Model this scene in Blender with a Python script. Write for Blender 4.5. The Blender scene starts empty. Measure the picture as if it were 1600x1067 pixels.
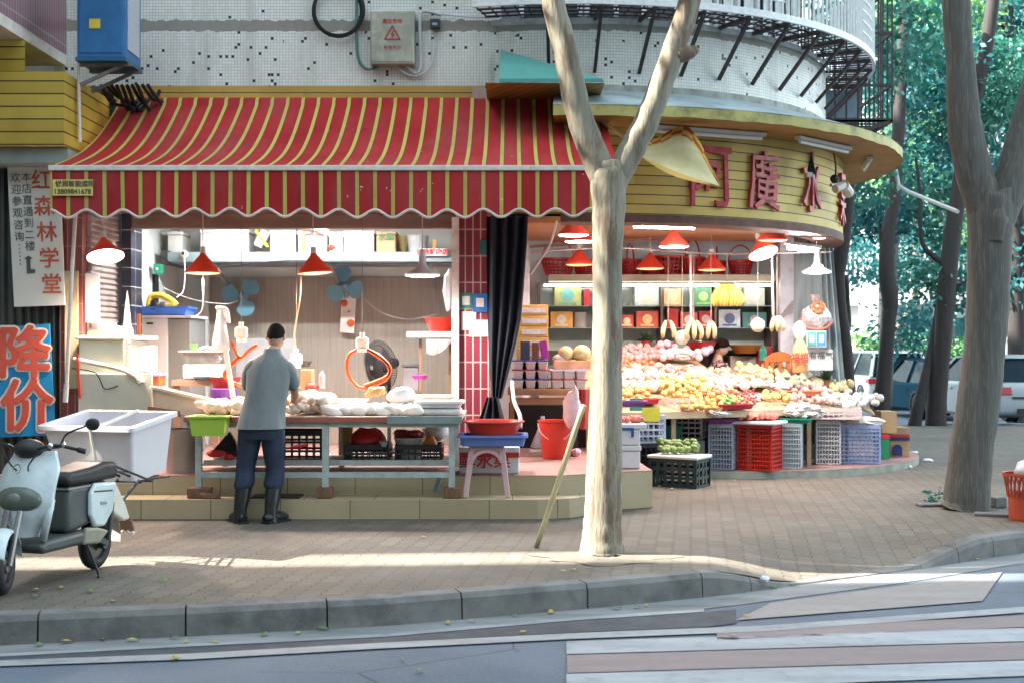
import bpy, bmesh, math, random
from math import sin, cos, pi, radians, sqrt, atan2
from mathutils import Vector, Matrix
R = random.Random(7)
SC = bpy.context.scene
COL = SC.collection

# ---------------------------------------------------------------- camera, world, sun, exposure
cam_d = bpy.data.cameras.new('camera'); cam = bpy.data.objects.new('camera', cam_d); COL.objects.link(cam)
cam.location = (0, 0, 1.5); cam.rotation_euler = (radians(90), 0, 0)
cam_d.lens = 45.0; cam_d.sensor_width = 36.0; cam_d.shift_y = 0.0041
cam_d.dof.use_dof = True; cam_d.dof.focus_distance = 11.6; cam_d.dof.aperture_fstop = 3.2
cam_d.clip_start = 0.1; cam_d.clip_end = 600
SC.camera = cam
SC.view_settings.view_transform = 'Standard'; SC.view_settings.look = 'None'
SC.view_settings.exposure = 2.74; SC.view_settings.gamma = 1.0
W = bpy.data.worlds.new('World'); SC.world = W; W.use_nodes = True
SUN_EL = 42.0
_n = W.node_tree.nodes; _bg = _n['Background']
_sky = _n.new('ShaderNodeTexSky'); _sky.sky_type = 'NISHITA'; _sky.sun_disc = False
_sky.sun_elevation = radians(SUN_EL); _sky.sun_rotation = radians(266); _sky.dust_density = 2.0
_hs = _n.new('ShaderNodeHueSaturation'); _hs.inputs['Saturation'].default_value = .42; W.node_tree.links.new(_sky.outputs[0], _hs.inputs['Color'])
_mx = _n.new('ShaderNodeMix'); _mx.data_type = 'RGBA'; _mx.blend_type = 'MULTIPLY'; _mx.inputs[0].default_value = 1; _mx.inputs[7].default_value = (.91, 1.0, .955, 1); W.node_tree.links.new(_hs.outputs[0], _mx.inputs[6])
W.node_tree.links.new(_mx.outputs[2], _bg.inputs[0]); _bg.inputs[1].default_value = 0.15
sun_d = bpy.data.lights.new('sun', 'SUN'); sun = bpy.data.objects.new('sun', sun_d); COL.objects.link(sun)
sun_d.energy = 5.0; sun_d.angle = radians(0.5); sun_d.color = (1, .93, .82)
AZ = radians(4.0)
sun.rotation_euler = Vector((cos(radians(SUN_EL)) * cos(AZ), cos(radians(SUN_EL)) * sin(AZ), -sin(radians(SUN_EL)))).to_track_quat('-Z', 'Y').to_euler()
try:
    SC.cycles.use_denoising = True; SC.cycles.max_bounces = 7; SC.cycles.transparent_max_bounces = 12
    SC.cycles.sample_clamp_indirect = 6; SC.cycles.caustics_reflective = False; SC.cycles.caustics_refractive = False
except Exception:
    pass

# ---------------------------------------------------------------- coordinates: 2000 px focal length, horizon at row 540
F = 2000.0
def P(px, py, Y): return Vector(((px - 800) * Y / F, Y, 1.5 - (py - 540) * Y / F))
def PX(px, Y): return (px - 800) * Y / F
def PZ(py, Y): return 1.5 - (py - 540) * Y / F
def G(px, py, z=0.0):
    Y = F * (1.5 - z) / (py - 540); return Vector((PX(px, Y), Y, z))

# ---------------------------------------------------------------- materials
_mats = {}
def nodes_of(name):
    m = bpy.data.materials.new(name); m.use_nodes = True
    nt = m.node_tree; b = nt.nodes['Principled BSDF']
    return m, nt, b
def mixcol(nt, fac, a, b, blend='MIX'):
    x = nt.nodes.new('ShaderNodeMix'); x.data_type = 'RGBA'; x.blend_type = blend
    for sock, val in ((x.inputs[0], fac), (x.inputs[6], a), (x.inputs[7], b)):
        if hasattr(val, 'is_output'): nt.links.new(val, sock)
        elif isinstance(val, (int, float)): sock.default_value = val
        else: sock.default_value = (*val[:3], 1)
    return x.outputs[2]
def mth(nt, op, a, b=0.0, c=0.0):
    x = nt.nodes.new('ShaderNodeMath'); x.operation = op
    for i, val in enumerate((a, b, c)):
        if hasattr(val, 'is_output'): nt.links.new(val, x.inputs[i])
        else: x.inputs[i].default_value = val
    return x.outputs[0]
def noise(nt, scale, detail=3.0, coord='Object', rough=.55, vec=None, stretch=None):
    tc = nt.nodes.new('ShaderNodeTexCoord'); n = nt.nodes.new('ShaderNodeTexNoise')
    n.inputs['Scale'].default_value = scale; n.inputs['Detail'].default_value = detail; n.inputs['Roughness'].default_value = rough
    src = vec if vec is not None else tc.outputs[coord]
    if stretch:
        mp = nt.nodes.new('ShaderNodeMapping'); mp.inputs['Scale'].default_value = stretch
        nt.links.new(src, mp.inputs[0]); src = mp.outputs[0]
    nt.links.new(src, n.inputs['Vector']); return n.outputs[0]
def ramp(nt, fac, lo, hi):
    x = nt.nodes.new('ShaderNodeMapRange'); x.inputs[1].default_value = lo; x.inputs[2].default_value = hi
    nt.links.new(fac, x.inputs[0]); return x.outputs[0]
def bump(nt, b, h, strength=.3, dist=.01):
    x = nt.nodes.new('ShaderNodeBump'); x.inputs['Strength'].default_value = strength; x.inputs['Distance'].default_value = dist
    nt.links.new(h, x.inputs['Height']); nt.links.new(x.outputs[0], b.inputs['Normal'])
def uvxy(nt):
    tc = nt.nodes.new('ShaderNodeTexCoord'); s = nt.nodes.new('ShaderNodeSeparateXYZ')
    nt.links.new(tc.outputs['UV'], s.inputs[0]); return s.outputs[0], s.outputs[1], tc.outputs['UV']
def objxyz(nt):
    tc = nt.nodes.new('ShaderNodeTexCoord'); s = nt.nodes.new('ShaderNodeSeparateXYZ')
    nt.links.new(tc.outputs['Object'], s.inputs[0]); return s.outputs[0], s.outputs[1], s.outputs[2]

def M(name, col, rough=.6, var=.18, ns=6.0, metal=0.0, bmp=0.0, spec=.4, stretch=None, dirt=None, alpha=1.0, trans=0.0):
    """plain surface whose colour wanders a little; dirt = (colour, amount, scale)"""
    if name in _mats: return _mats[name]
    m, nt, b = nodes_of(name)
    f = noise(nt, ns, 4, stretch=stretch)
    dk = tuple(c * (1 - var) for c in col); lt = tuple(min(1, c * (1 + var)) for c in col)
    c = mixcol(nt, ramp(nt, f, .3, .7), dk, lt)
    if dirt:
        d = noise(nt, dirt[2], 6, rough=.7, stretch=stretch)
        c = mixcol(nt, mth(nt, 'MULTIPLY', ramp(nt, d, .48, .72), dirt[1]), c, dirt[0])
    nt.links.new(c, b.inputs['Base Color'])
    b.inputs['Roughness'].default_value = rough; b.inputs['Metallic'].default_value = metal
    b.inputs['Specular IOR Level'].default_value = spec
    if bmp: bump(nt, b, noise(nt, ns * 5, 5, stretch=stretch), bmp, .01)
    if alpha < 1: b.inputs['Alpha'].default_value = alpha
    if trans: b.inputs['Transmission Weight'].default_value = trans
    _mats[name] = m; return m
def EM(name, col, strength):
    if name in _mats: return _mats[name]
    m, nt, b = nodes_of(name)
    b.inputs['Base Color'].default_value = (.8, .8, .8, 1)
    b.inputs['Emission Color'].default_value = (*col, 1); b.inputs['Emission Strength'].default_value = strength
    _mats[name] = m; return m

# ---------------------------------------------------------------- mesh builder
OFF = {}
class MB:
    def __init__(s): s.v = []; s.f = []; s.m = []; s.uv = {}
    def add(s, vs, fs, m=0, uvs=None):
        k = len(s.v); s.v += [tuple(v) for v in vs]
        for i, f in enumerate(fs):
            if uvs: s.uv[len(s.f)] = uvs[i]
            s.f.append(tuple(j + k for j in f)); s.m.append(m)
        return s
    def box(s, x0, x1, y0, y1, z0, z1, m=0):
        vs = [(x, y, z) for z in (z0, z1) for y in (y0, y1) for x in (x0, x1)]
        return s.add(vs, [(0, 2, 3, 1), (4, 5, 7, 6), (0, 1, 5, 4), (2, 6, 7, 3), (0, 4, 6, 2), (1, 3, 7, 5)], m)
    def obox(s, c, size, rz=0.0, rx=0.0, ry=0.0, m=0):
        a = MB().box(-size[0]/2, size[0]/2, -size[1]/2, size[1]/2, -size[2]/2, size[2]/2)
        M4 = Matrix.Translation(Vector(c)) @ Matrix.Rotation(rz, 4, 'Z') @ Matrix.Rotation(ry, 4, 'Y') @ Matrix.Rotation(rx, 4, 'X')
        return s.add([M4 @ Vector(v) for v in a.v], a.f, m)
    def merge(s, o, M4=None, m=None):
        k0 = len(s.f); k = len(s.v)
        s.v += [tuple(M4 @ Vector(v)) if M4 else v for v in o.v]
        for i, f in enumerate(o.f):
            if i in o.uv: s.uv[k0 + i] = o.uv[i]
            s.f.append(tuple(j + k for j in f)); s.m.append(o.m[i] if m is None else m)
        return s
    def beam(s, a, b, w, h=None, m=0, up=(0, 0, 1)):
        a = Vector(a); b = Vector(b); h = h or w; d = (b - a).normalized(); u = Vector(up)
        if abs(d.dot(u)) > .98: u = Vector((0, 1, 0))
        sx = d.cross(u).normalized(); sz = sx.cross(d).normalized()
        vs = [p + sx * i * w / 2 + sz * j * h / 2 for p in (a, b) for i, j in ((-1, -1), (1, -1), (1, 1), (-1, 1))]
        return s.add(vs, [(3, 2, 1, 0), (4, 5, 6, 7), (0, 1, 5, 4), (1, 2, 6, 5), (2, 3, 7, 6), (3, 0, 4, 7)], m)
    def tube(s, pts, r, n=8, m=0, cap=True, flat=1.0):
        pts = [Vector(p) for p in pts]; K = len(pts)
        rs = r if isinstance(r, (list, tuple)) else [r] * K
        up = None; vs = []; acc = 0; uvs_v = []
        for i, p in enumerate(pts):
            d = (pts[min(i + 1, K - 1)] - pts[max(i - 1, 0)])
            d = d.normalized() if d.length > 1e-9 else Vector((0, 0, 1))
            if up is None: up = Vector((0, 1, 0)) if abs(d.y) < .9 else Vector((1, 0, 0))
            sx = d.cross(up).normalized(); up = sx.cross(d).normalized()
            for k in range(n):
                a = 2 * pi * k / n; vs.append(p + sx * cos(a) * rs[i] + up * sin(a) * rs[i] * flat)
            if i: acc += (pts[i] - pts[i - 1]).length
            uvs_v.append(acc)
        fs = []; uvs = []
        for i in range(K - 1):
            for k in range(n):
                q = (k + 1) % n
                fs.append((i * n + k, i * n + q, (i + 1) * n + q, (i + 1) * n + k))
                uvs.append([(k / n, uvs_v[i]), ((k + 1) / n, uvs_v[i]), ((k + 1) / n, uvs_v[i + 1]), (k / n, uvs_v[i + 1])])
        if cap:
            fs.append(tuple(reversed(range(n)))); fs.append(tuple((K - 1) * n + k for k in range(n)))
            uvs += [[(0, 0)] * n, [(0, 0)] * n]
        return s.add(vs, fs, m, uvs)
    def lathe(s, prof, c=(0, 0, 0), n=20, m=0, sx=1.0, sy=1.0, M4=None, cap=False):
        vs = []; K = len(prof); c = Vector(c)
        for r, z in prof:
            for k in range(n):
                a = 2 * pi * k / n; p = Vector((r * cos(a) * sx, r * sin(a) * sy, z))
                vs.append((M4 @ p if M4 else p) + c)
        fs = [(i * n + k, i * n + (k + 1) % n, (i + 1) * n + (k + 1) % n, (i + 1) * n + k) for i in range(K - 1) for k in range(n)]
        if cap: fs += [tuple(reversed(range(n))), tuple((K - 1) * n + k for k in range(n))]
        return s.add(vs, fs, m)
    def ball(s, c, r, nu=10, nv=7, m=0, jit=0.0, M4=None):
        if not isinstance(r, (tuple, list)): r = (r, r, r)
        c = Vector(c); vs = []; fs = []
        def q(p):
            p = Vector((p[0] * r[0], p[1] * r[1], p[2] * r[2]))
            if jit: p *= 1 + R.uniform(-jit, jit)
            return (M4 @ p if M4 else p) + c
        vs.append(q((0, 0, -1)))
        for j in range(1, nv):
            t = pi * j / nv - pi / 2
            for k in range(nu):
                a = 2 * pi * k / nu; vs.append(q((cos(t) * cos(a), cos(t) * sin(a), sin(t))))
        vs.append(q((0, 0, 1))); L = len(vs) - 1
        for k in range(nu):
            fs.append((0, 1 + (k + 1) % nu, 1 + k)); b = 1 + (nv - 2) * nu
            fs.append((L, b + k, b + (k + 1) % nu))
        for j in range(nv - 2):
            for k in range(nu):
                a0 = 1 + j * nu + k; a1 = 1 + j * nu + (k + 1) % nu
                fs.append((a0, a1, a1 + nu, a0 + nu))
        return s.add(vs, fs, m)
    def prism(s, poly, z0, z1, m=0, fn=None):
        """poly in (a,b), extruded z0..z1; fn maps (a,b,c) to a point"""
        fn = fn or (lambda a, b, c: (a, b, c)); n = len(poly)
        vs = [fn(a, b, z0) for a, b in poly] + [fn(a, b, z1) for a, b in poly]
        fs = [tuple(reversed(range(n))), tuple(range(n, 2 * n))] + [(k, (k + 1) % n, n + (k + 1) % n, n + k) for k in range(n)]
        return s.add(vs, fs, m)
    def grid(s, fn, nu, nv, m=0, uv=None, thick=None):
        vs = [Vector(fn(i / nu, j / nv)) for j in range(nv + 1) for i in range(nu + 1)]
        fs = []; uvs = []
        uv = uv or (lambda u, v: (u, v))
        for j in range(nv):
            for i in range(nu):
                a = j * (nu + 1) + i; fs.append((a, a + 1, a + nu + 2, a + nu + 1))
                uvs.append([uv(i / nu, j / nv), uv((i + 1) / nu, j / nv), uv((i + 1) / nu, (j + 1) / nv), uv(i / nu, (j + 1) / nv)])
        s.add(vs, fs, m, uvs)
        if thick is not None:
            t = Vector(thick); N = len(vs)
            fs2 = [tuple(reversed(f)) for f in fs]; uv2 = [list(reversed(u)) for u in uvs]
            s.add([v + t for v in vs], fs2, m, uv2)
            rim = [i for i in range(nu)] + [nu + j * (nu + 1) for j in range(nv)] + [nv * (nu + 1) + i for i in range(nu, 0, -1)] + [j * (nu + 1) for j in range(nv, 0, -1)]
            rv = [vs[i] for i in rim] + [vs[i] + t for i in rim]; n = len(rim)
            ru = [[uv((i % (nu + 1)) / nu, (i // (nu + 1)) / nv)] * 4 for i in rim]
            s.add(rv, [(k, n + k, n + (k + 1) % n, (k + 1) % n) for k in range(n)], m, ru)
        return s
    def basin(s, c, bx, by, tx, ty, h, t=.012, rim=.02, m=0, rz=0.0, n=1, round_=0.0):
        """open tray or tub with outward sloping walls, thickness and a rim; c = middle of its underside"""
        def ring(hx, hy, z):
            r = min(hx, hy) * round_
            if r <= 0: return [(-hx, -hy, z), (hx, -hy, z), (hx, hy, z), (-hx, hy, z)]
            o = []
            for cx, cy, a0 in ((hx - r, -hy + r, -90), (hx - r, hy - r, 0), (-hx + r, hy - r, 90), (-hx + r, -hy + r, 180)):
                for k in range(5): a = radians(a0 + k * 22.5); o.append((cx + r * cos(a), cy + r * sin(a), z))
            return o
        rings = [ring(bx / 2, by / 2, 0), ring(tx / 2, ty / 2, h - rim), ring(tx / 2 + rim, ty / 2 + rim, h - rim), ring(tx / 2 + rim, ty / 2 + rim, h),
                 ring(tx / 2 - t, ty / 2 - t, h), ring(bx / 2 - t, by / 2 - t, t)]
        K = len(rings[0]); M4 = Matrix.Translation(Vector(c)) @ Matrix.Rotation(rz, 4, 'Z')
        vs = [M4 @ Vector(p) for r in rings for p in r]; fs = [tuple(reversed(range(K)))]
        for i in range(len(rings) - 1):
            for k in range(K): fs.append((i * K + k, i * K + (k + 1) % K, (i + 1) * K + (k + 1) % K, (i + 1) * K + k))
        fs.append(tuple((len(rings) - 1) * K + k for k in range(K)))
        return s.add(vs, fs, m)
    def build(s, name, mats, parent=None, smooth=False, bevel=0.0, local=False, subd=0, label=None, seg=2, auto=None):
        mats = mats if isinstance(mats, (list, tuple)) else [mats]
        if parent is None:
            if local: o = Vector((0, 0, 0))
            else:
                lo = [min(v[i] for v in s.v) for i in range(3)]; hi = [max(v[i] for v in s.v) for i in range(3)]
                o = Vector(((lo[0] + hi[0]) / 2, (lo[1] + hi[1]) / 2, lo[2]))
        else: o = OFF[parent.name]
        me = bpy.data.meshes.new(name)
        me.from_pydata([(v[0] - o[0], v[1] - o[1], v[2] - o[2]) for v in s.v], [], s.f)
        for mt in mats: me.materials.append(mt)
        me.polygons.foreach_set('material_index', s.m)
        if smooth: me.polygons.foreach_set('use_smooth', [True] * len(s.f))
        if s.uv:
            ul = me.uv_layers.new(name='UVMap'); dat = [0.0] * (2 * len(me.loops))
            for p in me.polygons:
                u = s.uv.get(p.index)
                if u:
                    for k, li in enumerate(p.loop_indices): dat[2 * li], dat[2 * li + 1] = u[k][0], u[k][1]
            ul.data.foreach_set('uv', dat)
        me.validate(); me.update()
        ob = bpy.data.objects.new(name, me); COL.objects.link(ob)
        if parent is not None: ob.parent = parent
        else: ob.location = o
        OFF[ob.name] = o
        if smooth and auto is not None:
            try: me.set_sharp_from_angle(angle=radians(auto))
            except Exception: pass
        if subd:
            md = ob.modifiers.new('subd', 'SUBSURF'); md.levels = md.render_levels = subd
        if bevel:
            md = ob.modifiers.new('bevel', 'BEVEL'); md.width = bevel; md.segments = seg; md.limit_method = 'ANGLE'
        if label: ob['label'] = label
        return ob

def tag(o, label, cat, group=None, kind=None):
    if label: o['label'] = label
    if cat: o['category'] = cat
    if group: o['group'] = group
    if kind: o['kind'] = kind
    return o
def thing(name, label, cat, loc=(0, 0, 0), rz=0.0, group=None, local=False):
    o = bpy.data.objects.new(name, None); COL.objects.link(o); o.empty_display_size = .1
    o.location = loc; o.rotation_euler = (0, 0, rz)
    OFF[o.name] = Vector((0, 0, 0)) if (local or rz) else Vector(loc)
    return tag(o, label, cat, group)
def struct(o): o['kind'] = 'structure'; return o
def dup(root, loc, rz=None, label=None, group=None, scale=None):
    r = root.copy(); COL.objects.link(r); r.location = loc
    if rz is not None: r.rotation_euler = (0, 0, rz)
    if scale is not None: r.scale = (scale, scale, scale)
    if label: r['label'] = label
    if group: r['group'] = group
    def kids(a, b):
        for ch in list(a.children):
            c = ch.copy(); COL.objects.link(c); c.parent = b; kids(ch, c)
    kids(root, r); return r
def textmb(body, size, origin, ux=(1, 0, 0), uz=(0, 0, 1), ext=.003, bold=0.0, line=1.0, align='CENTER', sx=1.0, bevel=0.0):
    cu = bpy.data.curves.new('letters', 'FONT'); cu.body = body; cu.size = size; cu.extrude = ext; cu.offset = bold
    cu.align_x = align; cu.align_y = 'CENTER'; cu.space_line = line; cu.resolution_u = 3
    if bevel: cu.bevel_depth = bevel; cu.bevel_resolution = 1
    ob = bpy.data.objects.new('letters', cu); COL.objects.link(ob)
    dg = bpy.context.evaluated_depsgraph_get(); me = bpy.data.meshes.new_from_object(ob.evaluated_get(dg))
    ux = Vector(ux).normalized(); uz = Vector(uz).normalized(); n = ux.cross(uz); o = Vector(origin)
    mb = MB(); mb.add([o + ux * v.co.x * sx + uz * v.co.y + n * v.co.z for v in me.vertices], [tuple(p.vertices) for p in me.polygons])
    bpy.data.objects.remove(ob); bpy.data.curves.remove(cu); bpy.data.meshes.remove(me)
    return mb
def arc(c, r, a0, a1, n): return [(c[0] + r * cos(a0 + (a1 - a0) * k / n), c[1] + r * sin(a0 + (a1 - a0) * k / n)) for k in range(n + 1)]
def spline(pts, n=8):
    pts = [Vector(p) for p in pts]; out = []
    for i in range(len(pts) - 1):
        p0 = pts[max(i - 1, 0)]; p1 = pts[i]; p2 = pts[i + 1]; p3 = pts[min(i + 2, len(pts) - 1)]
        for k in range(n):
            t = k / n
            out.append(.5 * ((2 * p1) + (p2 - p0) * t + (2 * p0 - 5 * p1 + 4 * p2 - p3) * t * t + (3 * p1 - p0 - 3 * p2 + p3) * t ** 3))
    return out + [pts[-1]]
# ================================================================ SETTING: road, pavement, kerb
def m_asphalt():
    m, nt, b = nodes_of('asphalt')
    f = noise(nt, .9, 6); g = noise(nt, 160, 3); s = noise(nt, .35, 5, stretch=(1, 5, 1))
    c = mixcol(nt, ramp(nt, f, .35, .7), (.062, .085, .118), (.11, .138, .178))
    c = mixcol(nt, ramp(nt, s, .55, .7), c, (.062, .072, .09))
    c = mixcol(nt, ramp(nt, g, .55, .75), c, (.2, .215, .24)); vo = nt.nodes.new('ShaderNodeTexVoronoi'); vo.feature = 'DISTANCE_TO_EDGE'; vo.inputs['Scale'].default_value = .55; wp = nt.nodes.new('ShaderNodeTexCoord'); ad = nt.nodes.new('ShaderNodeMix'); ad.data_type = 'RGBA'; ad.inputs[0].default_value = .12; nt.links.new(wp.outputs['Object'], ad.inputs[6]); nz = nt.nodes.new('ShaderNodeTexNoise'); nz.inputs['Scale'].default_value = 3; nz.inputs['Detail'].default_value = 5; nt.links.new(nz.outputs[1], ad.inputs[7]); nt.links.new(ad.outputs[2], vo.inputs['Vector']); crk = mth(nt, 'MULTIPLY', mth(nt, 'LESS_THAN', vo.outputs[0], .0022), mth(nt, 'GREATER_THAN', noise(nt, .5, 2), .52)); c = mixcol(nt, mth(nt, 'MULTIPLY', crk, .75), c, (.03, .034, .04)); c = mixcol(nt, mth(nt, 'MULTIPLY', ramp(nt, noise(nt, 2.4, 6, rough=.7), .62, .74), .6), c, (.045, .052, .066)); nt.links.new(c, b.inputs['Base Color'])
    b.inputs['Roughness'].default_value = .8; bump(nt, b, g, .5, .004); return m
def m_paint(name, c0, c1, worn):
    m, nt, b = nodes_of(name)
    f = noise(nt, 2.2, 6, stretch=(.5, 3, 1)); g = noise(nt, 140, 3); h = noise(nt, 9, 5)
    c = mixcol(nt, ramp(nt, f, .3, .7), c0, c1)
    c = mixcol(nt, mth(nt, 'MULTIPLY', ramp(nt, h, .5, .75), .6), c, worn)
    c = mixcol(nt, mth(nt, 'MULTIPLY', ramp(nt, g, .55, .72), .5), c, worn); nt.links.new(c, b.inputs['Base Color'])
    b.inputs['Roughness'].default_value = .75; bump(nt, b, g, .4, .003); return m
def m_paver():
    m, nt, b = nodes_of('paver')
    tc = nt.nodes.new('ShaderNodeTexCoord'); rot = nt.nodes.new('ShaderNodeMapping')
    rot.inputs['Rotation'].default_value = (0, 0, radians(8)); nt.links.new(tc.outputs['Object'], rot.inputs[0])
    s = nt.nodes.new('ShaderNodeSeparateXYZ'); nt.links.new(rot.outputs[0], s.inputs[0])
    zig = mth(nt, 'MULTIPLY', mth(nt, 'PINGPONG', s.outputs[1], .055), .42)
    zag = mth(nt, 'MULTIPLY', mth(nt, 'PINGPONG', s.outputs[0], .06), .16)
    cb = nt.nodes.new('ShaderNodeCombineXYZ')
    nt.links.new(mth(nt, 'ADD', s.outputs[1], zag), cb.inputs[0]); nt.links.new(mth(nt, 'ADD', s.outputs[0], zig), cb.inputs[1])
    br = nt.nodes.new('ShaderNodeTexBrick'); nt.links.new(cb.outputs[0], br.inputs[0])
    br.inputs['Scale'].default_value = 1; br.inputs['Brick Width'].default_value = .25; br.inputs['Row Height'].default_value = .13
    br.inputs['Mortar Size'].default_value = .006; br.inputs['Mortar Smooth'].default_value = .3; br.inputs['Bias'].default_value = -.2
    br.inputs['Color1'].default_value = (.088, .077, .061, 1); br.inputs['Color2'].default_value = (.13, .113, .09, 1); br.inputs['Mortar'].default_value = (.045, .04, .033, 1)
    big = noise(nt, .8, 5); fine = noise(nt, 60, 4)
    c = mixcol(nt, mth(nt, 'MULTIPLY', ramp(nt, big, .4, .7), .6), br.outputs[0], (.125, .118, .098)); c = mixcol(nt, mth(nt, 'MULTIPLY', ramp(nt, noise(nt, .45, 4), .5, .62), .55), c, (.058, .052, .043))
    c = mixcol(nt, mth(nt, 'MULTIPLY', ramp(nt, noise(nt, 2.6, 6), .52, .75), .5), c, (.075, .066, .052))
    c = mixcol(nt, mth(nt, 'MULTIPLY', ramp(nt, fine, .5, .8), .35), c, (.25, .215, .17)); nt.links.new(c, b.inputs['Base Color'])
    b.inputs['Roughness'].default_value = .8
    bump(nt, b, mth(nt, 'SUBTRACT', mth(nt, 'MULTIPLY', fine, .15), br.outputs[1]), .6, .006); return m
ASPHALT = m_asphalt(); PAVER = m_paver()
KERB = M('kerb_stone', (.15, .15, .145), .85, .25, 5, bmp=.35, dirt=((.055, .055, .055), .85, 3.0))
GUTTER = M('gutter_concrete', (.2, .205, .21), .85, .22, 3, bmp=.3, dirt=((.09, .09, .09), .7, 2.0), stretch=(.4, 2, 1))

KL = [(-30, 1.2), (-12, 5.0), (-5.2, 6.55), (-2.83, 7.08), (-1.79, 7.31), (-.754, 7.57), (.555, 8.1), (1.38, 8.49), (2.07, 8.9), (2.87, 9.38), (3.76, 10.02), (4.6, 10.55), (6, 11.5), (9, 14.2), (14, 20.0), (22, 30)]
def kerb_y(x):
    for (a, b), (c, d) in zip(KL, KL[1:]):
        if x <= c: return b + (d - b) * (x - a) / (c - a)
    return KL[-1][1]
def sst(a, b, x):
    t = max(0, min(1, (x - a) / (b - a))); return t * t * (3 - 2 * t)
def drop(x): return .152 * sst(1.25, 2.05, x) * (1 - sst(2.85, 3.75, x))
def pave_z(x, y): return -drop(x) * (1 - sst(0, 1.5, y - kerb_y(x)))
rd = MB(); rd.grid(lambda u, v: (-90 + 200 * u, -40 + 220 * v, -.16 - .19 * sst(26, 32, -40 + 220 * v)), 8, 110)
struct(rd.build('road', ASPHALT))
pv = MB()
def pvf(u, v):
    x = -24 + 46 * u; y0 = kerb_y(x) + .1; y1 = 24.2 if x < 12 else max(y0 + .2, 24.2)
    y = y0 + (y1 - y0) * (v ** 1.6); return (x, y, pave_z(x, y))
pv.grid(pvf, 230, 40)
struct(pv.build('pavement', PAVER, local=True))
# kerb stones, laid end to end with open joints
kb = MB(); x = -12.0
while x < 11:
    L = .78 if x < 1.2 else .36
    n = 4
    pts = [x + L * k / n for k in range(n + 1)]
    def kp(xx, back, z):
        t = Vector((.1, kerb_y(xx + .05) - kerb_y(xx - .05), 0)).normalized(); return Vector((xx - t.y * back, kerb_y(xx) + t.x * back, z))
    prof = lambda xx: [kp(xx, 0, -.2), kp(xx, .012, -.03 - drop(xx)), kp(xx, .035, .002 - drop(xx)), kp(xx, .15, .006 - drop(xx)), kp(xx, .15, -.2)]
    j = .005 if x < 1.2 else .003
    xs = [pts[0] + j] + pts[1:-1] + [pts[-1] - j]
    vs = [p for xx in xs for p in prof(xx)]; fs = []
    for i in range(n):
        for k in range(5): fs.append((i * 5 + k, (i + 1) * 5 + k, (i + 1) * 5 + (k + 1) % 5, i * 5 + (k + 1) % 5))
    fs += [(0, 1, 2, 3, 4), tuple(n * 5 + k for k in (4, 3, 2, 1, 0))]
    kb.add(vs, fs); x += L
struct(kb.build('kerb', KERB, local=True, smooth=False))
gt = MB(); gt.grid(lambda u, v: (-20 + 34 * u, kerb_y(-20 + 34 * u) + .02 - .36 * v, -.156), 120, 2)
struct(gt.build('gutter', GUTTER, local=True))

def road_quad(mb, L, Rr, xl, xr, z, ext=1.6, ny=3):
    """band between two image rows at xl and xr laid on the road, carried on to the right"""
    a0, a1 = G(xl, L[0], z), G(xl, L[1], z); b0, b1 = G(xr, Rr[0], z), G(xr, Rr[1], z)
    b0 = a0 + (b0 - a0) * ext; b1 = a1 + (b1 - a1) * ext
    mb.grid(lambda u, v: (a0 + (b0 - a0) * u) * (1 - v) + (a1 + (b1 - a1) * u) * v, 12, ny)
WHITE_P = m_paint('road_white', (.22, .238, .26), (.33, .35, .375), (.145, .157, .175))
RED_P = m_paint('road_red', (.165, .132, .135), (.22, .17, .168), (.13, .132, .145))
PINK_P = m_paint('road_pale', (.19, .175, .17), (.25, .23, .22), (.15, .15, .155))
cw = MB()
road_quad(cw, (1001, 1021), (980, 1001), 885, 1600, -.152)
road_quad(cw, (1052, 1082), (1031, 1055), 885, 1600, -.152)
struct(cw.build('crossing_stripes', WHITE_P, local=True))
cr = MB()
road_quad(cr, (1022.5, 1050.5), (1002.5, 1029.5), 886, 1600, -.152)
road_quad(cr, (984, 999.5), (961, 978.5), 1120, 1600, -.152)
struct(cr.build('crossing_bands', RED_P, local=True))
pp = MB(); pp.add([G(1150, 968, -.1515), G(1535, 938, -.1515), G(1566, 893, -.1515), G(1205, 941, -.1515)], [(0, 1, 2, 3)])
struct(pp.build('road_patch', PINK_P, local=True))
ln = MB()
for rows, w, xs in (([(-60, 1042), (300, 1029), (600, 1012), (900, 997), (1200, 985), (1600, 956)], 9, 0), ([(-60, 1028), (300, 1009), (600, 994), (900, 968), (1100, 955)], 4.5, 0)):
    for (xa, ya), (xb, yb) in zip(rows, rows[1:]):
        a, b_, c, d = G(xa, ya, -.1505), G(xb, yb, -.1505), G(xb, yb - w, -.1505), G(xa, ya - w, -.1505)
        ln.add([a, b_, c, d], [(0, 1, 2, 3)])
struct(ln.build('road_edge_line', m_paint('line_worn', (.2, .21, .225), (.3, .31, .32), (.13, .14, .155)), local=True))
dk = MB()
for rows in ([(-60, 1028.5, 1033), (300, 1010, 1020), (600, 994.5, 1003), (900, 968.5, 987), (1100, 955.5, 979), (1150, 951, 973)],):
    for (xa, t0, b0), (xb, t1, b1) in zip(rows, rows[1:]):
        dk.add([G(xa, b0, -.1535), G(xb, b1, -.1535), G(xb, t1, -.1535), G(xa, t0, -.1535)], [(0, 1, 2, 3)])
struct(dk.build('asphalt_repair', M('dark_asphalt', (.05, .056, .066), .85, .25, 8, bmp=.5), local=True))

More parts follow.
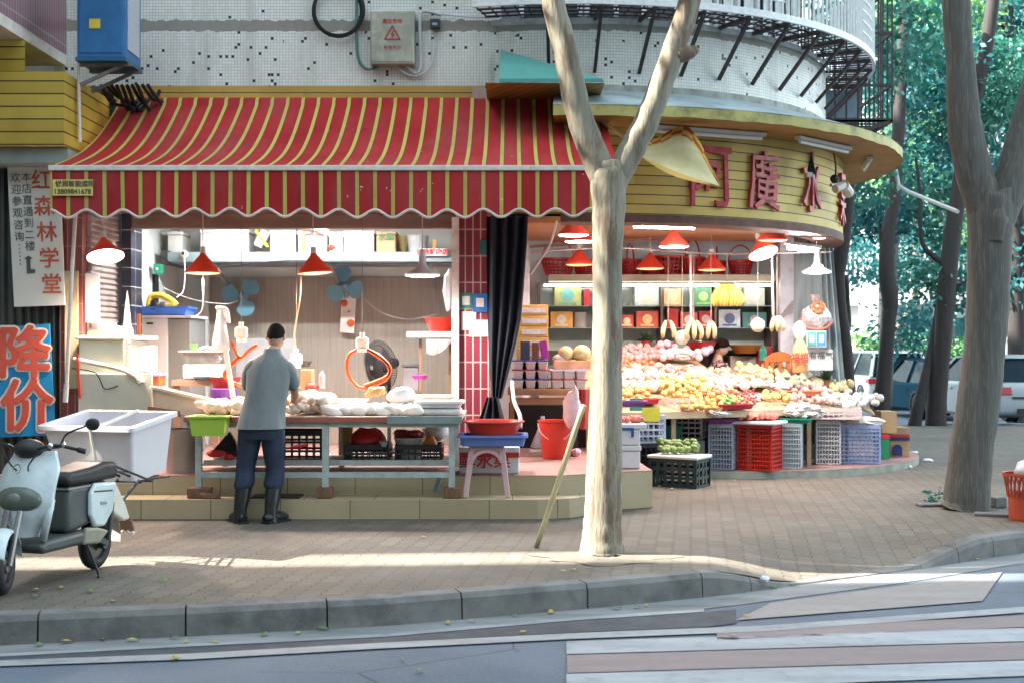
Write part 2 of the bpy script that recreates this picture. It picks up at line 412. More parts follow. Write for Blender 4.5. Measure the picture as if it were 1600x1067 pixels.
# ================================================================ facade materials
def m_mosaic():
    m, nt, b = nodes_of('mosaic_tile'); u, v, uv = uvxy(nt); p = .0305
    su, sv = mth(nt, 'DIVIDE', u, p), mth(nt, 'DIVIDE', v, p)
    cb = nt.nodes.new('ShaderNodeCombineXYZ'); nt.links.new(mth(nt, 'FLOOR', su), cb.inputs[0]); nt.links.new(mth(nt, 'FLOOR', sv), cb.inputs[1])
    wn = nt.nodes.new('ShaderNodeTexWhiteNoise'); wn.noise_dimensions = '2D'; nt.links.new(cb.outputs[0], wn.inputs[0])
    gr = mth(nt, 'MAXIMUM', mth(nt, 'LESS_THAN', mth(nt, 'FRACT', su), .14), mth(nt, 'LESS_THAN', mth(nt, 'FRACT', sv), .14))
    clus = noise(nt, 1.1, 3); thr = mth(nt, 'ADD', .014, mth(nt, 'MULTIPLY', ramp(nt, clus, .4, .65), .035))
    dark = mth(nt, 'LESS_THAN', wn.outputs[0], thr)
    base = mixcol(nt, wn.outputs[0], (.66, .67, .63), (.76, .76, .72))
    stain = noise(nt, 2.2, 7, rough=.68, stretch=(1.6, 1.6, .16)); base = mixcol(nt, mth(nt, 'MULTIPLY', ramp(nt, stain, .5, .72), .6), base, (.34, .34, .29)); rust = noise(nt, 3.1, 6, rough=.7, stretch=(2, 2, .4)); base = mixcol(nt, mth(nt, 'MULTIPLY', ramp(nt, rust, .64, .74), .6), base, (.3, .2, .12))
    c = mixcol(nt, gr, base, (.4, .4, .38)); c = mixcol(nt, mth(nt, 'MULTIPLY', dark, mth(nt, 'SUBTRACT', 1, gr)), c, (.012, .014, .025))
    edge = mth(nt, 'MULTIPLY', mth(nt, 'SUBTRACT', noise(nt, 9, 5), .5), .09)
    vv = mth(nt, 'ADD', v, edge)
    band = mth(nt, 'MULTIPLY', mth(nt, 'GREATER_THAN', vv, 4.665), mth(nt, 'LESS_THAN', vv, 4.775))
    cem = mixcol(nt, noise(nt, 14, 5), (.2, .2, .18), (.3, .29, .25))
    c = mixcol(nt, band, c, cem); nt.links.new(c, b.inputs['Base Color'])
    nt.links.new(mth(nt, 'ADD', .3, mth(nt, 'MULTIPLY', mth(nt, 'MAXIMUM', gr, band), .5)), b.inputs['Roughness'])
    bump(nt, b, mth(nt, 'SUBTRACT', 1, gr), .25, .002); return m
def m_grid(name, col, grout, pu, pv_, gw, var=.12, rough=.3, off=0.0):
    m, nt, b = nodes_of(name); u, v, uv = uvxy(nt)
    su, sv = mth(nt, 'DIVIDE', u, pu), mth(nt, 'DIVIDE', v, pv_)
    gr = mth(nt, 'MAXIMUM', mth(nt, 'LESS_THAN', mth(nt, 'FRACT', su), gw / pu), mth(nt, 'LESS_THAN', mth(nt, 'FRACT', sv), gw / pv_))
    cb = nt.nodes.new('ShaderNodeCombineXYZ'); nt.links.new(mth(nt, 'FLOOR', su), cb.inputs[0]); nt.links.new(mth(nt, 'FLOOR', sv), cb.inputs[1])
    wn = nt.nodes.new('ShaderNodeTexWhiteNoise'); wn.noise_dimensions = '2D'; nt.links.new(cb.outputs[0], wn.inputs[0])
    c = mixcol(nt, wn.outputs[0], tuple(x * (1 - var) for x in col), tuple(x * (1 + var) for x in col))
    st = noise(nt, 3, 6); c = mixcol(nt, mth(nt, 'MULTIPLY', ramp(nt, st, .5, .8), .35), c, tuple(x * .5 for x in col))
    c = mixcol(nt, gr, c, grout); nt.links.new(c, b.inputs['Base Color'])
    nt.links.new(mth(nt, 'ADD', rough, mth(nt, 'MULTIPLY', gr, .5)), b.inputs['Roughness'])
    bump(nt, b, mth(nt, 'SUBTRACT', 1, gr), .4, .003); return m
def m_boards(name, col, pitch, phase=0.0):
    """painted strip boards, open dark joints between them (joints follow v)"""
    m, nt, b = nodes_of(name); u, v, uv = uvxy(nt)
    sv = mth(nt, 'DIVIDE', mth(nt, 'SUBTRACT', v, phase), pitch)
    gr = mth(nt, 'LESS_THAN', mth(nt, 'FRACT', sv), .1)
    cb = nt.nodes.new('ShaderNodeCombineXYZ'); nt.links.new(mth(nt, 'FLOOR', sv), cb.inputs[0]); nt.links.new(mth(nt, 'FLOOR', mth(nt, 'DIVIDE', u, 1.9)), cb.inputs[1])
    wn = nt.nodes.new('ShaderNodeTexWhiteNoise'); wn.noise_dimensions = '2D'; nt.links.new(cb.outputs[0], wn.inputs[0])
    c = mixcol(nt, wn.outputs[0], tuple(x * .85 for x in col), tuple(x * 1.12 for x in col))
    st = noise(nt, 2.2, 6, stretch=(1, 1, .5)); c = mixcol(nt, mth(nt, 'MULTIPLY', ramp(nt, st, .48, .75), .5), c, tuple(x * .55 for x in col))
    c = mixcol(nt, gr, c, (.02, .012, .008)); nt.links.new(c, b.inputs['Base Color']); b.inputs['Roughness'].default_value = .55
    bump(nt, b, mth(nt, 'SUBTRACT', 1, gr), .8, .008); return m
MOSAIC = m_mosaic()
REDTILE = m_grid('red_wall_tile', (.235, .03, .05), (.5, .42, .36), .077, .266, .012)
PURPLETILE = m_grid('purple_wall_tile', (.2, .075, .105), (.36, .33, .34), .062, .5, .011)
DARKTILE = m_grid('navy_wall_tile', (.02, .022, .045), (.3, .31, .33), .3, .19, .01)
STEPTILE = m_grid('step_tile', (.36, .295, .185), (.12, .1, .065), .6, 1.3, .008, .07, .5)
FLOORTILE = m_grid('pink_floor_tile', (.36, .2, .185), (.2, .13, .12), .5, .5, .008, .08, .55)
YEL = m_boards('yellow_boards', (.58, .415, .1), .0955, 2.803)
YEL2 = m_boards('yellow_boards_left', (.45, .32, .045), .115, 3.315)
WHITEWALL = M('white_plaster', (.62, .63, .62), .8, .08, 2, dirt=((.4, .4, .37), .5, 3))
ORANGE_S = M('soffit_paint', (.4, .235, .07), .6, .12, 3, dirt=((.2, .1, .04), .5, 2))
TEAL = M('teal_sheet', (.08, .3, .27), .5, .12, 3, dirt=((.05, .14, .13), .6, 3))
BLUEROOF = M('pale_roof_sheet', (.3, .37, .4), .55, .16, 3, dirt=((.12, .15, .17), .7, 2.4))
LIP = M('lip_paint', (.4, .36, .12), .6, .2, 3, dirt=((.1, .085, .05), .8, 5))
STEEL_D = M('dark_steel', (.05, .04, .042), .6, .3, 20, .3, dirt=((.1, .05, .03), .5, 20))
WHITE_B = M('white_bars', (.74, .76, .77), .45, .12, 20)
GLASS_D = M('dark_glass', (.015, .02, .03), .08, .2, 2, spec=.8)

# ================================================================ THE CORNER BUILDING
BC = (.6, 16.1)
def cyl(mb, r, z0, z1, a0=-92, a1=35, n=64, r1=None, m=0):
    r1 = r if r1 is None else r1
    def fn(u, v):
        a = radians(a0 + (a1 - a0) * u); rr = r + (r1 - r) * v
        return (BC[0] + rr * cos(a), BC[1] + rr * sin(a), z0 + (z1 - z0) * v)
    mb.grid(fn, n, 1, m, uv=lambda u, v: (r * radians(a0 + (a1 - a0) * u) + 20, z0 + (z1 - z0) * v if abs(z1 - z0) > 1e-4 else 0))
    return mb
def quadw(mb, a, b, z0, z1, m=0, u0=0.0, nz=1):
    """vertical wall from a to b (x,y), uv in metres"""
    L = sqrt((a[0] - b[0]) ** 2 + (a[1] - b[1]) ** 2)
    mb.grid(lambda u, v: (a[0] + (b[0] - a[0]) * u, a[1] + (b[1] - a[1]) * u, z0 + (z1 - z0) * v), 1, nz, m, uv=lambda u, v: (u0 + L * u, z0 + (z1 - z0) * v))
    return mb
bld = thing('corner_building', 'curved corner building with white mosaic tiles above two open shop fronts', 'building', (0, 14, 0))
w = MB(); quadw(w, (-4.6, 12.9), (-.26, 12.9), 4.11, 7.5)
pr = arc((-.26, 13.05), .15, radians(-90), 0, 6)
for i in range(6): quadw(w, pr[i], pr[i + 1], 4.11, 7.5, u0=4.34 + .04 * i)
quadw(w, (-.11, 13.05), (-.11, 15), 4.11, 7.5, u0=4.6)
w.add([(-4.6, 12.9, 4.11), (-.26, 12.9, 4.11), (-.11, 13.05, 4.11), (-.11, 14, 4.11), (-4.6, 14, 4.11)], [(4, 3, 2, 1, 0)])
w.build('mosaic_wall', MOSAIC, bld)
w = MB(); cyl(w, 3.25, 4.0, 4.75, -105, 30)
w.build('curved_wall', MOSAIC, bld)
w = MB(); cyl(w, 3.25, 4.75, 4.75, -105, 30, r1=2.85); cyl(w, 3.29, 4.72, 4.78, -105, 30)
w.build('wall_ledge', M('grey_render', (.3, .32, .31), .8, .2, 5, dirt=((.12, .13, .12), .7, 6)), bld)
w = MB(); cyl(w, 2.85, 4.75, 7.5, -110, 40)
w.build('balcony_wall', M('blue_grey_wall', (.24, .28, .33), .8, .1, 3), bld)  # one even blue grey tone behind the railing
for k in range(9):
    a0 = -100 + k * 13.5; w = MB(); cyl(w, 2.87, 4.8, 7.3, a0, a0 + 12, 8)
    o = w.build('window', GLASS_D, bld)
    f = MB()
    for aa in (a0, a0 + 6, a0 + 12):
        p = (BC[0] + 2.89 * cos(radians(aa)), BC[1] + 2.89 * sin(radians(aa))); f.beam((p[0], p[1], 4.9), (p[0], p[1], 7.35), .05)
    f.build('frame', WHITE_B, o)
# main body behind, roof and party walls
w = MB(); w.box(-4.6, -.12, 13.06, 30, 4.13, 7.5); w.box(-.12, 3.4, 17.4, 30, 2.9, 7.5); w.box(-9, -4.61, 13.1, 30, 0, 7.6)
w.build('building_block', WHITEWALL, bld)
w = MB(); cyl(w, 2.9, 7.5, 7.5, -110, 40, r1=.01); w.build('roof', M('roof_felt', (.15, .15, .15), .9), bld)
# sign boards: straight run then the curve
w = MB(); quadw(w, (-.25, 12.65), (.6, 12.65), 2.80, 3.655, u0=13.5); cyl(w, 3.45, 2.80, 3.655, -90, 32)
w.add([(-.25, 12.65, 2.8), (-.25, 12.75, 2.8), (-.25, 12.75, 3.655), (-.25, 12.65, 3.655)], [(0, 1, 2, 3)])
w.build('sign_boards', YEL, bld)
w = MB(); cyl(w, 3.46, 2.72, 2.80, -92, 32); cyl(w, 3.46, 2.72, 2.72, -92, 32, r1=3.1); w.build('board_trim', M('trim_brown', (.12, .06, .045), .7, .3, 8), bld)
w = MB(); cyl(w, 4.12, 3.66, 3.66, -93, 36, r1=3.44); w.build('canopy_soffit', ORANGE_S, bld)
w = MB()
def lipf(u, v):
    a = radians(-93 + 129 * u); z = 3.655 + .1 * v + (.008 * sin(a * 23) * sin(a * 47)) * (1 - v); r = 4.125 + .004 * sin(a * 31)
    return (BC[0] + r * cos(a), BC[1] + r * sin(a), z)
w.grid(lipf, 110, 1); w.build('canopy_lip', LIP, bld)
w = MB(); cyl(w, 4.13, 3.757, 4.06, -93, 36, r1=3.25); w.build('canopy_roof', BLUEROOF, bld)
w = MB(); cyl(w, 3.262, 4.03, 4.12, -100, 30); w.build('flashing_strip', M('flash', (.33, .34, .31), .8, .3, 6, dirt=((.13, .13, .12), .8, 8)), bld)
# fascia strips above the awning, soffit boards and the small teal roof
w = MB(); quadw(w, (-4.0, 12.86), (-.28, 12.86), 3.97, 4.105)
w.build('fascia_strips', m_boards('yellow_strip', (.42, .26, .045), .07, 3.965), bld)
w = MB(); w.box(-.4, -.13, 12.8, 13.3, 3.9, 4.08); w.build('concrete_corner', M('pink_render', (.42, .3, .27), .8), bld)
w = MB(); w.grid(lambda u, v: (-.25 + 1.12 * u, 12.0 + .85 * v, 3.96), 1, 1, uv=lambda u, v: (v, u * 1.12 + .45 * v))
w.build('soffit_boards', m_boards('soffit_strip', (.42, .24, .06), .11), bld)
w = MB(); w.add([(-.12, 12.9, PZ(78, 12.9)), (-.12, 12.0, 4.0), (.85, 12.0, 4.0), (.85, 12.3, PZ(126, 12.3))], [(0, 1, 2, 3)])
w.add([(-.12, 12.0, 3.965), (.86, 12.0, 3.965), (.85, 12.0, 4.0), (-.12, 12.0, 4.0)], [(0, 1, 2, 3)])
w.add([(-.12, 12.02, 4.0), (-.12, 12.9, 4.0), (-.12, 12.9, PZ(78, 12.9))], [(0, 1, 2)])
w.build('teal_hood', TEAL, bld)
# walls round the shops
w = MB(); w.box(-4.02, -.56, 13.0, 13.14, 2.83, 4.1); w.build('lintel_wall', M('cream_shutter', (.5, .42, .32), .6, .1, 3), bld)
w = MB()
for k in range(6): w.tube([(-3.85, 12.985, 2.85 + .045 * k), (-.6, 12.985, 2.85 + .045 * k)], .024, 6)
w.build('roller_shutter', M('cream_slats', (.55, .46, .36), .5, .15, 4, dirt=((.2, .12, .08), .5, 4)), bld)
w = MB(); w.box(-3.86, -.57, 12.93, 13.06, 2.685, 2.828)
w.build('lintel_beam', M('brown_beam', (.16, .115, .1), .6, .25, 4, dirt=((.09, .03, .02), .7, 3), stretch=(.4, 1, 2)), bld)
w = MB(); quadw(w, (-.553, 12.88), (-.225, 12.88), .35, 2.95); quadw(w, (-.225, 12.88), (-.225, 13.3), .35, 2.95, u0=.33); quadw(w, (-.553, 13.3), (-.553, 12.88), .35, 2.95)
w.build('tiled_column', REDTILE, bld)
w = MB(); quadw(w, (-3.94, 12.92), (-3.845, 12.92), .35, 2.83, u0=.05); quadw(w, (-3.845, 12.92), (-3.845, 13.3), .35, 2.83, u0=.15); w.build('navy_column', DARKTILE, bld)
w = MB(); w.box(-.5, -.42, 13.3, 17.3, .35, 3.2); w.build('party_wall', WHITEWALL, bld)
w = MB(); quadw(w, (-3.55, 15.0), (-.5, 15.0), .35, 2.3)
def m_panel():
    m, nt, b = nodes_of('wood_panel'); f = noise(nt, 3, 6, stretch=(14, 1, .5)); g = noise(nt, 26, 3, stretch=(6, 1, .7))
    c = mixcol(nt, ramp(nt, f, .35, .65), (.235, .218, .19), (.31, .29, .25)); c = mixcol(nt, mth(nt, 'MULTIPLY', ramp(nt, g, .5, .7), .4), c, (.37, .345, .305))
    nt.links.new(c, b.inputs['Base Color']); b.inputs['Roughness'].default_value = .45; return m
w.build('back_panel', m_panel(), bld)
w = MB(); w.box(-4.0, -.5, 15.02, 15.12, .35, 3.2); w.box(-4.0, -3.92, 13.2, 15.0, .35, 3.2); w.build('inner_wall', M('pale_wall', (.5, .55, .54), .7, .08, 2), bld)
w = MB(); w.box(-3.6, -3.54, 14.9, 14.99, .35, 3.0); w.build('door_frame', M('pale_frame', (.6, .63, .62), .5), bld)
w = MB(); w.box(-4.0, -.5, 13.14, 15.1, 3.2, 3.28); w.prism([(-.42, 17.3), (-.42, 12.7)] + arc(BC, 3.4, radians(-90), radians(20), 24), 3.05, 3.12); w.build('ceiling', M('ceiling_white', (.58, .57, .54), .8, .06, 2), bld)
w = MB(); w.box(-.42, 3.62, 17.25, 17.35, .08, 3.05); w.build('fruit_shop_wall', M('cool_white_wall', (.6, .63, .66), .7, .05, 2), bld)
# tiled front steps and the shop floors
w = MB()
def front(pts, z0, z1, m=0):
    u0 = 0
    for a, b in zip(pts, pts[1:]):
        quadw(w, a, b, z0, z1, m, u0); u0 += sqrt((a[0] - b[0]) ** 2 + (a[1] - b[1]) ** 2)
low = [(-5.0, 11.03), (.22, 11.03), (.5, 11.12), (1.0, 11.62)]
front(low, -.03, .176)
w.add([(a, b, .176) for a, b in low] + [(1.0, 12.2, .176), (-5.0, 12.2, .176)], [tuple(range(6))], 0, [[(a, b) for a, b in low] + [(1.0, 12.2), (-5, 12.2)]])
up = [(-5.0, 11.39), (.42, 11.39), (.86, 11.62), (1.3, 11.86), (1.22, 13.6)]
front(up, -.02 if False else .0, .345)
w.build('front_step', STEPTILE, bld)
w = MB(); fl = [(-4.6, 11.385), (.42, 11.385), (.86, 11.615), (1.3, 11.855), (1.22, 13.6), (1.22, 17.3), (-4.6, 17.3)]
w.add([(a, b, .349) for a, b in fl], [tuple(range(7))], 0, [[(a, b) for a, b in fl]])
w.build('shop_floor', FLOORTILE, bld)
PC = (2.5, 17.3); PR = 2.86
w = MB(); ar = [(1.2, 14.05), (1.7, 14.18)] + arc(PC, PR, radians(-97), radians(5), 26) + [(5.3, 19), (1.2, 19)]
n = len(ar); w.add([(a, b, .085) for a, b in ar], [tuple(range(n))], 0, [[(a, b) for a, b in ar]])
w.build('fruit_shop_floor', FLOORTILE, bld)
w = MB(); u0 = 0
for a, b in zip(ar[:-2], ar[1:-2]): quadw(w, a, b, -.02, .084, 0, u0); u0 += .17
w.build('floor_edge', M('edge_concrete', (.3, .31, .27), .8, .2, 5, dirt=((.14, .15, .12), .7, 6)), bld)
# right end of the fruit shop
w = MB(); w.beam((3.52, 16.45, .08), (3.52, 16.45, 3.05), .17, .14); w.build('white_pillar', M('cool_white_paint', (.58, .6, .66), .5, .1, 5, dirt=((.3, .3, .34), .5, 8)), bld)
w = MB(); quadw(w, (3.6, 16.5), (4.12, 16.75), .08, 2.95); quadw(w, (4.12, 16.75), (4.1, 19), .08, 2.95)
w.build('board_wall', M('grey_boards', (.33, .31, .29), .7, .25, 3, stretch=(5, 5, .4), dirt=((.16, .14, .13), .6, 4)), bld)
# balcony: grating floor on brackets, white railing
w = MB()
for rr in (3.36, 3.5, 3.64): w.tube([(BC[0] + rr * cos(radians(a)), BC[1] + rr * sin(radians(a)), 4.8) for a in range(-105, 34, 4)], .012, 4)
for a in range(-105, 34, 2): w.beam((BC[0] + 3.25 * cos(radians(a)), BC[1] + 3.25 * sin(radians(a)), 4.815), (BC[0] + 3.78 * cos(radians(a)), BC[1] + 3.78 * sin(radians(a)), 4.815), .012)
w.build('balcony_floor', STEEL_D, bld)
w = MB(); cyl(w, 3.82, 4.78, 4.85, -105, 33, 70); cyl(w, 3.79, 4.85, 4.78, -105, 33, 70); cyl(w, 3.82, 4.85, 4.85, -105, 33, 70, r1=3.79); cyl(w, 3.79, 4.78, 4.78, -105, 33, 70, r1=3.82)
rail = w.build('balcony_rail', WHITE_B, bld)
w = MB()
for k in range(112):
    a = radians(-105 + 1.232 * k); p = (BC[0] + 3.8 * cos(a), BC[1] + 3.8 * sin(a)); w.beam((*p, 4.84), (*p, 6.0), .023)
for k in range(150):
    if (k // 9) % 4 == 1:
        for z in (4.98, 5.1, 5.22, 5.34, 5.46):
            a, a2 = radians(-105 + .92 * k), radians(-105 + .92 * (k + 1))
            w.beam((BC[0] + 3.8 * cos(a), BC[1] + 3.8 * sin(a), z), (BC[0] + 3.8 * cos(a2), BC[1] + 3.8 * sin(a2), z), .02)
w.build('railing_bars', WHITE_B, rail)
for k in range(15):
    a = radians(-94 + k * 8.0); d = Vector((cos(a), sin(a), 0)); t = Vector((-sin(a), cos(a), 0)) * .0; c = Vector((BC[0], BC[1], 0))
    w = MB(); foot = c + d * 3.27 + Vector((0, 0, 4.24)); tip = c + d * 3.78 + Vector((0, 0, 4.77)); rootp = c + d * 3.22 + Vector((0, 0, 4.77))
    w.beam(foot, tip, .032); w.beam(rootp, tip, .034); w.build('bracket', STEEL_D, bld)
w = MB()  # barred window cage round the far side
for x0 in (3.75, 4.75):
    for k in range(9): w.beam((x0, 16.0 + .2 * k, 4.3), (x0, 16.0 + .2 * k, 7.4), .02)
for k in range(8): w.beam((3.75 + .143 * k, 16.0, 4.3), (3.75 + .143 * k, 16.0, 7.4), .018)
for z in (4.3, 4.32, 4.75, 5.4, 6.0, 6.6): w.beam((3.75, 16.0, z), (4.75, 16.0, z), .03); w.beam((4.75, 16.0, z), (4.75, 17.6, z), .03)
for k in range(9): w.beam((3.75, 16 + .2 * k, 4.3), (4.75, 16 + .2 * k, 4.3), .03, .02)
w.beam((3.8, 15.95, 4.0), (4.72, 16.0, 4.29), .045); w.build('window_cage', STEEL_D, bld)
w = MB(); w.box(3.86, 4.4, 16.3, 17.2, 4.4, 4.75); w.build('cage_shelf', M('blue_grey_sheet', (.2, .27, .33), .6), bld)

# ================================================================ neighbouring wing on the left
nb = thing('neighbour_building', 'purple tiled wing with yellow strip boards beside the fish shop', 'building', (-6, 12, 0))
w = MB(); quadw(w, (-4.48, 10.2), (-4.48, 12.88), 4.42, 7.6); quadw(w, (-9, 10.2), (-4.48, 10.2), 4.42, 7.6); w.build('tiled_wall', PURPLETILE, nb)
w = MB(); w.box(-9, -4.485, 10.205, 12.88, 4.31, 4.418); w.build('overhang', M('white_render', (.62, .58, .54), .8, .12, 4, dirt=((.3, .26, .2), .6, 5)), nb)
w = MB(); quadw(w, (-9, 11.6), (-4.06, 11.6), 3.31, 3.98); quadw(w, (-4.06, 11.6), (-4.06, 12.9), 3.31, 3.98, u0=4.94); w.add([(-9, 11.6, 3.98), (-4.06, 11.6, 3.98), (-4.06, 12.9, 3.98), (-9, 12.9, 3.98)], [(0, 1, 2, 3)]); w.add([(-9, 11.6, 3.31), (-4.06, 11.6, 3.31), (-4.06, 12.9, 3.31), (-9, 12.9, 3.31)], [(3, 2, 1, 0)])
w.build('strip_boards', YEL2, nb)
w = MB(); quadw(w, (-9, 11.75), (-4.47, 11.75), 3.98, 4.3); w.build('upper_boards', YEL2, nb)
w = MB()
def corr(u, v):
    x = -9 + 4.74 * u; return (x, 12.12 + .022 * (1 if (int(u * 118) % 2) else -1), .02 + 3.2 * v)
w.grid(corr, 236, 1); w.build('corrugated_shutter', M('grey_green_metal', (.075, .085, .082), .5, .25, 3, .4, dirt=((.16, .13, .09), .6, 2)), nb)
w = MB(); w.box(-9, -4.06, 11.7, 12.1, 3.17, 3.3); w.build('shutter_box', M('box_metal', (.22, .27, .26), .5, .2, 3), nb)
w = MB(); quadw(w, (-4.26, 12.06), (-4.05, 12.06), .0, 3.3); quadw(w, (-4.05, 12.06), (-4.05, 12.2), .0, 3.3, u0=.21); w.build('red_jamb', m_grid('jamb_tile', (.2, .05, .045), (.34, .2, .17), .07, .27, .008), nb)
w = MB()
for k in range(46): w.tube([(-4.03, 12.2, .42 + .055 * k), (-4.0, 12.95, .42 + .055 * k)], .03, 5)
w.build('side_shutter', M('grey_slats', (.36, .32, .31), .5, .2, 4, .2, dirt=((.2, .14, .12), .6, 5)), nb)
w = MB(); w.box(-4.12, -4.06, 12.2, 12.98, .35, 3.3); w.build('side_wall', WHITEWALL, nb)
w = MB(); w.box(-4.2, -4.08, 12.02, 12.055, 1.1, 2.2); w.build('paper_notice', M('old_paper', (.4, .33, .2), .8, .2, 6), nb, label='faded paper strip pasted on the red jamb')
w = MB(); w.box(-4.03, -3.94, 12.04, 12.1, 1.72, 2.15); 
lp = thing('white_board', 'glaring white board under the tilted red lamp by the shutter', 'board', (-3.98, 12.07, 1.55))
w = MB(); w.box(-4.03, -3.905, 12.09, 12.13, 1.72, 2.18); w.box(-4.1, -3.78, 12.2, 12.24, 1.56, 1.72); w.build('board_face', M('gloss_white', (.8, .8, .8), .2, .02), lp)

# ================================================================ unseen blocks beyond the frame, added to shape the light
def block(name, label, x0, x1, y0, y1, z1, mat, facing, nwin, floors, skew=(0, 0)):
    t = thing(name, label, 'building', ((x0 + x1) / 2, (y0 + y1) / 2, -.16))
    dy0, dy1 = skew; MB().prism([(x0, y0 + dy0), (x1, y0), (x1, y1), (x0, y1 + dy1)], -.16, z1).build('wall', mat, t)
    for f in range(floors):
        for k in range(nwin):
            w = MB(); z = 1.2 + f * 3.0; u = (k + .5) / nwin
            if facing == 'y+': x = x0 + (x1 - x0) * u; w.box(x - .7, x + .7, y1 + .002, y1 + .03, z, z + 1.4)
            else: y = y0 + (y1 - y0) * u; w.box(x1 + .002, x1 + .03, y - .7, y + .7, z, z + 1.4)
            w.build('window', GLASS_D, t)
    return t
BEIGE = M('beige_render', (.4, .37, .32), .8, .1, 1)
block('shade_block', 'unseen beige block added at the left to cut the sun to a strip', -26, -13, -30, 7.91, 24, BEIGE, 'x+', 12, 7, (0, -.909))  # out of view; its skewed side bounds the sun strip on the pavement
block('shade_block', 'unseen beige block added on the shop side of the sun slit', -26, -13, 8.39, 38, 24, BEIGE, 'x+', 8, 7, (-.909, 0))  # out of view; added to keep the sun off the shop fronts
block('shade_block', 'long unseen beige block added across the road to dim the sky light', -12, 40, -24, -12, 15, BEIGE, 'y+', 16, 4)  # added behind the camera to lower the ambient light
# ================================================================ AWNING
def m_stripes():
    m, nt, b = nodes_of('awning_cloth'); u, v, uv = uvxy(nt)
    s = mth(nt, 'FRACT', mth(nt, 'DIVIDE', u, .1535))
    y = mth(nt, 'MULTIPLY', mth(nt, 'GREATER_THAN', s, .39), mth(nt, 'LESS_THAN', s, .61))
    d = mth(nt, 'SUBTRACT', mth(nt, 'MULTIPLY', mth(nt, 'GREATER_THAN', s, .345), mth(nt, 'LESS_THAN', s, .655)), y)
    f = noise(nt, 1.3, 5); c = mixcol(nt, ramp(nt, f, .3, .7), (.27, .014, .018), (.41, .028, .028))
    c = mixcol(nt, y, c, (.48, .375, .09)); c = mixcol(nt, d, c, (.09, .03, .03))
    sp = noise(nt, 17, 3); zone = noise(nt, .8, 3)
    c = mixcol(nt, mth(nt, 'MULTIPLY', ramp(nt, sp, .70, .73), ramp(nt, zone, .5, .56)), c, (.6, .55, .52))
    c = mixcol(nt, mth(nt, 'MULTIPLY', ramp(nt, noise(nt, 2.2, 7, rough=.7, stretch=(1, .4, .4)), .45, .75), .4), c, (.3, .1, .1)); c = mixcol(nt, mth(nt, 'MULTIPLY', ramp(nt, noise(nt, 4, 7, rough=.75), .55, .8), .5), c, (.11, .035, .035)); b.inputs['Specular IOR Level'].default_value = .12
    nt.links.new(c, b.inputs['Base Color']); b.inputs['Roughness'].default_value = .75; bump(nt, b, noise(nt, 3, 4), .15, .02); return m
STRIPE = m_stripes()
WARMWHITE = M('warm_white_paint', (.62, .58, .54), .45, .1, 10, dirt=((.3, .24, .2), .5, 14))
aw = thing('shop_awning', 'red awning with thin yellow stripes and scalloped valance over the fish counter', 'awning', (-1.5, 11.8, 2.6))
AX0, AX1 = -3.93, .925
def awf(u, v):
    x = AX0 + (AX1 - AX0) * u
    if v < .12: a = v / .12 * 1.5; return (x, 12.84 - .07 * sin(a), 3.985 - .0 - .07 * (1 - cos(a)) - .03 * v)
    t = (v - .12) / .88
    y = 12.77 - (12.77 - 10.9) * t; z = 3.905 + (3.02 - 3.905) * t - .17 * sin(pi * t) * (1 - .35 * t) - .012 * sin(x * 5.2) * sin(pi * t)
    return (x, y, z)
w = MB(); w.grid(awf, 60, 24, uv=lambda u, v: (AX0 + (AX1 - AX0) * u + 6, v * 2.2), thick=(0, .004, -.006)); w.build('canvas', STRIPE, aw, smooth=True, auto=60)
NV = 320
def valx(u): return AX0 + (AX1 - AX0) * u
def valz(x): return 2.63 + .034 * cos((x - AX0) / .307 * 2 * pi)
def valf(u, v):
    x = valx(u); zt = 2.985; zb = valz(x) + .006 * sin(x * 2.1); return (x, 10.885 + .012 * sin(x * 3.1) * v + .008 * sin(x * 9) * v, zt + (zb - zt) * v)
w = MB(); w.grid(valf, NV, 3, uv=lambda u, v: (valx(u) + 6, v * .35), thick=(0, .004, 0)); w.build('valance', STRIPE, aw, smooth=True, auto=50)
w = MB(); w.tube([Vector(valf(k / NV, 1.0)) + Vector((0, .001, -.004)) for k in range(NV + 1)], .011, 6); w.build('scalloped_trim', M('trim_white', (.6, .55, .52), .7), aw, smooth=True)
w = MB(); w.box(AX0 - .01, AX1 + .02, 10.865, 10.91, 2.985, 3.03); w.build('front_bar', WARMWHITE, aw, bevel=.006)
for x in (-3.5, .5):
    w = MB(); w.tube([(x, 12.8, 3.7), (x + .45, 11.9, 3.25), (x, 10.93, 3.0)], .02, 8); w.build('folding_arm', WARMWHITE, aw)
w = MB(); w.box(PX(82, 10.86), PX(145, 10.86), 10.862, 10.866, PZ(306, 10.86), PZ(281, 10.86)); lab = w.build('label_patch', M('label_yellow', (.62, .5, .16), .6, .06), aw)
w = textmb('悦润智能遮阳', .056, P(117, 288, 10.858), ext=.001, bold=.001); w.merge(textmb('13809841678', .058, P(113, 300, 10.858), ext=.001, bold=.0015)); w.build('label_lettering', M('label_ink', (.1, .09, .06), .7), lab)
w = MB(); w.tube([P(118, 335, 11.3), P(112, 430, 11.3), P(104, 604, 11.3)], .018, 8); w.tube([P(104, 600, 11.3), P(102, 628, 11.3)], .024, 8)
tag(w.build('crank_pole', WARMWHITE), 'slender white crank pole hanging at the left end of the awning', 'pole')
w = MB(); w.tube([P(122, 90, 11.9), P(125, 222, 11.9)], .016, 8); tag(w.build('white_pipe', WARMWHITE), 'short white pipe below the blue air conditioner', 'pipe')
w = MB(); w.box(PX(706, 12.8), PX(717, 12.8), 12.78, 12.86, .35, 2.78); tag(w.build('frame_post', WARMWHITE), 'dirty white post at the right end of the fish shop opening', 'post')

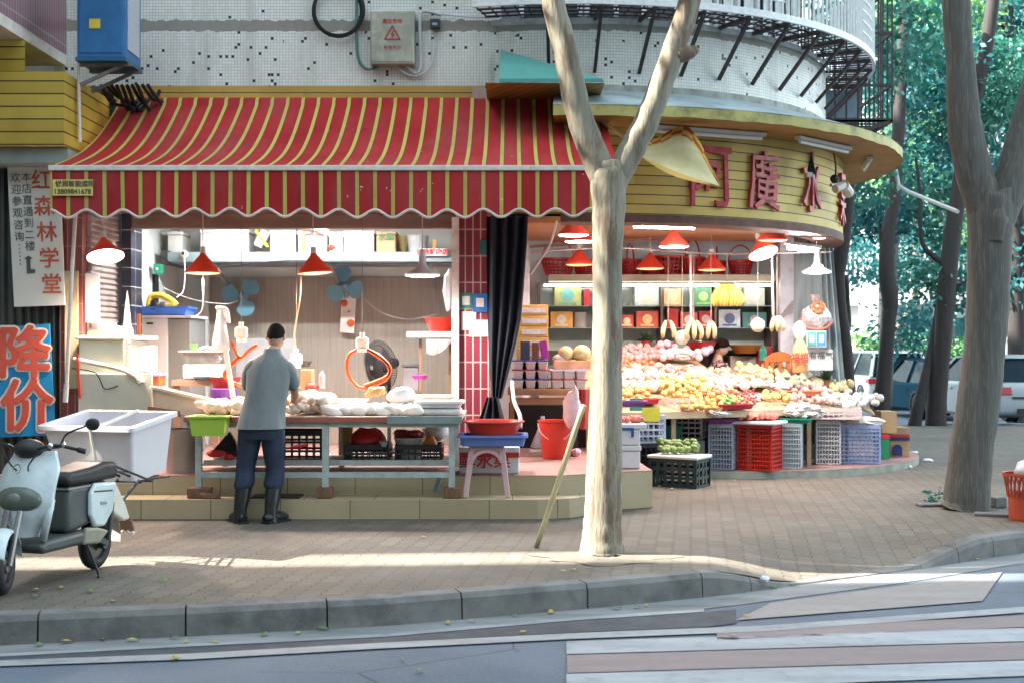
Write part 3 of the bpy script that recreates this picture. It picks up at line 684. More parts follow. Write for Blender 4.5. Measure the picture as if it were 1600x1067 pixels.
# ================================================================ things on the facade
ACB = M('blue_enamel', (.02, .13, .32), .4, .15, 2, dirt=((.015, .06, .14), .5, 5))
ac = thing('air_conditioner', 'blue outdoor air conditioner on angle brackets at the corner of the mosaic wall', 'air conditioner', (-3.76, 11.95, 4.1))
MB().box(-3.98, -3.54, 11.7, 12.22, 4.12, 4.95).build('casing', ACB, ac, bevel=.02)
w = MB(); w.box(-3.955, -3.565, 11.692, 11.702, 4.17, 4.9); w.build('front_panel', ACB, ac, bevel=.006)
MB().box(-3.86, -3.76, 11.684, 11.694, PZ(45, 11.69), PZ(30, 11.69)).build('yellow_sticker', M('sticker_yellow', (.6, .45, .05), .5), ac)
MB().box(-3.542, -3.532, 11.78, 12.14, 4.22, 4.8).build('side_grille', M('pale_grille', (.42, .44, .5), .5, .1, 30), ac)
MB().box(-3.99, -3.53, 11.69, 12.23, 4.1, 4.135).build('base_tray', M('blue_tray', (.015, .1, .2), .5), ac)
for y in (11.8, 12.12):
    w = MB(); w.beam((-3.98, y, 4.085), (-3.5, y, 4.085), .03); w.beam((-3.98 , y, 3.9), (-3.6, y, 4.075), .03); w.build('bracket', M('bracket_steel', (.2, .2, .2), .5, .3, 10, .5, dirt=((.12, .06, .03), .6, 20)), ac)
w = MB()
for k in range(10): w.tube(spline([(-3.95 + .05 * k, 12.3, 4.0), (-3.9 + .045 * k, 12.5 + .02 * k, 3.9 + R.uniform(-.1, .1)), (-3.75 + .03 * k, 12.75, 3.95 + R.uniform(-.1, .1))], 4), .018, 5)
tag(w.build('cable_bundle', M('black_rubber', (.012, .012, .014), .6)), 'tangle of black cables below the blue air conditioner', 'cables')
BLK = M('black_rubber', (.012, .012, .014), .6)
w = MB()
for k in range(9):
    rr = .24 + .006 * (k % 3); cx = PX(527, 12.85); cz = PZ(18, 12.85)
    w.tube([(cx + rr * cos(a) + .003 * k, 12.84 - .012 * (k // 3), cz + (rr + .01) * sin(a) + .004 * sin(3 * a + k)) for a in [i * pi / 18 for i in range(37)]], .012, 5, cap=False)
tag(w.build('cable_coil', BLK), 'thick coil of black cable hung on the mosaic wall', 'cable')
eb = thing('electric_box', 'worn grey electric box with a red warning triangle on the mosaic wall', 'meter box', (PX(613, 12.8), 12.85, PZ(103, 12.8)))
x0, x1, z0, z1 = PX(579, 12.78), PX(648, 12.78), PZ(102, 12.78), PZ(17, 12.78)
MB().box(x0, x1, 12.74, 12.895, z0, z1).build('box', M('steel_box', (.36, .36, .3), .35, .15, 4, .5, dirt=((.5, .48, .4), .8, 7)), eb, bevel=.01)
MB().box(x0 + .015, x1 - .015, 12.732, 12.742, z0 + .02, z1 - .015).build('door', M('steel_door', (.34, .345, .29), .3, .15, 4, .45, dirt=((.52, .5, .42), .9, 8)), eb, bevel=.006)
RED_I = M('red_ink', (.45, .03, .035), .6, .1)
tc = Vector((PX(613, 12.73), 12.728, PZ(55, 12.73))); w = MB()
tri = [tc + Vector((.088 * sin(a), 0, .088 * cos(a) )) for a in (0, 2 * pi / 3, 4 * pi / 3)]
for k in range(3): w.beam(tri[k], tri[(k + 1) % 3], .013, .004, up=(0, 1, 0))
zz = [tc + Vector(p) for p in ((.012, 0, .04), (-.012, 0, .002), (.014, 0, .006), (-.008, 0, -.034))]
for k in range(3): w.beam(zz[k], zz[k + 1], .009, .004, up=(0, 1, 0))
w.merge(textmb('高压危险', .05, P(613, 34, 12.73), bold=.001, ext=.001)); w.merge(textmb('有电危险', .044, P(613, 75, 12.73), ext=.001)); w.build('warning_mark', RED_I, eb)
PIPE = M('pale_pipe', (.5, .51, .52), .5, .1)
w = MB(); w.tube(spline([P(557, 0, 12.85), P(557, 60, 12.85), P(561, 95, 12.85), P(575, 109, 12.85), P(592, 103, 12.85)], 8), .014, 6); tag(w.build('green_cable', M('green_cable', (.06, .2, .18), .5)), 'thin green cable looping into the electric box', 'cable')
w = MB(); w.tube(spline([P(690, 24, 12.85), P(664, 18, 12.85), P(656, 30, 12.85), P(657, 100, 12.85), P(650, 115, 12.85), P(636, 104, 12.85)], 8), .018, 6); w.tube(spline([P(677, 62, 12.85), P(675, 98, 12.85), P(660, 116, 12.85), P(640, 118, 12.85), P(618, 104, 12.85)], 8), .014, 6); w.tube(spline([P(662, 19, 12.85), P(720, 26, 12.86), P(779, 28, 12.86)], 6), .008, 5)
tag(w.build('conduit_pipes', PIPE), 'bent pale conduits to the right of the electric box', 'pipes')
w = MB(); w.box(PX(672, 12.8), PX(687, 12.8), 12.8, 12.89, PZ(43, 12.8), PZ(30, 12.8)); w.box(PX(675, 12.79), PX(683, 12.79), 12.795, 12.8, PZ(40, 12.8), PZ(36, 12.8), 1); tag(w.build('junction_box', [M('dark_box', (.03, .035, .05), .4), M('box_light', (.3, .35, .4), .4)], bevel=.004), 'small dark junction box among the pale conduits', 'junction box')
# shop sign letters on the curved boards
sg = thing('sign_letters', 'raised red characters of the shop name on the yellow boards', 'sign', (2.2, 13.0, 2.9))
RED_S = M('sign_red', (.42, .025, .05), .4, .2, 6, dirt=((.55, .3, .3), .45, 9))
for ch, px, py, Y, h, sxx, tl in (('阿', 1133, 276, 12.66, .64, .8, 0), ('廣', 1222, 286, 13.05, .62, .72, 0), ('水', 1284, 293, 13.75, .66, .6, 0), ('果', 1311, 318, 14.75, .62, .6, 0)):
    X = PX(px, Y); a = atan2(Y - BC[1], X - BC[0]); rr = 3.45 + .03
    t = Vector((-sin(a), cos(a), 0)); o = Vector((BC[0] + rr * cos(a), BC[1] + rr * sin(a), PZ(py, Y)))
    g = textmb(ch, h * 1.06, o, ux=t, ext=.014, bold=.002, sx=sxx, bevel=.003)
    g.v = [tuple(Vector(v) + t * (.012 * sin(v[2] * 21 + px) + .007 * sin(v[2] * 57)) + Vector((0, 0, .012 * sin((Vector(v) - o).dot(t) * 19 + px) + .007 * sin((Vector(v) - o).dot(t) * 61)))) for v in g.v]
    g.build('letter', RED_S, sg)
# scrap of sun cloth, lights and camera below the canopy
cl = [(936, 190, 12.3), (985, 226, 12.2), (1010, 251, 12.1), (1054, 276, 11.95), (1123, 293, 12.05)]; cu = [(937, 186, 12.32), (985, 211, 12.3), (1019, 219, 12.35), (1076, 199, 12.45), (1126, 290, 12.1)]
cs1 = spline([P(*p) for p in cl], 6); cs2 = spline([P(*p) for p in cu], 6); N = len(cs1) - 1
def m_cloth():
    m, nt, b = nodes_of('sun_cloth'); u, v, uv = uvxy(nt); f = noise(nt, 6, 5)
    c = mixcol(nt, ramp(nt, f, .35, .65), (.46, .4, .2), (.56, .5, .3)); ck = nt.nodes.new('ShaderNodeTexChecker'); ck.inputs['Scale'].default_value = 14; nt.links.new(uv, ck.inputs[0])
    e = mixcol(nt, ck.outputs[1], (.55, .38, .06), (.42, .06, .03)); c = mixcol(nt, mth(nt, 'GREATER_THAN', v, .82), c, e); c = mixcol(nt, mth(nt, 'LESS_THAN', v, .12), c, (.55, .33, .08))
    nt.links.new(c, b.inputs['Base Color']); b.inputs['Roughness'].default_value = .8; b.inputs['Transmission Weight'].default_value = 0; return m
def clf(u, v):
    i = u * N; k = min(int(i), N - 1); t = i - k; a = cs1[k].lerp(cs1[k + 1], t); b = cs2[k].lerp(cs2[k + 1], t); p = a.lerp(b, v)
    return p + Vector((0, (.035 * sin(u * 17 + v * 5) + .03 * sin(v * 11 + u * 4)) * sin(pi * v) ** .5, -.05 * sin(pi * u) * sin(pi * v)))
w = MB(); w.grid(clf, 24, 6, thick=(0, .004, 0)); tag(w.build('sun_cloth', m_cloth(), smooth=True, auto=60), 'torn pale yellow sun cloth hanging across the sign boards', 'cloth')
def tube_light(a, b, label, lit=0.0, r=.02, grp='tube lights under the canopies', power=0.0, col=(1, .95, .9)):
    a, b = Vector(a), Vector(b); t = thing('tube_light', label, 'tube light', (a + b) / 2, group=grp)
    d = (b - a).normalized()
    MB().beam(a + Vector((0, 0, .03)), b + Vector((0, 0, .03)), .07, .035).build('fitting', M('fitting_white', (.55, .55, .52), .5, .08, 8), t)
    mt = EM('tube_lit' if lit < 2 else 'tube_soft', (1, .93, .9), 24 if lit < 2 else 10) if lit else M('tube_off', (.7, .72, .72), .2, .03)
    MB().tube([a + d * .04 - Vector((0, 0, .008)), b - d * .04 - Vector((0, 0, .008))], r, 8).build('tube', mt, t)
    if power:
        L = bpy.data.lights.new('tube_glow', 'AREA'); L.shape = 'RECTANGLE'; L.size = (b - a).length; L.size_y = .05; L.energy = power; L.color = col
        o = bpy.data.objects.new('tube_glow', L); COL.objects.link(o); o.parent = t; o.location = (0, 0, -.035)
        o.rotation_euler = (0, 0, atan2((b - a).y, (b - a).x))
    return t
def soff(a, r): return Vector((BC[0] + r * cos(radians(a)), BC[1] + r * sin(radians(a)), 3.60))
tube_light(soff(-78, 3.7), soff(-58, 3.7), 'unlit tube fitting under the canopy just right of the sun cloth', grp='unlit tube fittings under the canopy')
tube_light(soff(-52, 3.78), soff(-36, 3.78), 'long unlit tube fitting under the middle of the curved canopy', grp='unlit tube fittings under the canopy')
tube_light(soff(-24, 3.8), soff(-12, 3.7), 'unlit tube fitting under the right end of the curved canopy', grp='unlit tube fittings under the canopy')
w = MB(); w.add([P(1268, 236, 13.4), P(1261, 268, 13.35), P(1275, 274, 13.3), P(1268, 236, 13.5), P(1263, 266, 13.5), P(1275, 272, 13.5)], [(0, 1, 2), (5, 4, 3), (0, 3, 4, 1), (1, 4, 5, 2), (2, 5, 3, 0)]); w.box(PX(1261, 13.3), PX(1269, 13.3), 13.28, 13.34, PZ(277, 13.3), PZ(270, 13.3), 1)
tag(w.build('flood_lamp', [BLK, M('lamp_glass', (.5, .55, .55), .2)]), 'black wedge shaped lamp between the second and third sign characters', 'lamp')
w = MB(); w.tube([P(1305, 296, 13.9), P(1318, 290, 14.0)], .045, 10); w.tube([P(1318, 290, 14.0), P(1326, 302, 14.2)], .06, 10); w.tube([P(1298, 290, 13.9), P(1312, 288, 14)], .02, 6); tag(w.build('security_camera', M('camera_white', (.6, .56, .5), .4)), 'cream security camera at the right end of the sign boards', 'security camera')
w = MB(); w.tube(spline([P(1303, 240, 13.75), P(1306, 262, 13.75), P(1304, 285, 13.8)], 5), .01, 5); w.ball(P(1304, 280, 13.8), .05, 8, 6); tag(w.build('hanging_sensor', BLK), 'small black device hanging on a wire above the security camera', 'device')

# ================================================================ boards on the left shutter
sb = thing('notice_board', 'tall white board with red and grey Chinese writing on the dark shutter', 'sign', (PX(56, 11.98), 12.0, PZ(480, 11.98)))
q = [P(11, 254, 11.98), P(22, 480, 11.98), P(101, 477, 11.98), P(92, 252, 11.98)]
w = MB(); w.add(q + [v + Vector((0, .03, 0)) for v in q], [(0, 1, 2, 3), (7, 6, 5, 4), (0, 4, 5, 1), (1, 5, 6, 2), (2, 6, 7, 3), (3, 7, 4, 0)]); w.build('panel', M('board_white', (.62, .64, .6), .6, .06, 2), sb)
uz = (P(11, 254, 11.98) - P(22, 480, 11.98)).normalized(); ux = Vector((-uz.x * 0 + cos(radians(3)), 0, -sin(radians(-2)) * 0 + .02)).normalized()
GREYI = M('grey_ink', (.1, .1, .1), .7); ORI = M('orange_red_ink', (.5, .1, .04), .7)
w = MB()
def vtext(chars, p0, p1, h, mat_mb, bold=0.0, Y=11.974):
    a, b = P(*p0, Y), P(*p1, Y); n = len(chars)
    for k, ch in enumerate(chars):
        if ch != ' ': mat_mb.merge(textmb(ch, h, a.lerp(b, k / max(1, n - 1)), uz=uz, ux=(1, 0, .01), ext=.001, bold=bold))
vtext('本店直通到二楼', (41, 278), (47, 386), .098, w); vtext('欢迎参观咨询', (24, 279), (30, 371), .098, w)
for k in range(6): w.ball(P(30 + k * .4, 383 + k * 6, 11.974), (.007, .003, .007), 6, 4)
ar_ = [(38, 404), (44, 400), (51, 403.5), (47, 405), (48, 421), (55, 421), (55, 427), (42, 428), (41, 406)]
w.prism([(a, b) for a, b in ar_], 11.972, 11.976, fn=lambda a, b, c: P(a, b, c)); w.build('grey_lettering', GREYI, sb)
w = MB(); vtext('红森林学堂', (65, 284), (81, 446), .2, w, .002); w.build('red_lettering', ORI, sb)
ps = thing('price_sign', 'bright blue poster with big red characters outlined in white on the left shutter', 'sign', (PX(42, 11.95), 11.97, PZ(680, 11.95)))
q = [P(-8, 512, 11.95), P(-8, 683, 11.95), P(86, 679, 11.95), P(77, 506, 11.95)]
w = MB(); w.add(q + [v + Vector((0, .02, 0)) for v in q], [(0, 1, 2, 3), (7, 6, 5, 4), (0, 4, 5, 1), (1, 5, 6, 2), (2, 6, 7, 3), (3, 7, 4, 0)]); w.build('poster', M('poster_blue', (.01, .2, .42), .5, .08, 3), ps)
def thick(ch, h, c, r, n):
    m = MB(); g = textmb(ch, h, (0, 0, 0), ext=.0002)
    for k in range(n):
        a = 2 * pi * k / n; m.merge(g, Matrix.Translation(Vector(c) + Vector((r * cos(a), -.0006 * (k + 1), r * sin(a)))))
    return m
for r_, d_, mt, nm in ((.031, 11.947, M('outline_white', (.6, .56, .5), .6), 'outline'), (.013, 11.935, M('poster_red', (.48, .075, .05), .6, .08, 5), 'character')):
    for ch, c in (('降', P(38, 556, d_)), ('价', P(42, 639, d_))):
        thick(ch, .51, c, r_, 12 if nm == 'outline' else 6).build(nm, mt, ps)

# ================================================================ lamps
def m_shade(name, col, glow, gs):
    m, nt, b = nodes_of(name); x, y, z = objxyz(nt)
    b.inputs['Base Color'].default_value = (*col, 1); b.inputs['Roughness'].default_value = .35
    b.inputs['Emission Color'].default_value = (1, .07, .02, 1); b.inputs['Emission Strength'].default_value = .022; return m
SHADE = m_shade('red_shade', (.42, .03, .02), 0, 0); SHADEW = M('white_shade', (.55, .56, .58), .4, .05)
def lamp(px, py, Y, label, col=(1, .68, .48), power=7, white=False, tilt=0.0, d=.17, cord_to=None, tiltx=0.0, lit=6, grp='shaded lamps hanging over the stalls'):
    c = P(px, py, Y); t = thing('pendant_lamp', label, 'lamp', c, group=grp)
    M4 = Matrix.Rotation(radians(tilt), 4, 'Y') @ Matrix.Rotation(radians(tiltx), 4, 'X')
    if white: prof = [(.03, .2), (.035, .12), (.06, .07), (.13, .035), (d, .018), (d, 0), (d - .012, .004), (.12, .028), (.05, .06)]
    else: prof = [(.022, .2), (.03, .175), (.05, .15), (d * .62, .085), (d - .01, .03), (d, .008), (d, 0), (d - .01, .004), (d * .6, .075), (.04, .14)]
    MB().lathe(prof, c, 28, M4=M4).build('shade', SHADEW if white else SHADE, t, smooth=True, auto=40)
    e = MB().lathe([(d - .008, .004), (d * .85, -.006), (d * .5, -.013), (.001, -.016)], c, 28, M4=M4)
    e.build('glowing_mouth', EM('glow_white', (1, .95, .95), 7) if white else (EM('glow_orange', (1, .15, .025), .6) if lit < 5 else EM('glow_bright', (1, .72, .6), 9)), t)
    MB().tube([c + M4 @ Vector((0, 0, .19)), c + M4 @ Vector((0, 0, .25))], .028, 10).build('lamp_holder', M('holder_white', (.6, .58, .56), .5), t)
    top = c + M4 @ Vector((0, 0, .25)); w = MB(); w.tube([top, Vector((top.x, top.y, cord_to or 3.15))], .005, 5); w.build('cord', M('cord_cream', (.42, .38, .35), .5), t)
    if power:
        L = bpy.data.lights.new('lamp_bulb', 'SPOT'); L.energy = power; L.color = col; L.shadow_soft_size = .08; L.spot_size = radians(165); L.spot_blend = .6
        o = bpy.data.objects.new('lamp_bulb', L); COL.objects.link(o); o.parent = t; o.location = M4 @ Vector((0, 0, -.05)); o.rotation_euler = M4.to_euler()
    return t
lamp(317, 427, 12.2, 'red conical lamp over the left half of the fish counter', power=40, lit=4, cord_to=2.8)
lamp(492, 427, 12.2, 'slightly tilted red conical lamp over the middle of the fish counter', power=40, lit=4, tilt=-4, cord_to=2.8)
lamp(660, 431, 12.2, 'white lamp over the right end of the fish counter', (1, .93, .9), 30, True, cord_to=2.8)
lamp(165, 402, 11.75, 'red lamp tilted towards the glaring panel at the left shutter', (1, .78, .65), 42, tilt=-12, tiltx=-18, lit=9, cord_to=2.7)
LF = 'shaded lamps over the fruit display'
lamp(896, 368, 13.9, 'brightly lit red lamp half hidden left of the front tree fork, upper of two', (1, .58, .38), 8, lit=9, grp=LF, cord_to=3.0)
lamp(905, 378, 14.6, 'lit red lamp just below the upper one left of the front tree', (1, .58, .38), 6, lit=9, grp=LF, cord_to=3.0)
lamp(905, 414, 15.4, 'red lamp hanging in front of the baskets just left of the front tree', (1, .5, .4), 5, lit=3, grp=LF, cord_to=3.0)
lamp(1016, 420, 15.6, 'red lamp hanging before the baskets right of the front tree', (1, .5, .4), 5, lit=3, grp=LF, cord_to=3.0)
lamp(1053, 386, 14.2, 'lamp with pinkish shade and white glowing mouth right of the front tree', (1, .74, .56), 10, lit=9, grp=LF, cord_to=3.0)
lamp(1112, 422, 15.5, 'red lamp low before the handled baskets in the middle of the shelf', (1, .5, .4), 5, lit=3, grp=LF, cord_to=3.0)
lamp(1207, 376, 14.2, 'big red lamp under the sign boards near the white pillar', (1, .55, .4), 7, lit=4, grp=LF, cord_to=3.0)
lamp(1193, 397, 14.4, 'tilted lamp turned to the viewer with white glare above the bananas', (1, .74, .56), 9, lit=9, tilt=-14, tiltx=-22, grp=LF, cord_to=3.0)
lamp(1280, 371, 14.6, 'lit red lamp at the right end under the sign boards', (1, .6, .45), 7, lit=9, grp=LF, cord_to=3.0)
lamp(1276, 426, 15.0, 'flat white enamel lamp with twin bulbs before the grey board wall', (1, .9, .85), 3, True, grp=LF, cord_to=3.0)
w = MB(); w.ball(P(1272, 417, 14.8), .022, 8, 6); w.ball(P(1283, 417, 14.8), .022, 8, 6); tag(w.build('twin_bulbs', EM('bulb_white', (1, .9, .85), 6)), 'pair of small glowing bulbs above the flat white lamp', 'bulbs')
tube_light(P(985, 350, 13.4), P(1090, 353, 13.5), 'long glaring tube light under the left half of the sign boards', 1, .035, 'lit tube lights over the fruit', 8)
tube_light(P(1100, 351, 13.6), P(1120, 352, 13.6), 'short glaring tube light right of the long one under the sign boards', 1, .03, 'lit tube lights over the fruit', 4)
tube_light(P(1226, 384, 14.3), P(1282, 391, 14.4), 'glaring tube light in front of the white pillar', 1, .03, 'lit tube lights over the fruit', 7)
tube_light(P(300, 333, 13.35), P(640, 333, 13.35), 'tube light hidden behind the brown beam above the foam boxes', 2, .02, 'lit tube lights in the fish shop', 22, (.95, 1, 1))

# ================================================================ FISH SHOP: shelf, fans, walls
FOAM = M('foam_white', (.6, .61, .62), .8, .05, 12, bmp=.1); CARD = M('cardboard', (.36, .25, .14), .85, .12, 5); STEELW = M('shelf_steel', (.2, .25, .27), .5, .15, 4, .4)
sh = thing('wall_shelf', 'long grey metal shelf above the panelled back wall', 'shelf', (-2.2, 14.3, 2.45))
zt = PZ(394, 14.0); MB().box(PX(256, 14.0), -.56, 14.0, 14.9, zt - .11, zt).build('shelf_board', STEELW, sh, bevel=.008)
MB().box(PX(252, 14.0), PX(262, 14), 13.99, 14.9, zt - .13, zt + .015).build('shelf_end', M('shelf_dark', (.03, .03, .03), .6), sh)
for x in (-3.3, -2.0, -.9): MB().beam((x, 14.97, zt - .35), (x, 14.1, zt - .115), .03).build('shelf_bracket', STEELW, sh)
def onshelf(px0, px1, py, name, label, cat, mat, grp=None, Y=14.15, dy=.4, lid=None):
    x0, x1 = PX(px0, Y), PX(px1, Y); z1 = PZ(py, Y)
    t = thing(name, label, cat, ((x0 + x1) / 2, Y + dy / 2, zt), group=grp)
    MB().box(x0, x1, Y, Y + dy, zt + .002, z1 - .04).build('body', mat, t, bevel=.012)
    MB().box(x0 - .008, x1 + .008, Y - .008, Y + dy + .008, z1 - .038, z1).build('lid', lid or mat, t, bevel=.01)
    return t
GF = 'boxes on the fish shop shelf'
onshelf(262, 284, 362, 'foam_box', 'small greyish foam box at the left end of the shelf', 'box', M('foam_grey', (.5, .51, .5), .8), GF)
onshelf(313, 388, 359, 'foam_box', 'wide white foam box behind the cord of the left red lamp', 'box', FOAM, GF)
onshelf(422, 462, 360, 'foam_box', 'white foam box just right of the yellow taped bag', 'box', FOAM, GF)
b1 = onshelf(466, 510, 361, 'foam_box', 'white foam box with yellow tape behind the middle lamp cord', 'box', FOAM, GF, 14.1)
MB().box(PX(472, 14.1), PX(477, 14.1), 14.088, 14.092, zt + .01, PZ(362, 14.1)).build('tape', M('tape_yellow', (.55, .4, .05), .4), b1)
onshelf(514, 536, 366, 'foam_box', 'narrow cream foam box with a faint red mark', 'box', M('foam_cream', (.6, .58, .5), .8), GF)
onshelf(538, 584, 361, 'foam_box', 'white foam box standing left of the cardboard carton', 'box', FOAM, GF)
cb_ = onshelf(588, 618, 362, 'carton', 'brown cardboard carton with green print on the shelf', 'box', CARD, GF)
textmb('水果', .09, P(603, 371, 14.13), ext=.001, bold=.003).build('print', M('green_ink', (.06, .14, .07), .7), cb_)
w = MB(); w.lathe([(.10, 0), (.12, .2), (.125, .2), (.1, .01)], (PX(652, 14.2), 14.3, zt), 18); tag(w.build('grey_bucket', M('bucket_grey', (.28, .3, .32), .5)), 'small grey bucket near the right end of the shelf', 'bucket')
w = MB(); w.lathe([(.02, .0), (.1, .19), (.11, .2), (.02, .02)], (PX(630, 14.3), 14.35, zt), 14); tag(w.build('paper_bag', M('bag_olive', (.25, .2, .08), .7)), 'olive paper bag beside the carton on the shelf', 'bag')
w = MB(); w.box(PX(676, 14.2), PX(681, 14.2), 14.2, 14.24, zt, PZ(375, 14.2)); tag(w.build('orange_bottle', M('bottle_orange', (.55, .25, .05), .4)), 'thin orange bottle on the right end of the shelf', 'bottle')
w = MB(); w.obox(P(411, 374, 14.2), (.1, .2, .2), ry=.5); w.obox(P(411, 374, 14.18), (.03, .21, .24), ry=-.6, m=1); tag(w.build('taped_bag', [M('bag_clear', (.5, .5, .5), .3), M('tape_yellow', (.55, .4, .05), .4)], bevel=.02), 'crumpled bag with yellow tape between two foam boxes on the shelf', 'bag')
w = MB(); w.ball(P(517, 387, 14.05), (.05, .03, .03), 8, 6, jit=.1); tag(w.build('red_ribbon', M('ribbon_red', (.5, .04, .02), .5)), 'little red bundle before the cream foam box on the shelf', 'bundle')
w = MB(); w.box(PX(654, 13.97), PX(698, 13.97), 13.96, 13.985, PZ(400, 13.97), PZ(389, 13.97)); o = w.build('price_card', M('card_white', (.6, .55, .55), .6)); tag(o, 'white card with red characters on the shelf edge above the white lamp', 'sign'); OFF[o.name] = o.location.copy()
textmb('诚信鲜肉店', .07, P(676, 394.5, 13.955), ext=.001, bold=.002).build('lettering', RED_I, o)
# ceiling fan
cf = thing('ceiling_fan', 'thin white ceiling fan just below the brown beam', 'fan', P(502, 363, 13.5)); c = P(502, 364, 13.5)
MB().lathe([(.005, .07), (.05, .06), (.08, .02), (.08, -.02), (.02, -.04)], c, 16).build('motor', WARMWHITE, cf, smooth=True)
MB().tube([c + Vector((0, 0, .06)), c + Vector((0, 0, .3))], .014, 8).build('rod', WARMWHITE, cf)
for a in (12, 132, 252): MB().obox(c + Vector((.24 * cos(radians(a)), .24 * sin(radians(a)), .0)), (.32, .1, .008), rz=radians(a), rx=.15).build('blade', WARMWHITE, cf)
FANB = M('fan_blue', (.1, .25, .34), .35, .1, 4); FANB2 = M('fan_grey_blue', (.14, .24, .3), .35)
def wallfan(px, py, label, tilt):
    Y = 14.72; c = P(px, py, Y); t = thing('wall_fan', label, 'fan', c + Vector((0, .2, -.1)), group='blue wall fans on the back panel')
    M4 = Matrix.Rotation(radians(90), 4, 'X') @ Matrix.Rotation(tilt, 4, 'Z')
    for k in range(3):
        a0 = tilt + k * 2 * pi / 3; poly = [(.025 * cos(a0), .025 * sin(a0))]
        for i in range(9):
            t_ = i / 8; a = a0 - .15 + 1.45 * t_; r = .235 * (sin(pi * (.15 + .75 * t_)) ** .4); poly.append((r * cos(a), r * sin(a)))
        w = MB(); w.prism(poly, -.006, .006, fn=lambda a, b, z: c + Vector((a, z + .05 * (a * cos(a0 + .6) + b * sin(a0 + .6)), b))); w.build('blade', FANB, t, label=None)
    MB().lathe([(.001, -.03), (.035, -.02), (.04, .02), (.06, .03), (.06, .14), (.03, .17)], c, 16, M4=Matrix.Rotation(radians(-90), 4, 'X')).build('motor', FANB2, t, smooth=True)
    w = MB(); w.tube([c + Vector((0, .1, 0)), c + Vector((0, .18, -.12)), c + Vector((0, .26, -.14))], .03, 8); w.build('wall_arm', FANB2, t)
    return t
wallfan(378, 463, 'blue wall fan on the back panel above the hanging scale', .3); wallfan(538, 446, 'blue wall fan on the back panel to the right of the middle lamp', 1.2)
# hung strip bag with persimmons
hb = thing('gift_bag', 'long white paper bag printed with orange persimmons hung on the back panel', 'bag', P(543, 522, 14.93))
q = [P(534, 462, 14.9), P(531, 519, 14.9), P(553, 521, 14.9), P(556, 462, 14.9)]
w = MB(); w.add(q + [v + Vector((0, .04, 0)) for v in q], [(0, 1, 2, 3), (7, 6, 5, 4), (0, 4, 5, 1), (1, 5, 6, 2), (2, 6, 7, 3), (3, 7, 4, 0)]); w.build('bag_body', M('paper_white', (.62, .6, .57), .7), hb)
for a in (532, 550): 
    pass
for px, py, r in ((538, 474, .04), (548, 505, .045), (545, 487, .014)): MB().lathe([(.001, .012), (r * .7, .008), (r, 0)], P(px, py, 14.897), 14, M4=Matrix.Rotation(radians(90), 4, 'X')).build('fruit_print', M('print_orange', (.5, .1, .02), .6, .3, 30), hb)
# black pedestal fan
pf = thing('pedestal_fan', 'black pedestal fan seen askew behind the right half of the fish counter', 'fan', (PX(612, 13.7), 13.75, .35)); c = P(592, 571, 13.7)
n_ = Vector((.62, .6, .12)).normalized(); M4 = n_.to_track_quat('Z', 'Y').to_matrix().to_4x4()
w = MB()
for rr, zz in ((.05, -.09), (.15, -.06), (.22, 0), (.27, .03)):
    w.lathe([(rr + .004 * cos(a), zz + .004 * sin(a)) for a in [i * pi / 2 for i in range(5)]], c, 32, M4=M4)
for k in range(64):
    a = 2 * pi * k / 64; w.tube([c + M4 @ Vector((r * cos(a), r * sin(a), z)) for r, z in ((.03, -.1), (.15, -.07), (.26, .0), (.27, .03), (.22, .06), (.08, .1))], .0028, 4)
w.build('cage', BLK, pf)
w = MB(); w.lathe([(.001, -.02), (.06, -.015), (.065, .05), (.03, .06)], c, 14, M4=M4)
for k in range(3):
    a0 = k * 2.09
    w.prism([(.04 * cos(a0), .04 * sin(a0))] + [(.23 * (1 - .3 * (i / 6) ** 3) * cos(a0 + .2 * i), .23 * (1 - .3 * (i / 6) ** 3) * sin(a0 + .2 * i)) for i in range(8)], -.004, .004, fn=lambda a, b, z: c + M4 @ Vector((a, b, z)))
w.build('blades', M('smoke_plastic', (.05, .05, .065), .3), pf)
hubp = c + n_ * .14; MB().tube([c + n_ * .06, c + n_ * .24], [.085, .05], 14).build('motor', BLK, pf, smooth=True)
w = MB(); base = Vector((hubp.x, hubp.y, .37)); w.tube([hubp, base], .02, 8); w.lathe([(.2, .0), (.2, .02), (.04, .05)], (base.x, base.y, .352), 20); w.build('stand', BLK, pf)
# hanging scales with orange straps
STRAP = M('orange_strap', (.6, .1, .025), .5, .2, 20)
def scale(px, py, Y, label, loops, top):
    c = P(px, py, Y); t = thing('hanging_scale', label, 'scale', c, group='white hanging scales over the fish counter')
    MB().box(c.x - .06, c.x + .06, c.y - .03, c.y + .03, c.z - .055, c.z + .055).build('dial_body', M('scale_white', (.66, .6, .52), .4), t, bevel=.025, seg=3)
    w = MB(); w.tube([c + Vector((0, 0, .05)), c + Vector((0, 0, .1))], .022, 8); w.tube([c + Vector((0, 0, -.05)), c + Vector((0, 0, -.085))], .045, 8); w.tube([c + Vector((0, 0, -.086)), c + Vector((0, 0, .06))], .02, 6); w.build('hook', M('scale_white', (.66, .6, .52), .4), t); w = MB(); w.tube([c + Vector((0, 0, .1)), Vector((c.x, c.y, top))], .003, 5); w.build('cord', M('cord_dark', (.1, .08, .07), .6), t)
    w = MB()
    for lp_ in loops: w.tube(spline([P(*q, Y) for q in lp_], 6), .017, 6)
    w.build('strap', STRAP, t)
    return t
scale(566, 536, 12.0, 'white hanging scale with a round loop of orange straps', [[(556, 547), (545, 555), (542, 570), (546, 588), (560, 604), (578, 606)], [(574, 546), (590, 556), (604, 566), (610, 578), (603, 592), (588, 600), (575, 606)], [(575, 546), (596, 558), (608, 574), (604, 588), (570, 602)]], 2.75)
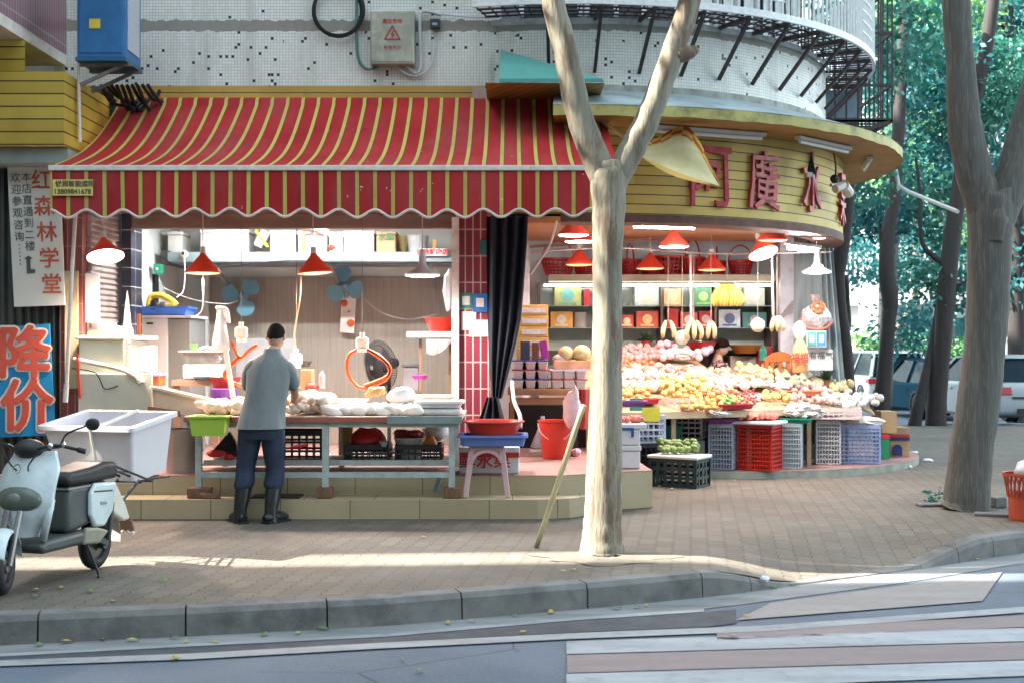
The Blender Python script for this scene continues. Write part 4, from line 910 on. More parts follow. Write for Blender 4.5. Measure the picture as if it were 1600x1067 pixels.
scale(377, 520, 12.0, 'white hanging scale with crossed orange straps left of the man', [[(362, 533), (368, 548), (376, 558), (388, 548), (402, 538)], [(376, 558), (360, 572), (350, 585), (362, 596), (380, 602)], [(374, 556), (356, 575), (352, 588)]], 2.75)
scale(463, 561, 12.3, 'white hanging scale just right of the man hung on a wire from the middle lamp', [[(460, 572), (462, 590)]], 2.75)
w = MB(); w.tube(spline([P(470, 432, 12.1), P(468, 470, 12.1), P(460, 520, 12.2), P(462, 545, 12.3)], 6), .009, 5); tag(w.build('twisted_cord', M('cream_cord', (.6, .48, .34), .6)), 'cream cord running down from the tilted red lamp', 'cord')
w = MB(); w.tube(spline([P(317, 430, 12.2), P(317, 475, 12.2), P(312, 490, 12.3), P(303, 495, 12.6)], 6), .007, 5); w.tube(spline([P(288, 398, 13.9), P(289, 430, 13.8), P(286, 455, 13.7), P(276, 465, 13.6)], 5), .006, 5); w.tube(spline([P(255, 450, 13.8), P(300, 468, 14.4), P(350, 475, 14.6), P(372, 470, 14.7)], 6), .006, 5)
tag(w.build('hanging_wires', M('cord_white', (.6, .56, .54), .5)), 'white wires looping across the left part of the back panel', 'wires')
w = MB(); w.tube(spline([P(560, 455, 14.7), P(590, 485, 14.8), P(635, 499, 14.8), P(680, 492, 14.6)], 6), .006, 5); tag(w.build('sagging_wire', M('grey_wire', (.3, .31, .32), .5)), 'grey wire sagging across the right part of the back panel', 'wire')
w = MB(); w.tube(spline([P(254, 404, 13.95), P(280, 416, 13.95), P(330, 418, 13.95), P(450, 408, 13.96), P(560, 413, 13.96), P(640, 411, 13.96), P(712, 411, 13.9)], 5), .008, 5); tag(w.build('black_cable', BLK), 'black cable slung below the metal shelf', 'cable')
w = MB(); w.ball(P(288, 398, 13.96), (.045, .05, .045), 10, 8); w.ball(P(286, 396, 13.9), (.02, .02, .02), 8, 6, m=1); tag(w.build('camera_dome', [M('scale_white', (.66, .6, .52), .4), BLK]), 'small white round camera on the left end of the shelf', 'camera')
# red basin on a foam shelf
bs = P(671, 524, 13.4); w = MB(); w.box(PX(635, 13.3), PX(708, 13.3), 13.25, 13.65, PZ(528, 13.3), PZ(518, 13.3)); tag(w.build('foam_slab', FOAM, bevel=.02), 'white foam slab jutting out as a shelf beside the white post', 'slab')
REDP = M('red_plastic', (.5, .035, .02), .35, .08, 5); w = MB(); w.lathe([(.11, .0), (.165, .13), (.18, .135), (.18, .142), (.155, .138), (.1, .01), (.001, .01)], (PX(688, 13.42), 13.42, PZ(518, 13.3) + .005), 24); tag(w.build('red_basin', REDP, smooth=True, auto=40), 'red plastic basin standing on the white foam slab', 'basin')
w = MB(); w.beam((PX(657, 13.5), 13.5, .35), (PX(657, 13.5), 13.5, PZ(530, 13.4)), .03); w.beam((PX(703, 13.6), 13.62, .35), (PX(703, 13.6), 13.62, PZ(530, 13.4)), .03); tag(w.build('slab_stand', M('brown_wood', (.22, .14, .08), .6)), 'thin brown stand below the foam slab', 'stand')
w = MB(); w.grid(lambda u, v: P(666 + 40 * u, 530 + (24 * sin(pi * (.35 + .6 * u)) * v), 13.22) + Vector((0, .03 * sin(u * 15) * v, 0)), 14, 5, thick=(0, .004, 0)); tag(w.build('draped_cloth', M('cloth_grey', (.45, .44, .43), .85)), 'grey cloth hanging from the foam slab', 'cloth')
w = MB(); w.ball(P(700, 455, 12.95), (.05, .05, .2), 10, 8, jit=.12); w.ball(P(702, 440, 12.95), (.03, .04, .12), 8, 6, jit=.1); tag(w.build('plastic_bag', M('bag_white', (.64, .64, .66), .4, .08, 9), smooth=True), 'white plastic bag hanging from the post above the red basin', 'bag')
w = MB(); w.tube(spline([P(338, 483, 12.0), P(345, 482, 12.0), P(354, 485, 12.0), P(357, 505, 12.0)], 5), .02, 6)
w.lathe([(.02, .0), (.04, -.06), (.05, -.14), (.055, -.16), (.06, -.2), (.085, -.32), (.09, -.4), (.001, -.41)], P(345, 481, 12.0), 14, sx=.95, sy=.6); tag(w.build('hanging_bag', M('bag_white', (.64, .64, .66), .4, .08, 9), smooth=True), 'knotted white plastic bag hanging left of the man above the counter', 'bag')
# cabinet, tray, tank on the left
cbn = thing('storage_cabinet', 'tall pale cabinet with dull glass side in the left corner of the fish shop', 'cabinet', (PX(268, 13.6), 13.8, .35))
MB().box(PX(215, 13.4), PX(262, 13.4), 13.4, 14.1, .36, PZ(497, 13.4)).build('body', M('cabinet_white', (.55, .56, .58), .45, .06, 3), cbn, bevel=.01)
MB().box(PX(263, 13.42), PX(297, 13.42), 13.42, 14.1, .36, PZ(498, 13.42)).build('glass_side', M('dull_glass', (.2, .22, .22), .15, .1, 2), cbn, bevel=.006)
MB().box(PX(212, 13.4), PX(300, 13.4), 13.37, 14.12, PZ(497, 13.4), PZ(493, 13.4)).build('top', M('cabinet_white', (.55, .56, .58), .45, .06, 3), cbn)
MB().box(PX(229, 13.39), PX(239, 13.39), 13.388, 13.398, PZ(507, 13.4), PZ(504, 13.4)).build('handle', BLK, cbn)
zt2 = PZ(493, 13.4) + .004
w = MB(); w.basin((PX(260, 13.6), 13.65, zt2), .46, .36, .5, .4, .09, m=0); tag(w.build('blue_tray', M('blue_plastic', (.04, .12, .42), .4)), 'blue plastic tray on top of the pale cabinet', 'tray')
ym = thing('yellow_machine', 'yellow hand tool lying in the blue tray', 'power tool', (PX(255, 13.6), 13.65, zt2 + .03)); YM = M('yellow_plastic', (.6, .44, .06), .4, .1, 6)
w = MB(); w.tube(spline([P(232, 482, 13.55), P(236, 464, 13.55), P(252, 462, 13.55), P(268, 470, 13.55), P(276, 478, 13.55)], 5), .035, 8); w.obox(P(255, 480, 13.55), (.26, .1, .08)); w.build('body', YM, ym, bevel=.01)
MB().obox(P(240, 477, 13.48), (.06, .06, .1)).build('dark_grip', BLK, ym, bevel=.01); MB().obox(P(254, 475, 13.49), (.05, .05, .04)).build('motor', M('tool_grey', (.12, .12, .13), .5), ym)
w = MB(); w.box(PX(227, 13.5), PX(240, 13.5), 13.8, 13.9, PZ(426, 13.6), PZ(411, 13.6)); w.box(PX(231, 13.5), PX(235, 13.5), 13.79, 13.8, PZ(421, 13.6), PZ(417, 13.6), 1); tag(w.build('green_box', [M('green_plastic', (.02, .22, .12), .4), FOAM], bevel=.01), 'small green box on the inner wall of the fish shop', 'box')
w = MB(); w.box(PX(212, 13.9), PX(240, 13.9), 13.95, 14.1, PZ(480, 13.9), PZ(428, 13.9)); tag(w.build('dark_cloth', BLK), 'black cloth hanging below the small green box', 'cloth')
for px, top in ((214, 470), (219, 490)):
    pass
w = MB(); w.beam(P(217, 560, 12.95), P(217, 490, 12.95), .03); tag(w.build('wooden_stick', M('handle_orange', (.36, .1, .03), .5)), 'orange brown wooden stick beside the navy column', 'stick')
tk = thing('fish_tank', 'big pale green fish tank with pipes at the left end of the stall', 'tank', (PX(180, 12.0), 12.3, .35)); TK = M('tank_green', (.5, .54, .47), .5, .05, 2, dirt=((.4, .42, .36), .4, 3))
MB().box(PX(123, 11.9), PX(193, 11.9), 11.9, 12.7, .3, PZ(531, 11.9)).build('tank_body', TK, tk, bevel=.012)
MB().box(PX(123, 11.88), PX(238, 11.88), 11.86, 11.9, .3, PZ(583, 11.88)).build('lower_panel', TK, tk, bevel=.008)
MB().box(PX(118, 11.87), PX(207, 11.87), 11.85, 12.75, PZ(531, 11.87), PZ(524, 11.87)).build('rim', M('rim_cream', (.6, .57, .48), .5), tk, bevel=.015)
w = MB(); w.tube(spline([P(115, 561, 11.83), P(150, 568, 11.83), P(190, 577, 11.83), P(215, 590, 11.83), P(221, 598, 11.83)], 5), [.022] * 16 + [.035] * 5, 10); w.tube([P(207, 590, 11.84), P(214, 578, 11.84)], .025, 8); w.build('drain_pipe', M('pipe_cream', (.64, .6, .5), .4), tk, smooth=True)
w = MB(); w.tube([P(197, 530, 11.84), P(197, 573, 11.84)], .018, 8)
for k in range(6): w.tube([P(193, 535 + 7 * k, 11.84), P(204, 535 + 7 * k, 11.84)], .012, 6)
w.build('valve_pipe', M('pipe_cream', (.64, .6, .5), .4), tk)
w = MB(); w.tube(spline([P(112, 575, 11.84), P(145, 580, 11.84), P(155, 590, 11.84), P(164, 607, 11.84), P(185, 602, 11.84)], 4), .005, 4); w.build('thin_wire', BLK, tk)
w = MB(); w.beam(P(121, 553, 11.8), P(125, 622, 11.8), .02); tag(w.build('red_stick', M('stick_red', (.45, .05, .03), .5)), 'thin red stick leaning at the left edge of the fish tank', 'stick')
w = MB(); w.tube(spline([P(175, 527, 12.0), P(178, 516, 12.0), P(190, 518, 12.0), P(205, 512, 12.0)], 5), .045, 8); w.tube(spline([P(165, 530, 12.0), P(190, 524, 12.0), P(205, 520, 12.1)], 5), .03, 8); tag(w.build('white_hose', M('bag_white', (.64, .64, .66), .4, .08, 9), smooth=True), 'bundle of white plastic hose on top of the fish tank', 'hose')
w = MB(); w.box(PX(140, 12.1), PX(165, 12.1), 12.05, 12.3, PZ(524, 12.1), PZ(516, 12.1)); tag(w.build('wood_block', M('block_brown', (.22, .15, .1), .7)), 'brown wooden block on the rim of the fish tank', 'block')
w = MB(); w.lathe([(.04, 0), (.03, .16), (.008, .36), (.004, .4)], P(199, 520, 12.2), 12); tag(w.build('white_cone', M('bag_white', (.64, .64, .66), .4, .08, 9)), 'tall slim white plastic cone standing behind the hose', 'cone')
w = MB(); w.box(PX(205, 12.3), PX(222, 12.3), 12.3, 12.34, PZ(582, 12.3), PZ(542, 12.3)); tag(w.build('foam_sheet', FOAM, bevel=.006), 'thin upright white foam sheet beside the fish tank', 'foam sheet'); w = MB(); w.box(PX(222, 12.4), PX(237, 12.4), 12.4, 12.6, PZ(582, 12.4), PZ(540, 12.4)); tag(w.build('foam_block', FOAM, bevel=.006), 'upright white foam block between the thin foam sheet and the cabinet', 'foam block')
w = MB(); w.box(PX(224, 12.15), PX(250, 12.15), 12.1, 12.35, PZ(602, 12.15), PZ(588, 12.15)); w.box(PX(220, 12.15), PX(252, 12.15), 12.08, 12.37, PZ(588, 12.15), PZ(584, 12.15), 1); tag(w.build('orange_tub', [M('tub_orange', (.58, .12, .03), .4), M('tub_lid', (.2, .2, .4), .4)], bevel=.006), 'orange tub with a bluish lid behind the sloping trough', 'tub')
tr = thing('sloping_trough', 'cream plastic trough tilted down towards the meat on the fish counter', 'trough', (PX(280, 11.7), 11.7, PZ(640, 11.7))); TRM = M('trough_cream', (.62, .5, .38), .45, .06, 3)
M4 = Matrix.Translation(P(286, 646, 11.75)) @ Matrix.Rotation(radians(13), 4, 'Y') @ Matrix.Rotation(radians(-3), 4, 'X')
w = MB(); a = MB(); a.basin((0, 0, 0), .5, .34, .58, .4, .19, t=.02, rim=.025, round_=.3); w.merge(a, M4); w.build('trough_body', TRM, tr, smooth=True, auto=35)
w = MB(); w.beam(P(234, 600, 11.9), P(231, 650, 11.9), .04, .03); w.beam(P(252, 640, 11.55), P(252, 655, 11.55), .02); w.beam(P(232, 638, 11.6), P(282, 646, 11.6), .05, .05); w.beam(P(266, 640, 11.55), P(266, 655, 11.55), .02); w.build('wooden_rest', M('rest_brown', (.3, .12, .05), .6), tr)
w = MB(); w.lathe([(.155, .0), (.16, .35), (.165, .36), (.165, .39), (.15, .39), (.15, .02)], (PX(285, 11.7), 11.75, .352), 24, sx=1.0); tag(w.build('metal_drum', M('drum_steel', (.4, .36, .32), .3, .15, 3, .6), smooth=True, auto=40), 'dull metal drum standing under the sloping trough', 'drum')

# ================================================================ FISH COUNTER
GREYM = M('grey_paint_metal', (.36, .41, .4), .5, .12, 8, dirt=((.16, .15, .13), .6, 9))
ft = thing('fish_counter', 'long grey metal counter with red edged top standing on brick blocks', 'table', (PX(510, 11.3), 11.6, .25))
xt0, xt1 = PX(288, 11.15), PX(722, 11.15); zt3 = PZ(650, 11.15)
MB().box(xt0, xt1, 11.13, 12.3, zt3 - .035, zt3).build('top', M('counter_top', (.5, .42, .36), .5, .1, 4), ft, bevel=.008)
MB().box(xt0, PX(605, 11.12), 11.115, 11.128, zt3 - .05, zt3 - .004).build('red_edge', M('edge_red', (.3, .1, .07), .5, .15, 6), ft)
MB().box(PX(605, 11.12), xt1, 11.11, 11.128, zt3 - .06, zt3 + .004).build('grey_edge', M('edge_grey', (.2, .25, .25), .5, .15, 6), ft)
MB().box(xt0 + .02, xt1 - .03, 11.15, 11.2, zt3 - .095, zt3 - .04).build('upper_rail', GREYM, ft)
for zz_, y_ in ((PZ(741, 11.18), 11.15), (PZ(723, 11.3), 11.32)): MB().box(PX(312, 11.18), PX(707, 11.18), y_, y_ + .045, zz_ - .024, zz_ + .024).build('lower_rail', GREYM, ft)
MB().box(PX(315, 11.3), PX(705, 11.3), 11.34, 12.2, PZ(724, 11.3) - .02, PZ(724, 11.3)).build('lower_shelf', M('shelf_worn', (.16, .17, .17), .6, .3, 6), ft)
for px in (311, 509, 706):
    x = PX(px, 11.18)
    MB().box(x - .027, x + .027, 11.147, 11.203, .27, zt3 - .04).build('leg', GREYM, ft)
    MB().box(x - .027, x + .027, 12.2, 12.26, .35, zt3 - .04).build('leg', GREYM, ft)
BRICK = M('brick_block', (.17, .085, .05), .85, .35, 14, bmp=.5, dirt=((.06, .05, .05), .7, 20))
for px, wd, lab in ((313, .2, 'row of brown bricks under the left front leg of the counter'), (508, .13, 'brown brick under the middle front leg of the counter'), (708, .15, 'chipped brick under the right front leg of the counter')):
    x = PX(px, 11.18); w = MB()
    w.box(x - wd / 2, x + wd / 2, 11.1, 11.24, .178, .268)
    if px == 313: w.box(x + .02, x + .2, 11.07, 11.095, .178, .225)
    tag(w.build('brick_block', BRICK, bevel=.01), lab, 'bricks', 'bricks under the counter legs')
# things on it
def tray(px0, px1, py_, Y, dy, label, h=.09, mat=None):
    w = MB(); x0, x1 = PX(px0, Y), PX(px1, Y); w.basin(((x0 + x1) / 2, Y + dy / 2, zt3 + .004 + (py_ or 0)), (x1 - x0) * .92, dy * .92, x1 - x0, dy, h, t=.02, rim=.02, round_=.15)
    return tag(w.build('foam_tray', mat or FOAM), label, 'tray', 'white trays on the fish counter')
tray(507, 565, 0, 11.55, .4, 'white foam tray in the middle of the counter before the round strap loop', .12)
tray(650, 721, .06, 11.3, .35, 'wide white foam tray at the right end of the counter', .06)
tray(648, 708, 0, 11.75, .4, 'cream foam tray behind the wide tray at the right end', .15, M('foam_warm', (.6, .55, .48), .8))
w = MB(); w.box(PX(655, 11.3), PX(720, 11.3), 11.25, 11.7, zt3 + .005, zt3 + .055); tag(w.build('foam_block', M('foam_grey', (.5, .51, .5), .8), bevel=.02), 'flat grey white foam block under the wide tray at the right end', 'foam block')
RAW = M('pale_raw_meat', (.72, .6, .5), .35, .12, 9, spec=.5); RAW2 = M('white_raw_meat', (.76, .7, .65), .35, .08, 9, spec=.5)
def blob(r, n=12, jit=.2):
    m = MB(); m.ball((0, 0, 0), r, n, 8, jit=jit); return m
protos = []
for k, (r, mt) in enumerate((((.09, .06, .04), RAW), ((.07, .07, .045), RAW), ((.055, .045, .035), RAW), ((.11, .075, .055), RAW2))):
    o = blob(r).build('raw_meat', mt, None, smooth=True, local=True, subd=1); protos.append(o)
used = set()
def placeR(k, x, y, z, label, grp, cat):
    o = protos[k] if k not in used else protos[k].copy()
    if k in used: COL.objects.link(o)
    used.add(k); o.location = (x, y, z); o.rotation_euler = (R.uniform(-.3, .3), R.uniform(-.3, .3), R.uniform(0, 6.3)); tag(o, label, cat, grp); return o
for i in range(76): placeR(R.choice((0, 1, 2, 2)), PX(R.uniform(322, 392), 11.5), R.uniform(11.25, 12.1), zt3 + R.uniform(.025, .1), 'pale meat piece in the heap left of the man', 'meat in the heap left of the man', 'meat')
for i in range(110): placeR(R.choice((0, 1, 2, 2)), PX(R.uniform(446, 515), 11.5), R.uniform(11.22, 12.1), zt3 + R.uniform(.03, .17), 'pale meat piece in the heap right of the man', 'meat in the heap right of the man', 'meat')
for i, (px, y) in enumerate([(545, 11.3), (560, 11.28), (578, 11.3), (597, 11.28), (616, 11.3), (636, 11.28), (570, 11.45), (590, 11.45), (610, 11.5), (552, 11.4), (628, 11.5), (518, 11.25), (530, 11.3), (538, 11.42), (646, 11.25), (585, 11.6), (602, 11.62), (560, 11.55)]): placeR(3, PX(px, y), y, zt3 + .045, 'white rounded meat piece at the front right of the counter', 'white meat at the front right of the counter', 'meat')
w = MB(); w.ball(P(628, 618, 11.55), (.13, .1, .08), 14, 9, jit=.16); tag(w.build('clear_bag', M('bag_clear_white', (.66, .67, .7), .25, .05), smooth=True), 'filmy white plastic bag between the strap loop and the right trays', 'bag')
w = MB()
for k in range(9): w.tube(spline([P(575 + R.uniform(-6, 24), 613 + R.uniform(-5, 3), 11.6), P(585 + R.uniform(-8, 15), 606, 11.55), P(590 + R.uniform(-20, 10), 617, 11.5)], 3), .02, 5)
tag(w.build('orange_scraps', M('scrap_orange', (.62, .36, .12), .4, .2, 12), smooth=True), 'yellow orange scraps under the round strap loop', 'scraps')
w = MB(); w.box(PX(465, 12.2), PX(484, 12.2), 12.3, 12.5, zt3 + .05, PZ(577, 12.4)); tag(w.build('cardboard_box', CARD, bevel=.006), 'small brown carton behind the counter right of the man', 'box')
w = MB(); w.lathe([(.05, 0), (.07, .06), (.065, .06), (.045, .01)], P(476, 573, 12.5), 14); tag(w.build('dark_bowl', M('bowl_dark', (.05, .055, .06), .4)), 'dark bowl on the small carton behind the counter', 'bowl')
w = MB(); w.ball(P(487, 605, 12.25), (.07, .06, .05), 10, 7, jit=.1); tag(w.build('red_pouch', M('pouch_red', (.36, .04, .04), .5), smooth=True), 'dark red pouch behind the meat right of the man', 'pouch')
w = MB(); w.lathe([(.03, 0), (.03, .12), (.015, .15), (.015, .17)], P(503, 606, 12.25), 12, cap=True); tag(w.build('spray_can', M('can_grey', (.3, .32, .36), .3)), 'little grey can behind the meat right of the man', 'can')
w = MB(); w.box(PX(285, 12.5), PX(343, 12.5), 12.5, 12.8, PZ(592, 12.5), PZ(569, 12.5)); tag(w.build('foam_box', FOAM, bevel=.02), 'white foam box on the work bench below the piled baskets', 'box')
w = MB(); w.box(PX(270, 12.5), PX(345, 12.5), 12.45, 12.9, PZ(602, 12.5), PZ(593, 12.5)); w.box(PX(272, 12.5), PX(280, 12.5), 12.47, 12.53, .35, PZ(602, 12.5)); w.box(PX(334, 12.5), PX(342, 12.5), 12.47, 12.53, .35, PZ(602, 12.5)); tag(w.build('work_bench', M('bench_brown', (.32, .2, .15), .6)), 'low brown bench behind the sloping trough', 'bench')
w = MB(); w.basin((PX(315, 12.6), 12.65, PZ(568, 12.5)), .3, .26, .4, .34, .13, round_=.4); tag(w.build('grey_basket', M('basket_grey', (.2, .22, .22), .5, .2, 20)), 'dull grey basket stacked on the white foam box', 'basket')
w = MB(); w.tube(spline([P(295, 558, 12.6), P(312, 545, 12.6), P(330, 544, 12.6), P(345, 562, 12.6)], 5), .014, 6); w.tube(spline([P(300, 560, 12.55), P(322, 550, 12.55), P(338, 560, 12.55)], 5), .012, 6); tag(w.build('crumpled_bag', M('bag_white', (.64, .64, .66), .4, .08, 9)), 'crumpled white bag handles over the grey basket', 'bag')
w = MB(); w.lathe([(.025, 0), (.03, .07), (.04, .1), (.035, .1), (.02, .01)], P(303, 553, 12.55), 12); tag(w.build('green_cup', M('cup_green', (.12, .5, .1), .4)), 'bright green cup on the grey basket', 'cup')
w = MB(); w.ball(P(316, 588, 12.45), (.09, .06, .03), 10, 6, jit=.15); tag(w.build('blue_cloth', M('cloth_blue', (.15, .28, .36), .8), smooth=True), 'pale blue cloth on the low bench', 'cloth')
w = MB(); w.lathe([(.1, 0), (.15, .12), (.155, .12), (.1, .01)], P(352, 608, 12.4), 20); w.lathe([(.12, 0), (.13, .09), (.1, .1)], P(350, 622, 12.3), 20, m=1); tag(w.build('stacked_basins', [M('basin_red', (.26, .02, .03), .4), M('basin_purple', (.1, .03, .22), .4)]), 'dark red basin stacked on a purple one behind the counter', 'basins')
w = MB(); w.beam(P(352, 545, 11.9), P(364, 620, 11.9), .045, .03); tag(w.build('white_plank', M('plank_white', (.55, .52, .5), .5)), 'narrow white plank leaning behind the counter left of the man', 'plank')
w = MB(); w.box(PX(360, 14.0), PX(455, 14.0), 14.3, 14.36, PZ(600, 14.0), PZ(528, 14.0)); tag(w.build('grey_sheet', M('sheet_grey', (.26, .27, .29), .5)), 'flat grey sheet standing behind the man', 'sheet')
w = MB(); w.box(PX(630, 13.6), PX(654, 13.6), 13.6, 13.85, PZ(610, 13.6), PZ(573, 13.6)); w.box(PX(628, 13.6), PX(655, 13.6), 13.58, 13.87, PZ(573, 13.6), PZ(568, 13.6), 1); tag(w.build('grey_bin', [M('bin_grey', (.2, .21, .25), .5), M('bin_lid', (.08, .08, .1), .5)], bevel=.006), 'grey lidded bin right of the pedestal fan', 'bin')
w = MB(); w.lathe([(.06, 0), (.085, .04), (.08, .04), (.05, .01)], P(656, 592, 13.2), 16); tag(w.build('pink_dish', M('dish_pink', (.5, .06, .4), .4)), 'magenta dish below the foam slab', 'dish')
# baskets and crates under the counter
gb = MB(); gb.basin((PX(327, 10.98), 11.0, PZ(680, 10.98)), .27, .16, .31, .2, .17, rim=.015); tag(gb.build('green_basin', M('lime_plastic', (.32, .5, .06), .4, .12, 2)), 'lime green square basin hooked on the front of the counter', 'basin')
def crate(name, label, cat, c, sx_, sy_, h, mat, rz=0.0, nx=7, nz=3, grp=None, sl=.011):
    """open plastic crate with real slots in its walls; c = middle of its underside"""
    t = thing(name, label, cat, c, rz, group=grp, local=True)
    def wall(a, b, n):
        a, b = Vector(a), Vector(b); L = (b - a).length; d = (b - a) / L; nrm = Vector((d.y, -d.x, 0)) * .008
        w = MB()
        for k in range(n + 1): 
            p = a + d * (L * k / n); ww = max(.022, sl) if k in (0, n) else sl
            w.beam(p + Vector((0, 0, .01)), p + Vector((0, 0, h - .01)), ww, .014, up=nrm)
        for k in range(nz + 1):
            z = .014 + (h - .03) * k / nz; hh = .045 if k == nz else (max(.02, sl * .9) if sl > .0105 else .013)
            w.beam(a + Vector((0, 0, z)), b + Vector((0, 0, z)), .0155, hh)
        return w
    w = MB(); X, Y = sx_ / 2, sy_ / 2
    for a, b, n in (((-X, -Y, 0), (X, -Y, 0), nx), ((X, -Y, 0), (X, Y, 0), max(3, int(nx * sy_ / sx_))), ((X, Y, 0), (-X, Y, 0), nx), ((-X, Y, 0), (-X, -Y, 0), max(3, int(nx * sy_ / sx_)))):
        w.merge(wall(a, b, n))
    w.build('slotted_walls', mat, t)
    w = MB(); w.box(-X, X, -Y, Y, 0, .012); w.build('base', mat, t)
    return t
BLKP = M('black_plastic', (.02, .021, .024), .45, .3, 8); GRNP = M('dark_green_plastic', (.012, .03, .035), .45, .3, 8)
zsh = PZ(724, 11.3) + .003
crate('plastic_crate', 'deep black crate under the counter just right of the man', 'crate', (PX(472, 11.6), 11.65, zsh), .4, .34, .27, BLKP, 0, 6, 3, 'crates under the fish counter')
crate('plastic_crate', 'shallow black crate under the counter holding a red bag', 'crate', (PX(575, 11.55), 11.6, zsh), .38, .34, .15, BLKP, 0, 7, 2, 'crates under the fish counter')
crate('plastic_crate', 'shallow black crate under the counter holding a white bucket', 'crate', (PX(655, 11.55), 11.6, zsh), .4, .34, .15, BLKP, 0, 7, 2, 'crates under the fish counter')
w = MB(); w.ball(P(574, 686, 11.6), (.16, .14, .11), 12, 8, jit=.12); tag(w.build('red_bag', M('bag_red', (.42, .02, .02), .35, .2, 6), smooth=True), 'shiny red plastic bag heaped in the shallow crate', 'bag')
bk = thing('white_bucket', 'white bucket of dark red meat in the right shallow crate', 'bucket', (PX(640, 11.6), 11.6, zsh + .015)); c = Vector((PX(640, 11.6), 11.6, zsh + .015))
MB().lathe([(.1, 0), (.135, .18), (.145, .185), (.145, .195), (.125, .19), (.09, .01), (.001, .01)], c, 20).build('pail', M('pail_white', (.55, .56, .54), .5), bk, smooth=True, auto=40)
w = MB()
for k in range(9): w.ball(c + Vector((R.uniform(-.09, .09), R.uniform(-.08, .05), .19 + R.uniform(0, .05))), (.06, .045, .04), 8, 6, jit=.15)
tag(w.build('red_meat', M('meat_dark', (.2, .02, .03), .35, .3, 12), smooth=True), 'dark red meat heaped in the white bucket', 'meat')
w = MB(); w.ball(P(672, 692, 11.5), (.07, .06, .07), 9, 6, jit=.15); tag(w.build('orange_bag', M('bag_orange', (.55, .16, .03), .4), smooth=True), 'orange plastic bag beside the white bucket', 'bag')
w = MB(); w.ball(P(682, 674, 11.75), (.12, .1, .09), 10, 7, jit=.15); tag(w.build('white_sack', M('bag_white', (.64, .64, .66), .4, .08, 9), smooth=True), 'white plastic sack below the right end of the counter', 'sack')
w = MB(); w.box(PX(533, 11.8), PX(548, 11.8), 11.9, 12.0, zsh, PZ(665, 11.9)); tag(w.build('yellow_carton', M('carton_yellow', (.5, .4, .08), .6)), 'upright yellow carton behind the shallow crates', 'carton')
w = MB(); w.lathe([(.03, 0), (.06, .05), (.055, .05), (.02, .01)], P(600, 697, 11.4), 14); tag(w.build('steel_bowl', M('steel_bowl', (.4, .42, .42), .25, .1, 5, .8)), 'small steel bowl on the edge of the shallow crate', 'bowl')
dp = thing('dustpan', 'black dustpan with a red brush on the lower shelf left of the man', 'dustpan', P(345, 714, 11.5)); q = [P(330, 706, 11.42), P(372, 714, 11.42), P(368, 690, 11.55), P(358, 674, 11.6)]
w = MB(); w.add(q + [v + Vector((0, .05, .0)) for v in q], [(0, 1, 2, 3), (7, 6, 5, 4), (0, 4, 5, 1), (1, 5, 6, 2), (2, 6, 7, 3), (3, 7, 4, 0)]); w.build('pan', BLKP, dp)
w = MB(); w.ball(P(338, 708, 11.4), (.09, .05, .035), 10, 6, jit=.1); w.ball(P(358, 714, 11.4), (.05, .05, .03), 8, 6, jit=.1); w.build('brush', M('brush_red', (.5, .03, .04), .6), dp)
w = MB(); w.tube([P(438, 702, 11.1), P(465, 696, 11.1)], .006, 6); w.tube([P(456, 698.5, 11.1), P(479, 694.5, 11.1)], .016, 8, m=1); tag(w.build('long_knife', [M('blade', (.4, .42, .42), .25, .1, 5, .8), RED_I]), 'knife with a red handle sticking out beside the man', 'knife')
w = MB(); w.box(PX(395, 11.2), PX(470, 11.2), 11.1, 11.36, .178, .19); tag(w.build('black_sheet', BLKP), 'flat black sheet lying on the lower step under the counter', 'sheet')
w = MB(); w.beam(P(690, 740, 11.3), P(680, 768, 11.25), .05, .02); tag(w.build('steel_strip', STEELW), 'bent grey strip on the step near the right counter leg', 'strip')
# ================================================================ BETWEEN THE SHOPS
ct = thing('black_curtain', 'black curtain gathered and tied beside the red tiled column', 'curtain', (-.1, 12.6, PZ(660, 12.6)))
CURT = M('black_cloth', (.008, .011, .019), .85, .3, 3)
def curt(u, v):
    y = 338 + (622 - 338) * v; l = 760 + (766 - 760) * v ** 2 + (768 - 766) * max(0, v - .8) * 5; r = 825 - 22 * v ** 1.3 - 22 * max(0, v - .55) ** 1.2 * 2.2
    return P(l + (r - l) * u, y, 12.6) + Vector((0, .055 * sin(u * 24 + v * 2) * (1 - .5 * v), 0))
w = MB(); w.grid(curt, 60, 14, thick=(0, .006, 0)); w.build('upper_cloth', CURT, ct, smooth=True, auto=70)
def curt2(u, v):
    y = 620 + 42 * v; h = 9 + 13 * v; return P(770 - h + 2 * h * u - 2 * v, y, 12.58) + Vector((0, .05 * sin(u * 20), 0))
w = MB(); w.grid(curt2, 40, 6, thick=(0, .006, 0)); w.build('tied_end', CURT, ct, smooth=True, auto=70)
def flatsign(name, label, cat, q0, q1, Y, mats, grp=None, inner=None):
    t = thing(name, label, cat, (PX((q0[0] + q1[0]) / 2, Y), Y, PZ(q1[1], Y)), group=grp)
    MB().box(PX(q0[0], Y), PX(q1[0], Y), Y - .008, Y, PZ(q1[1], Y), PZ(q0[1], Y)).build('plate', mats[0], t)
    if inner: MB().box(PX(inner[0], Y), PX(inner[2], Y), Y - .011, Y - .0085, PZ(inner[3], Y), PZ(inner[1], Y)).build('white_field', mats[1], t)
    return t
WP = M('paper_white', (.62, .6, .57), .7); PG = M('pay_green', (.03, .19, .14), .5); PB = M('pay_blue', (.02, .13, .4), .5)
flatsign('payment_card', 'green framed payment card on the red tiled column', 'sign', (718, 458), (738, 482), 12.872, (PG, WP), None, (722, 463, 734, 477))
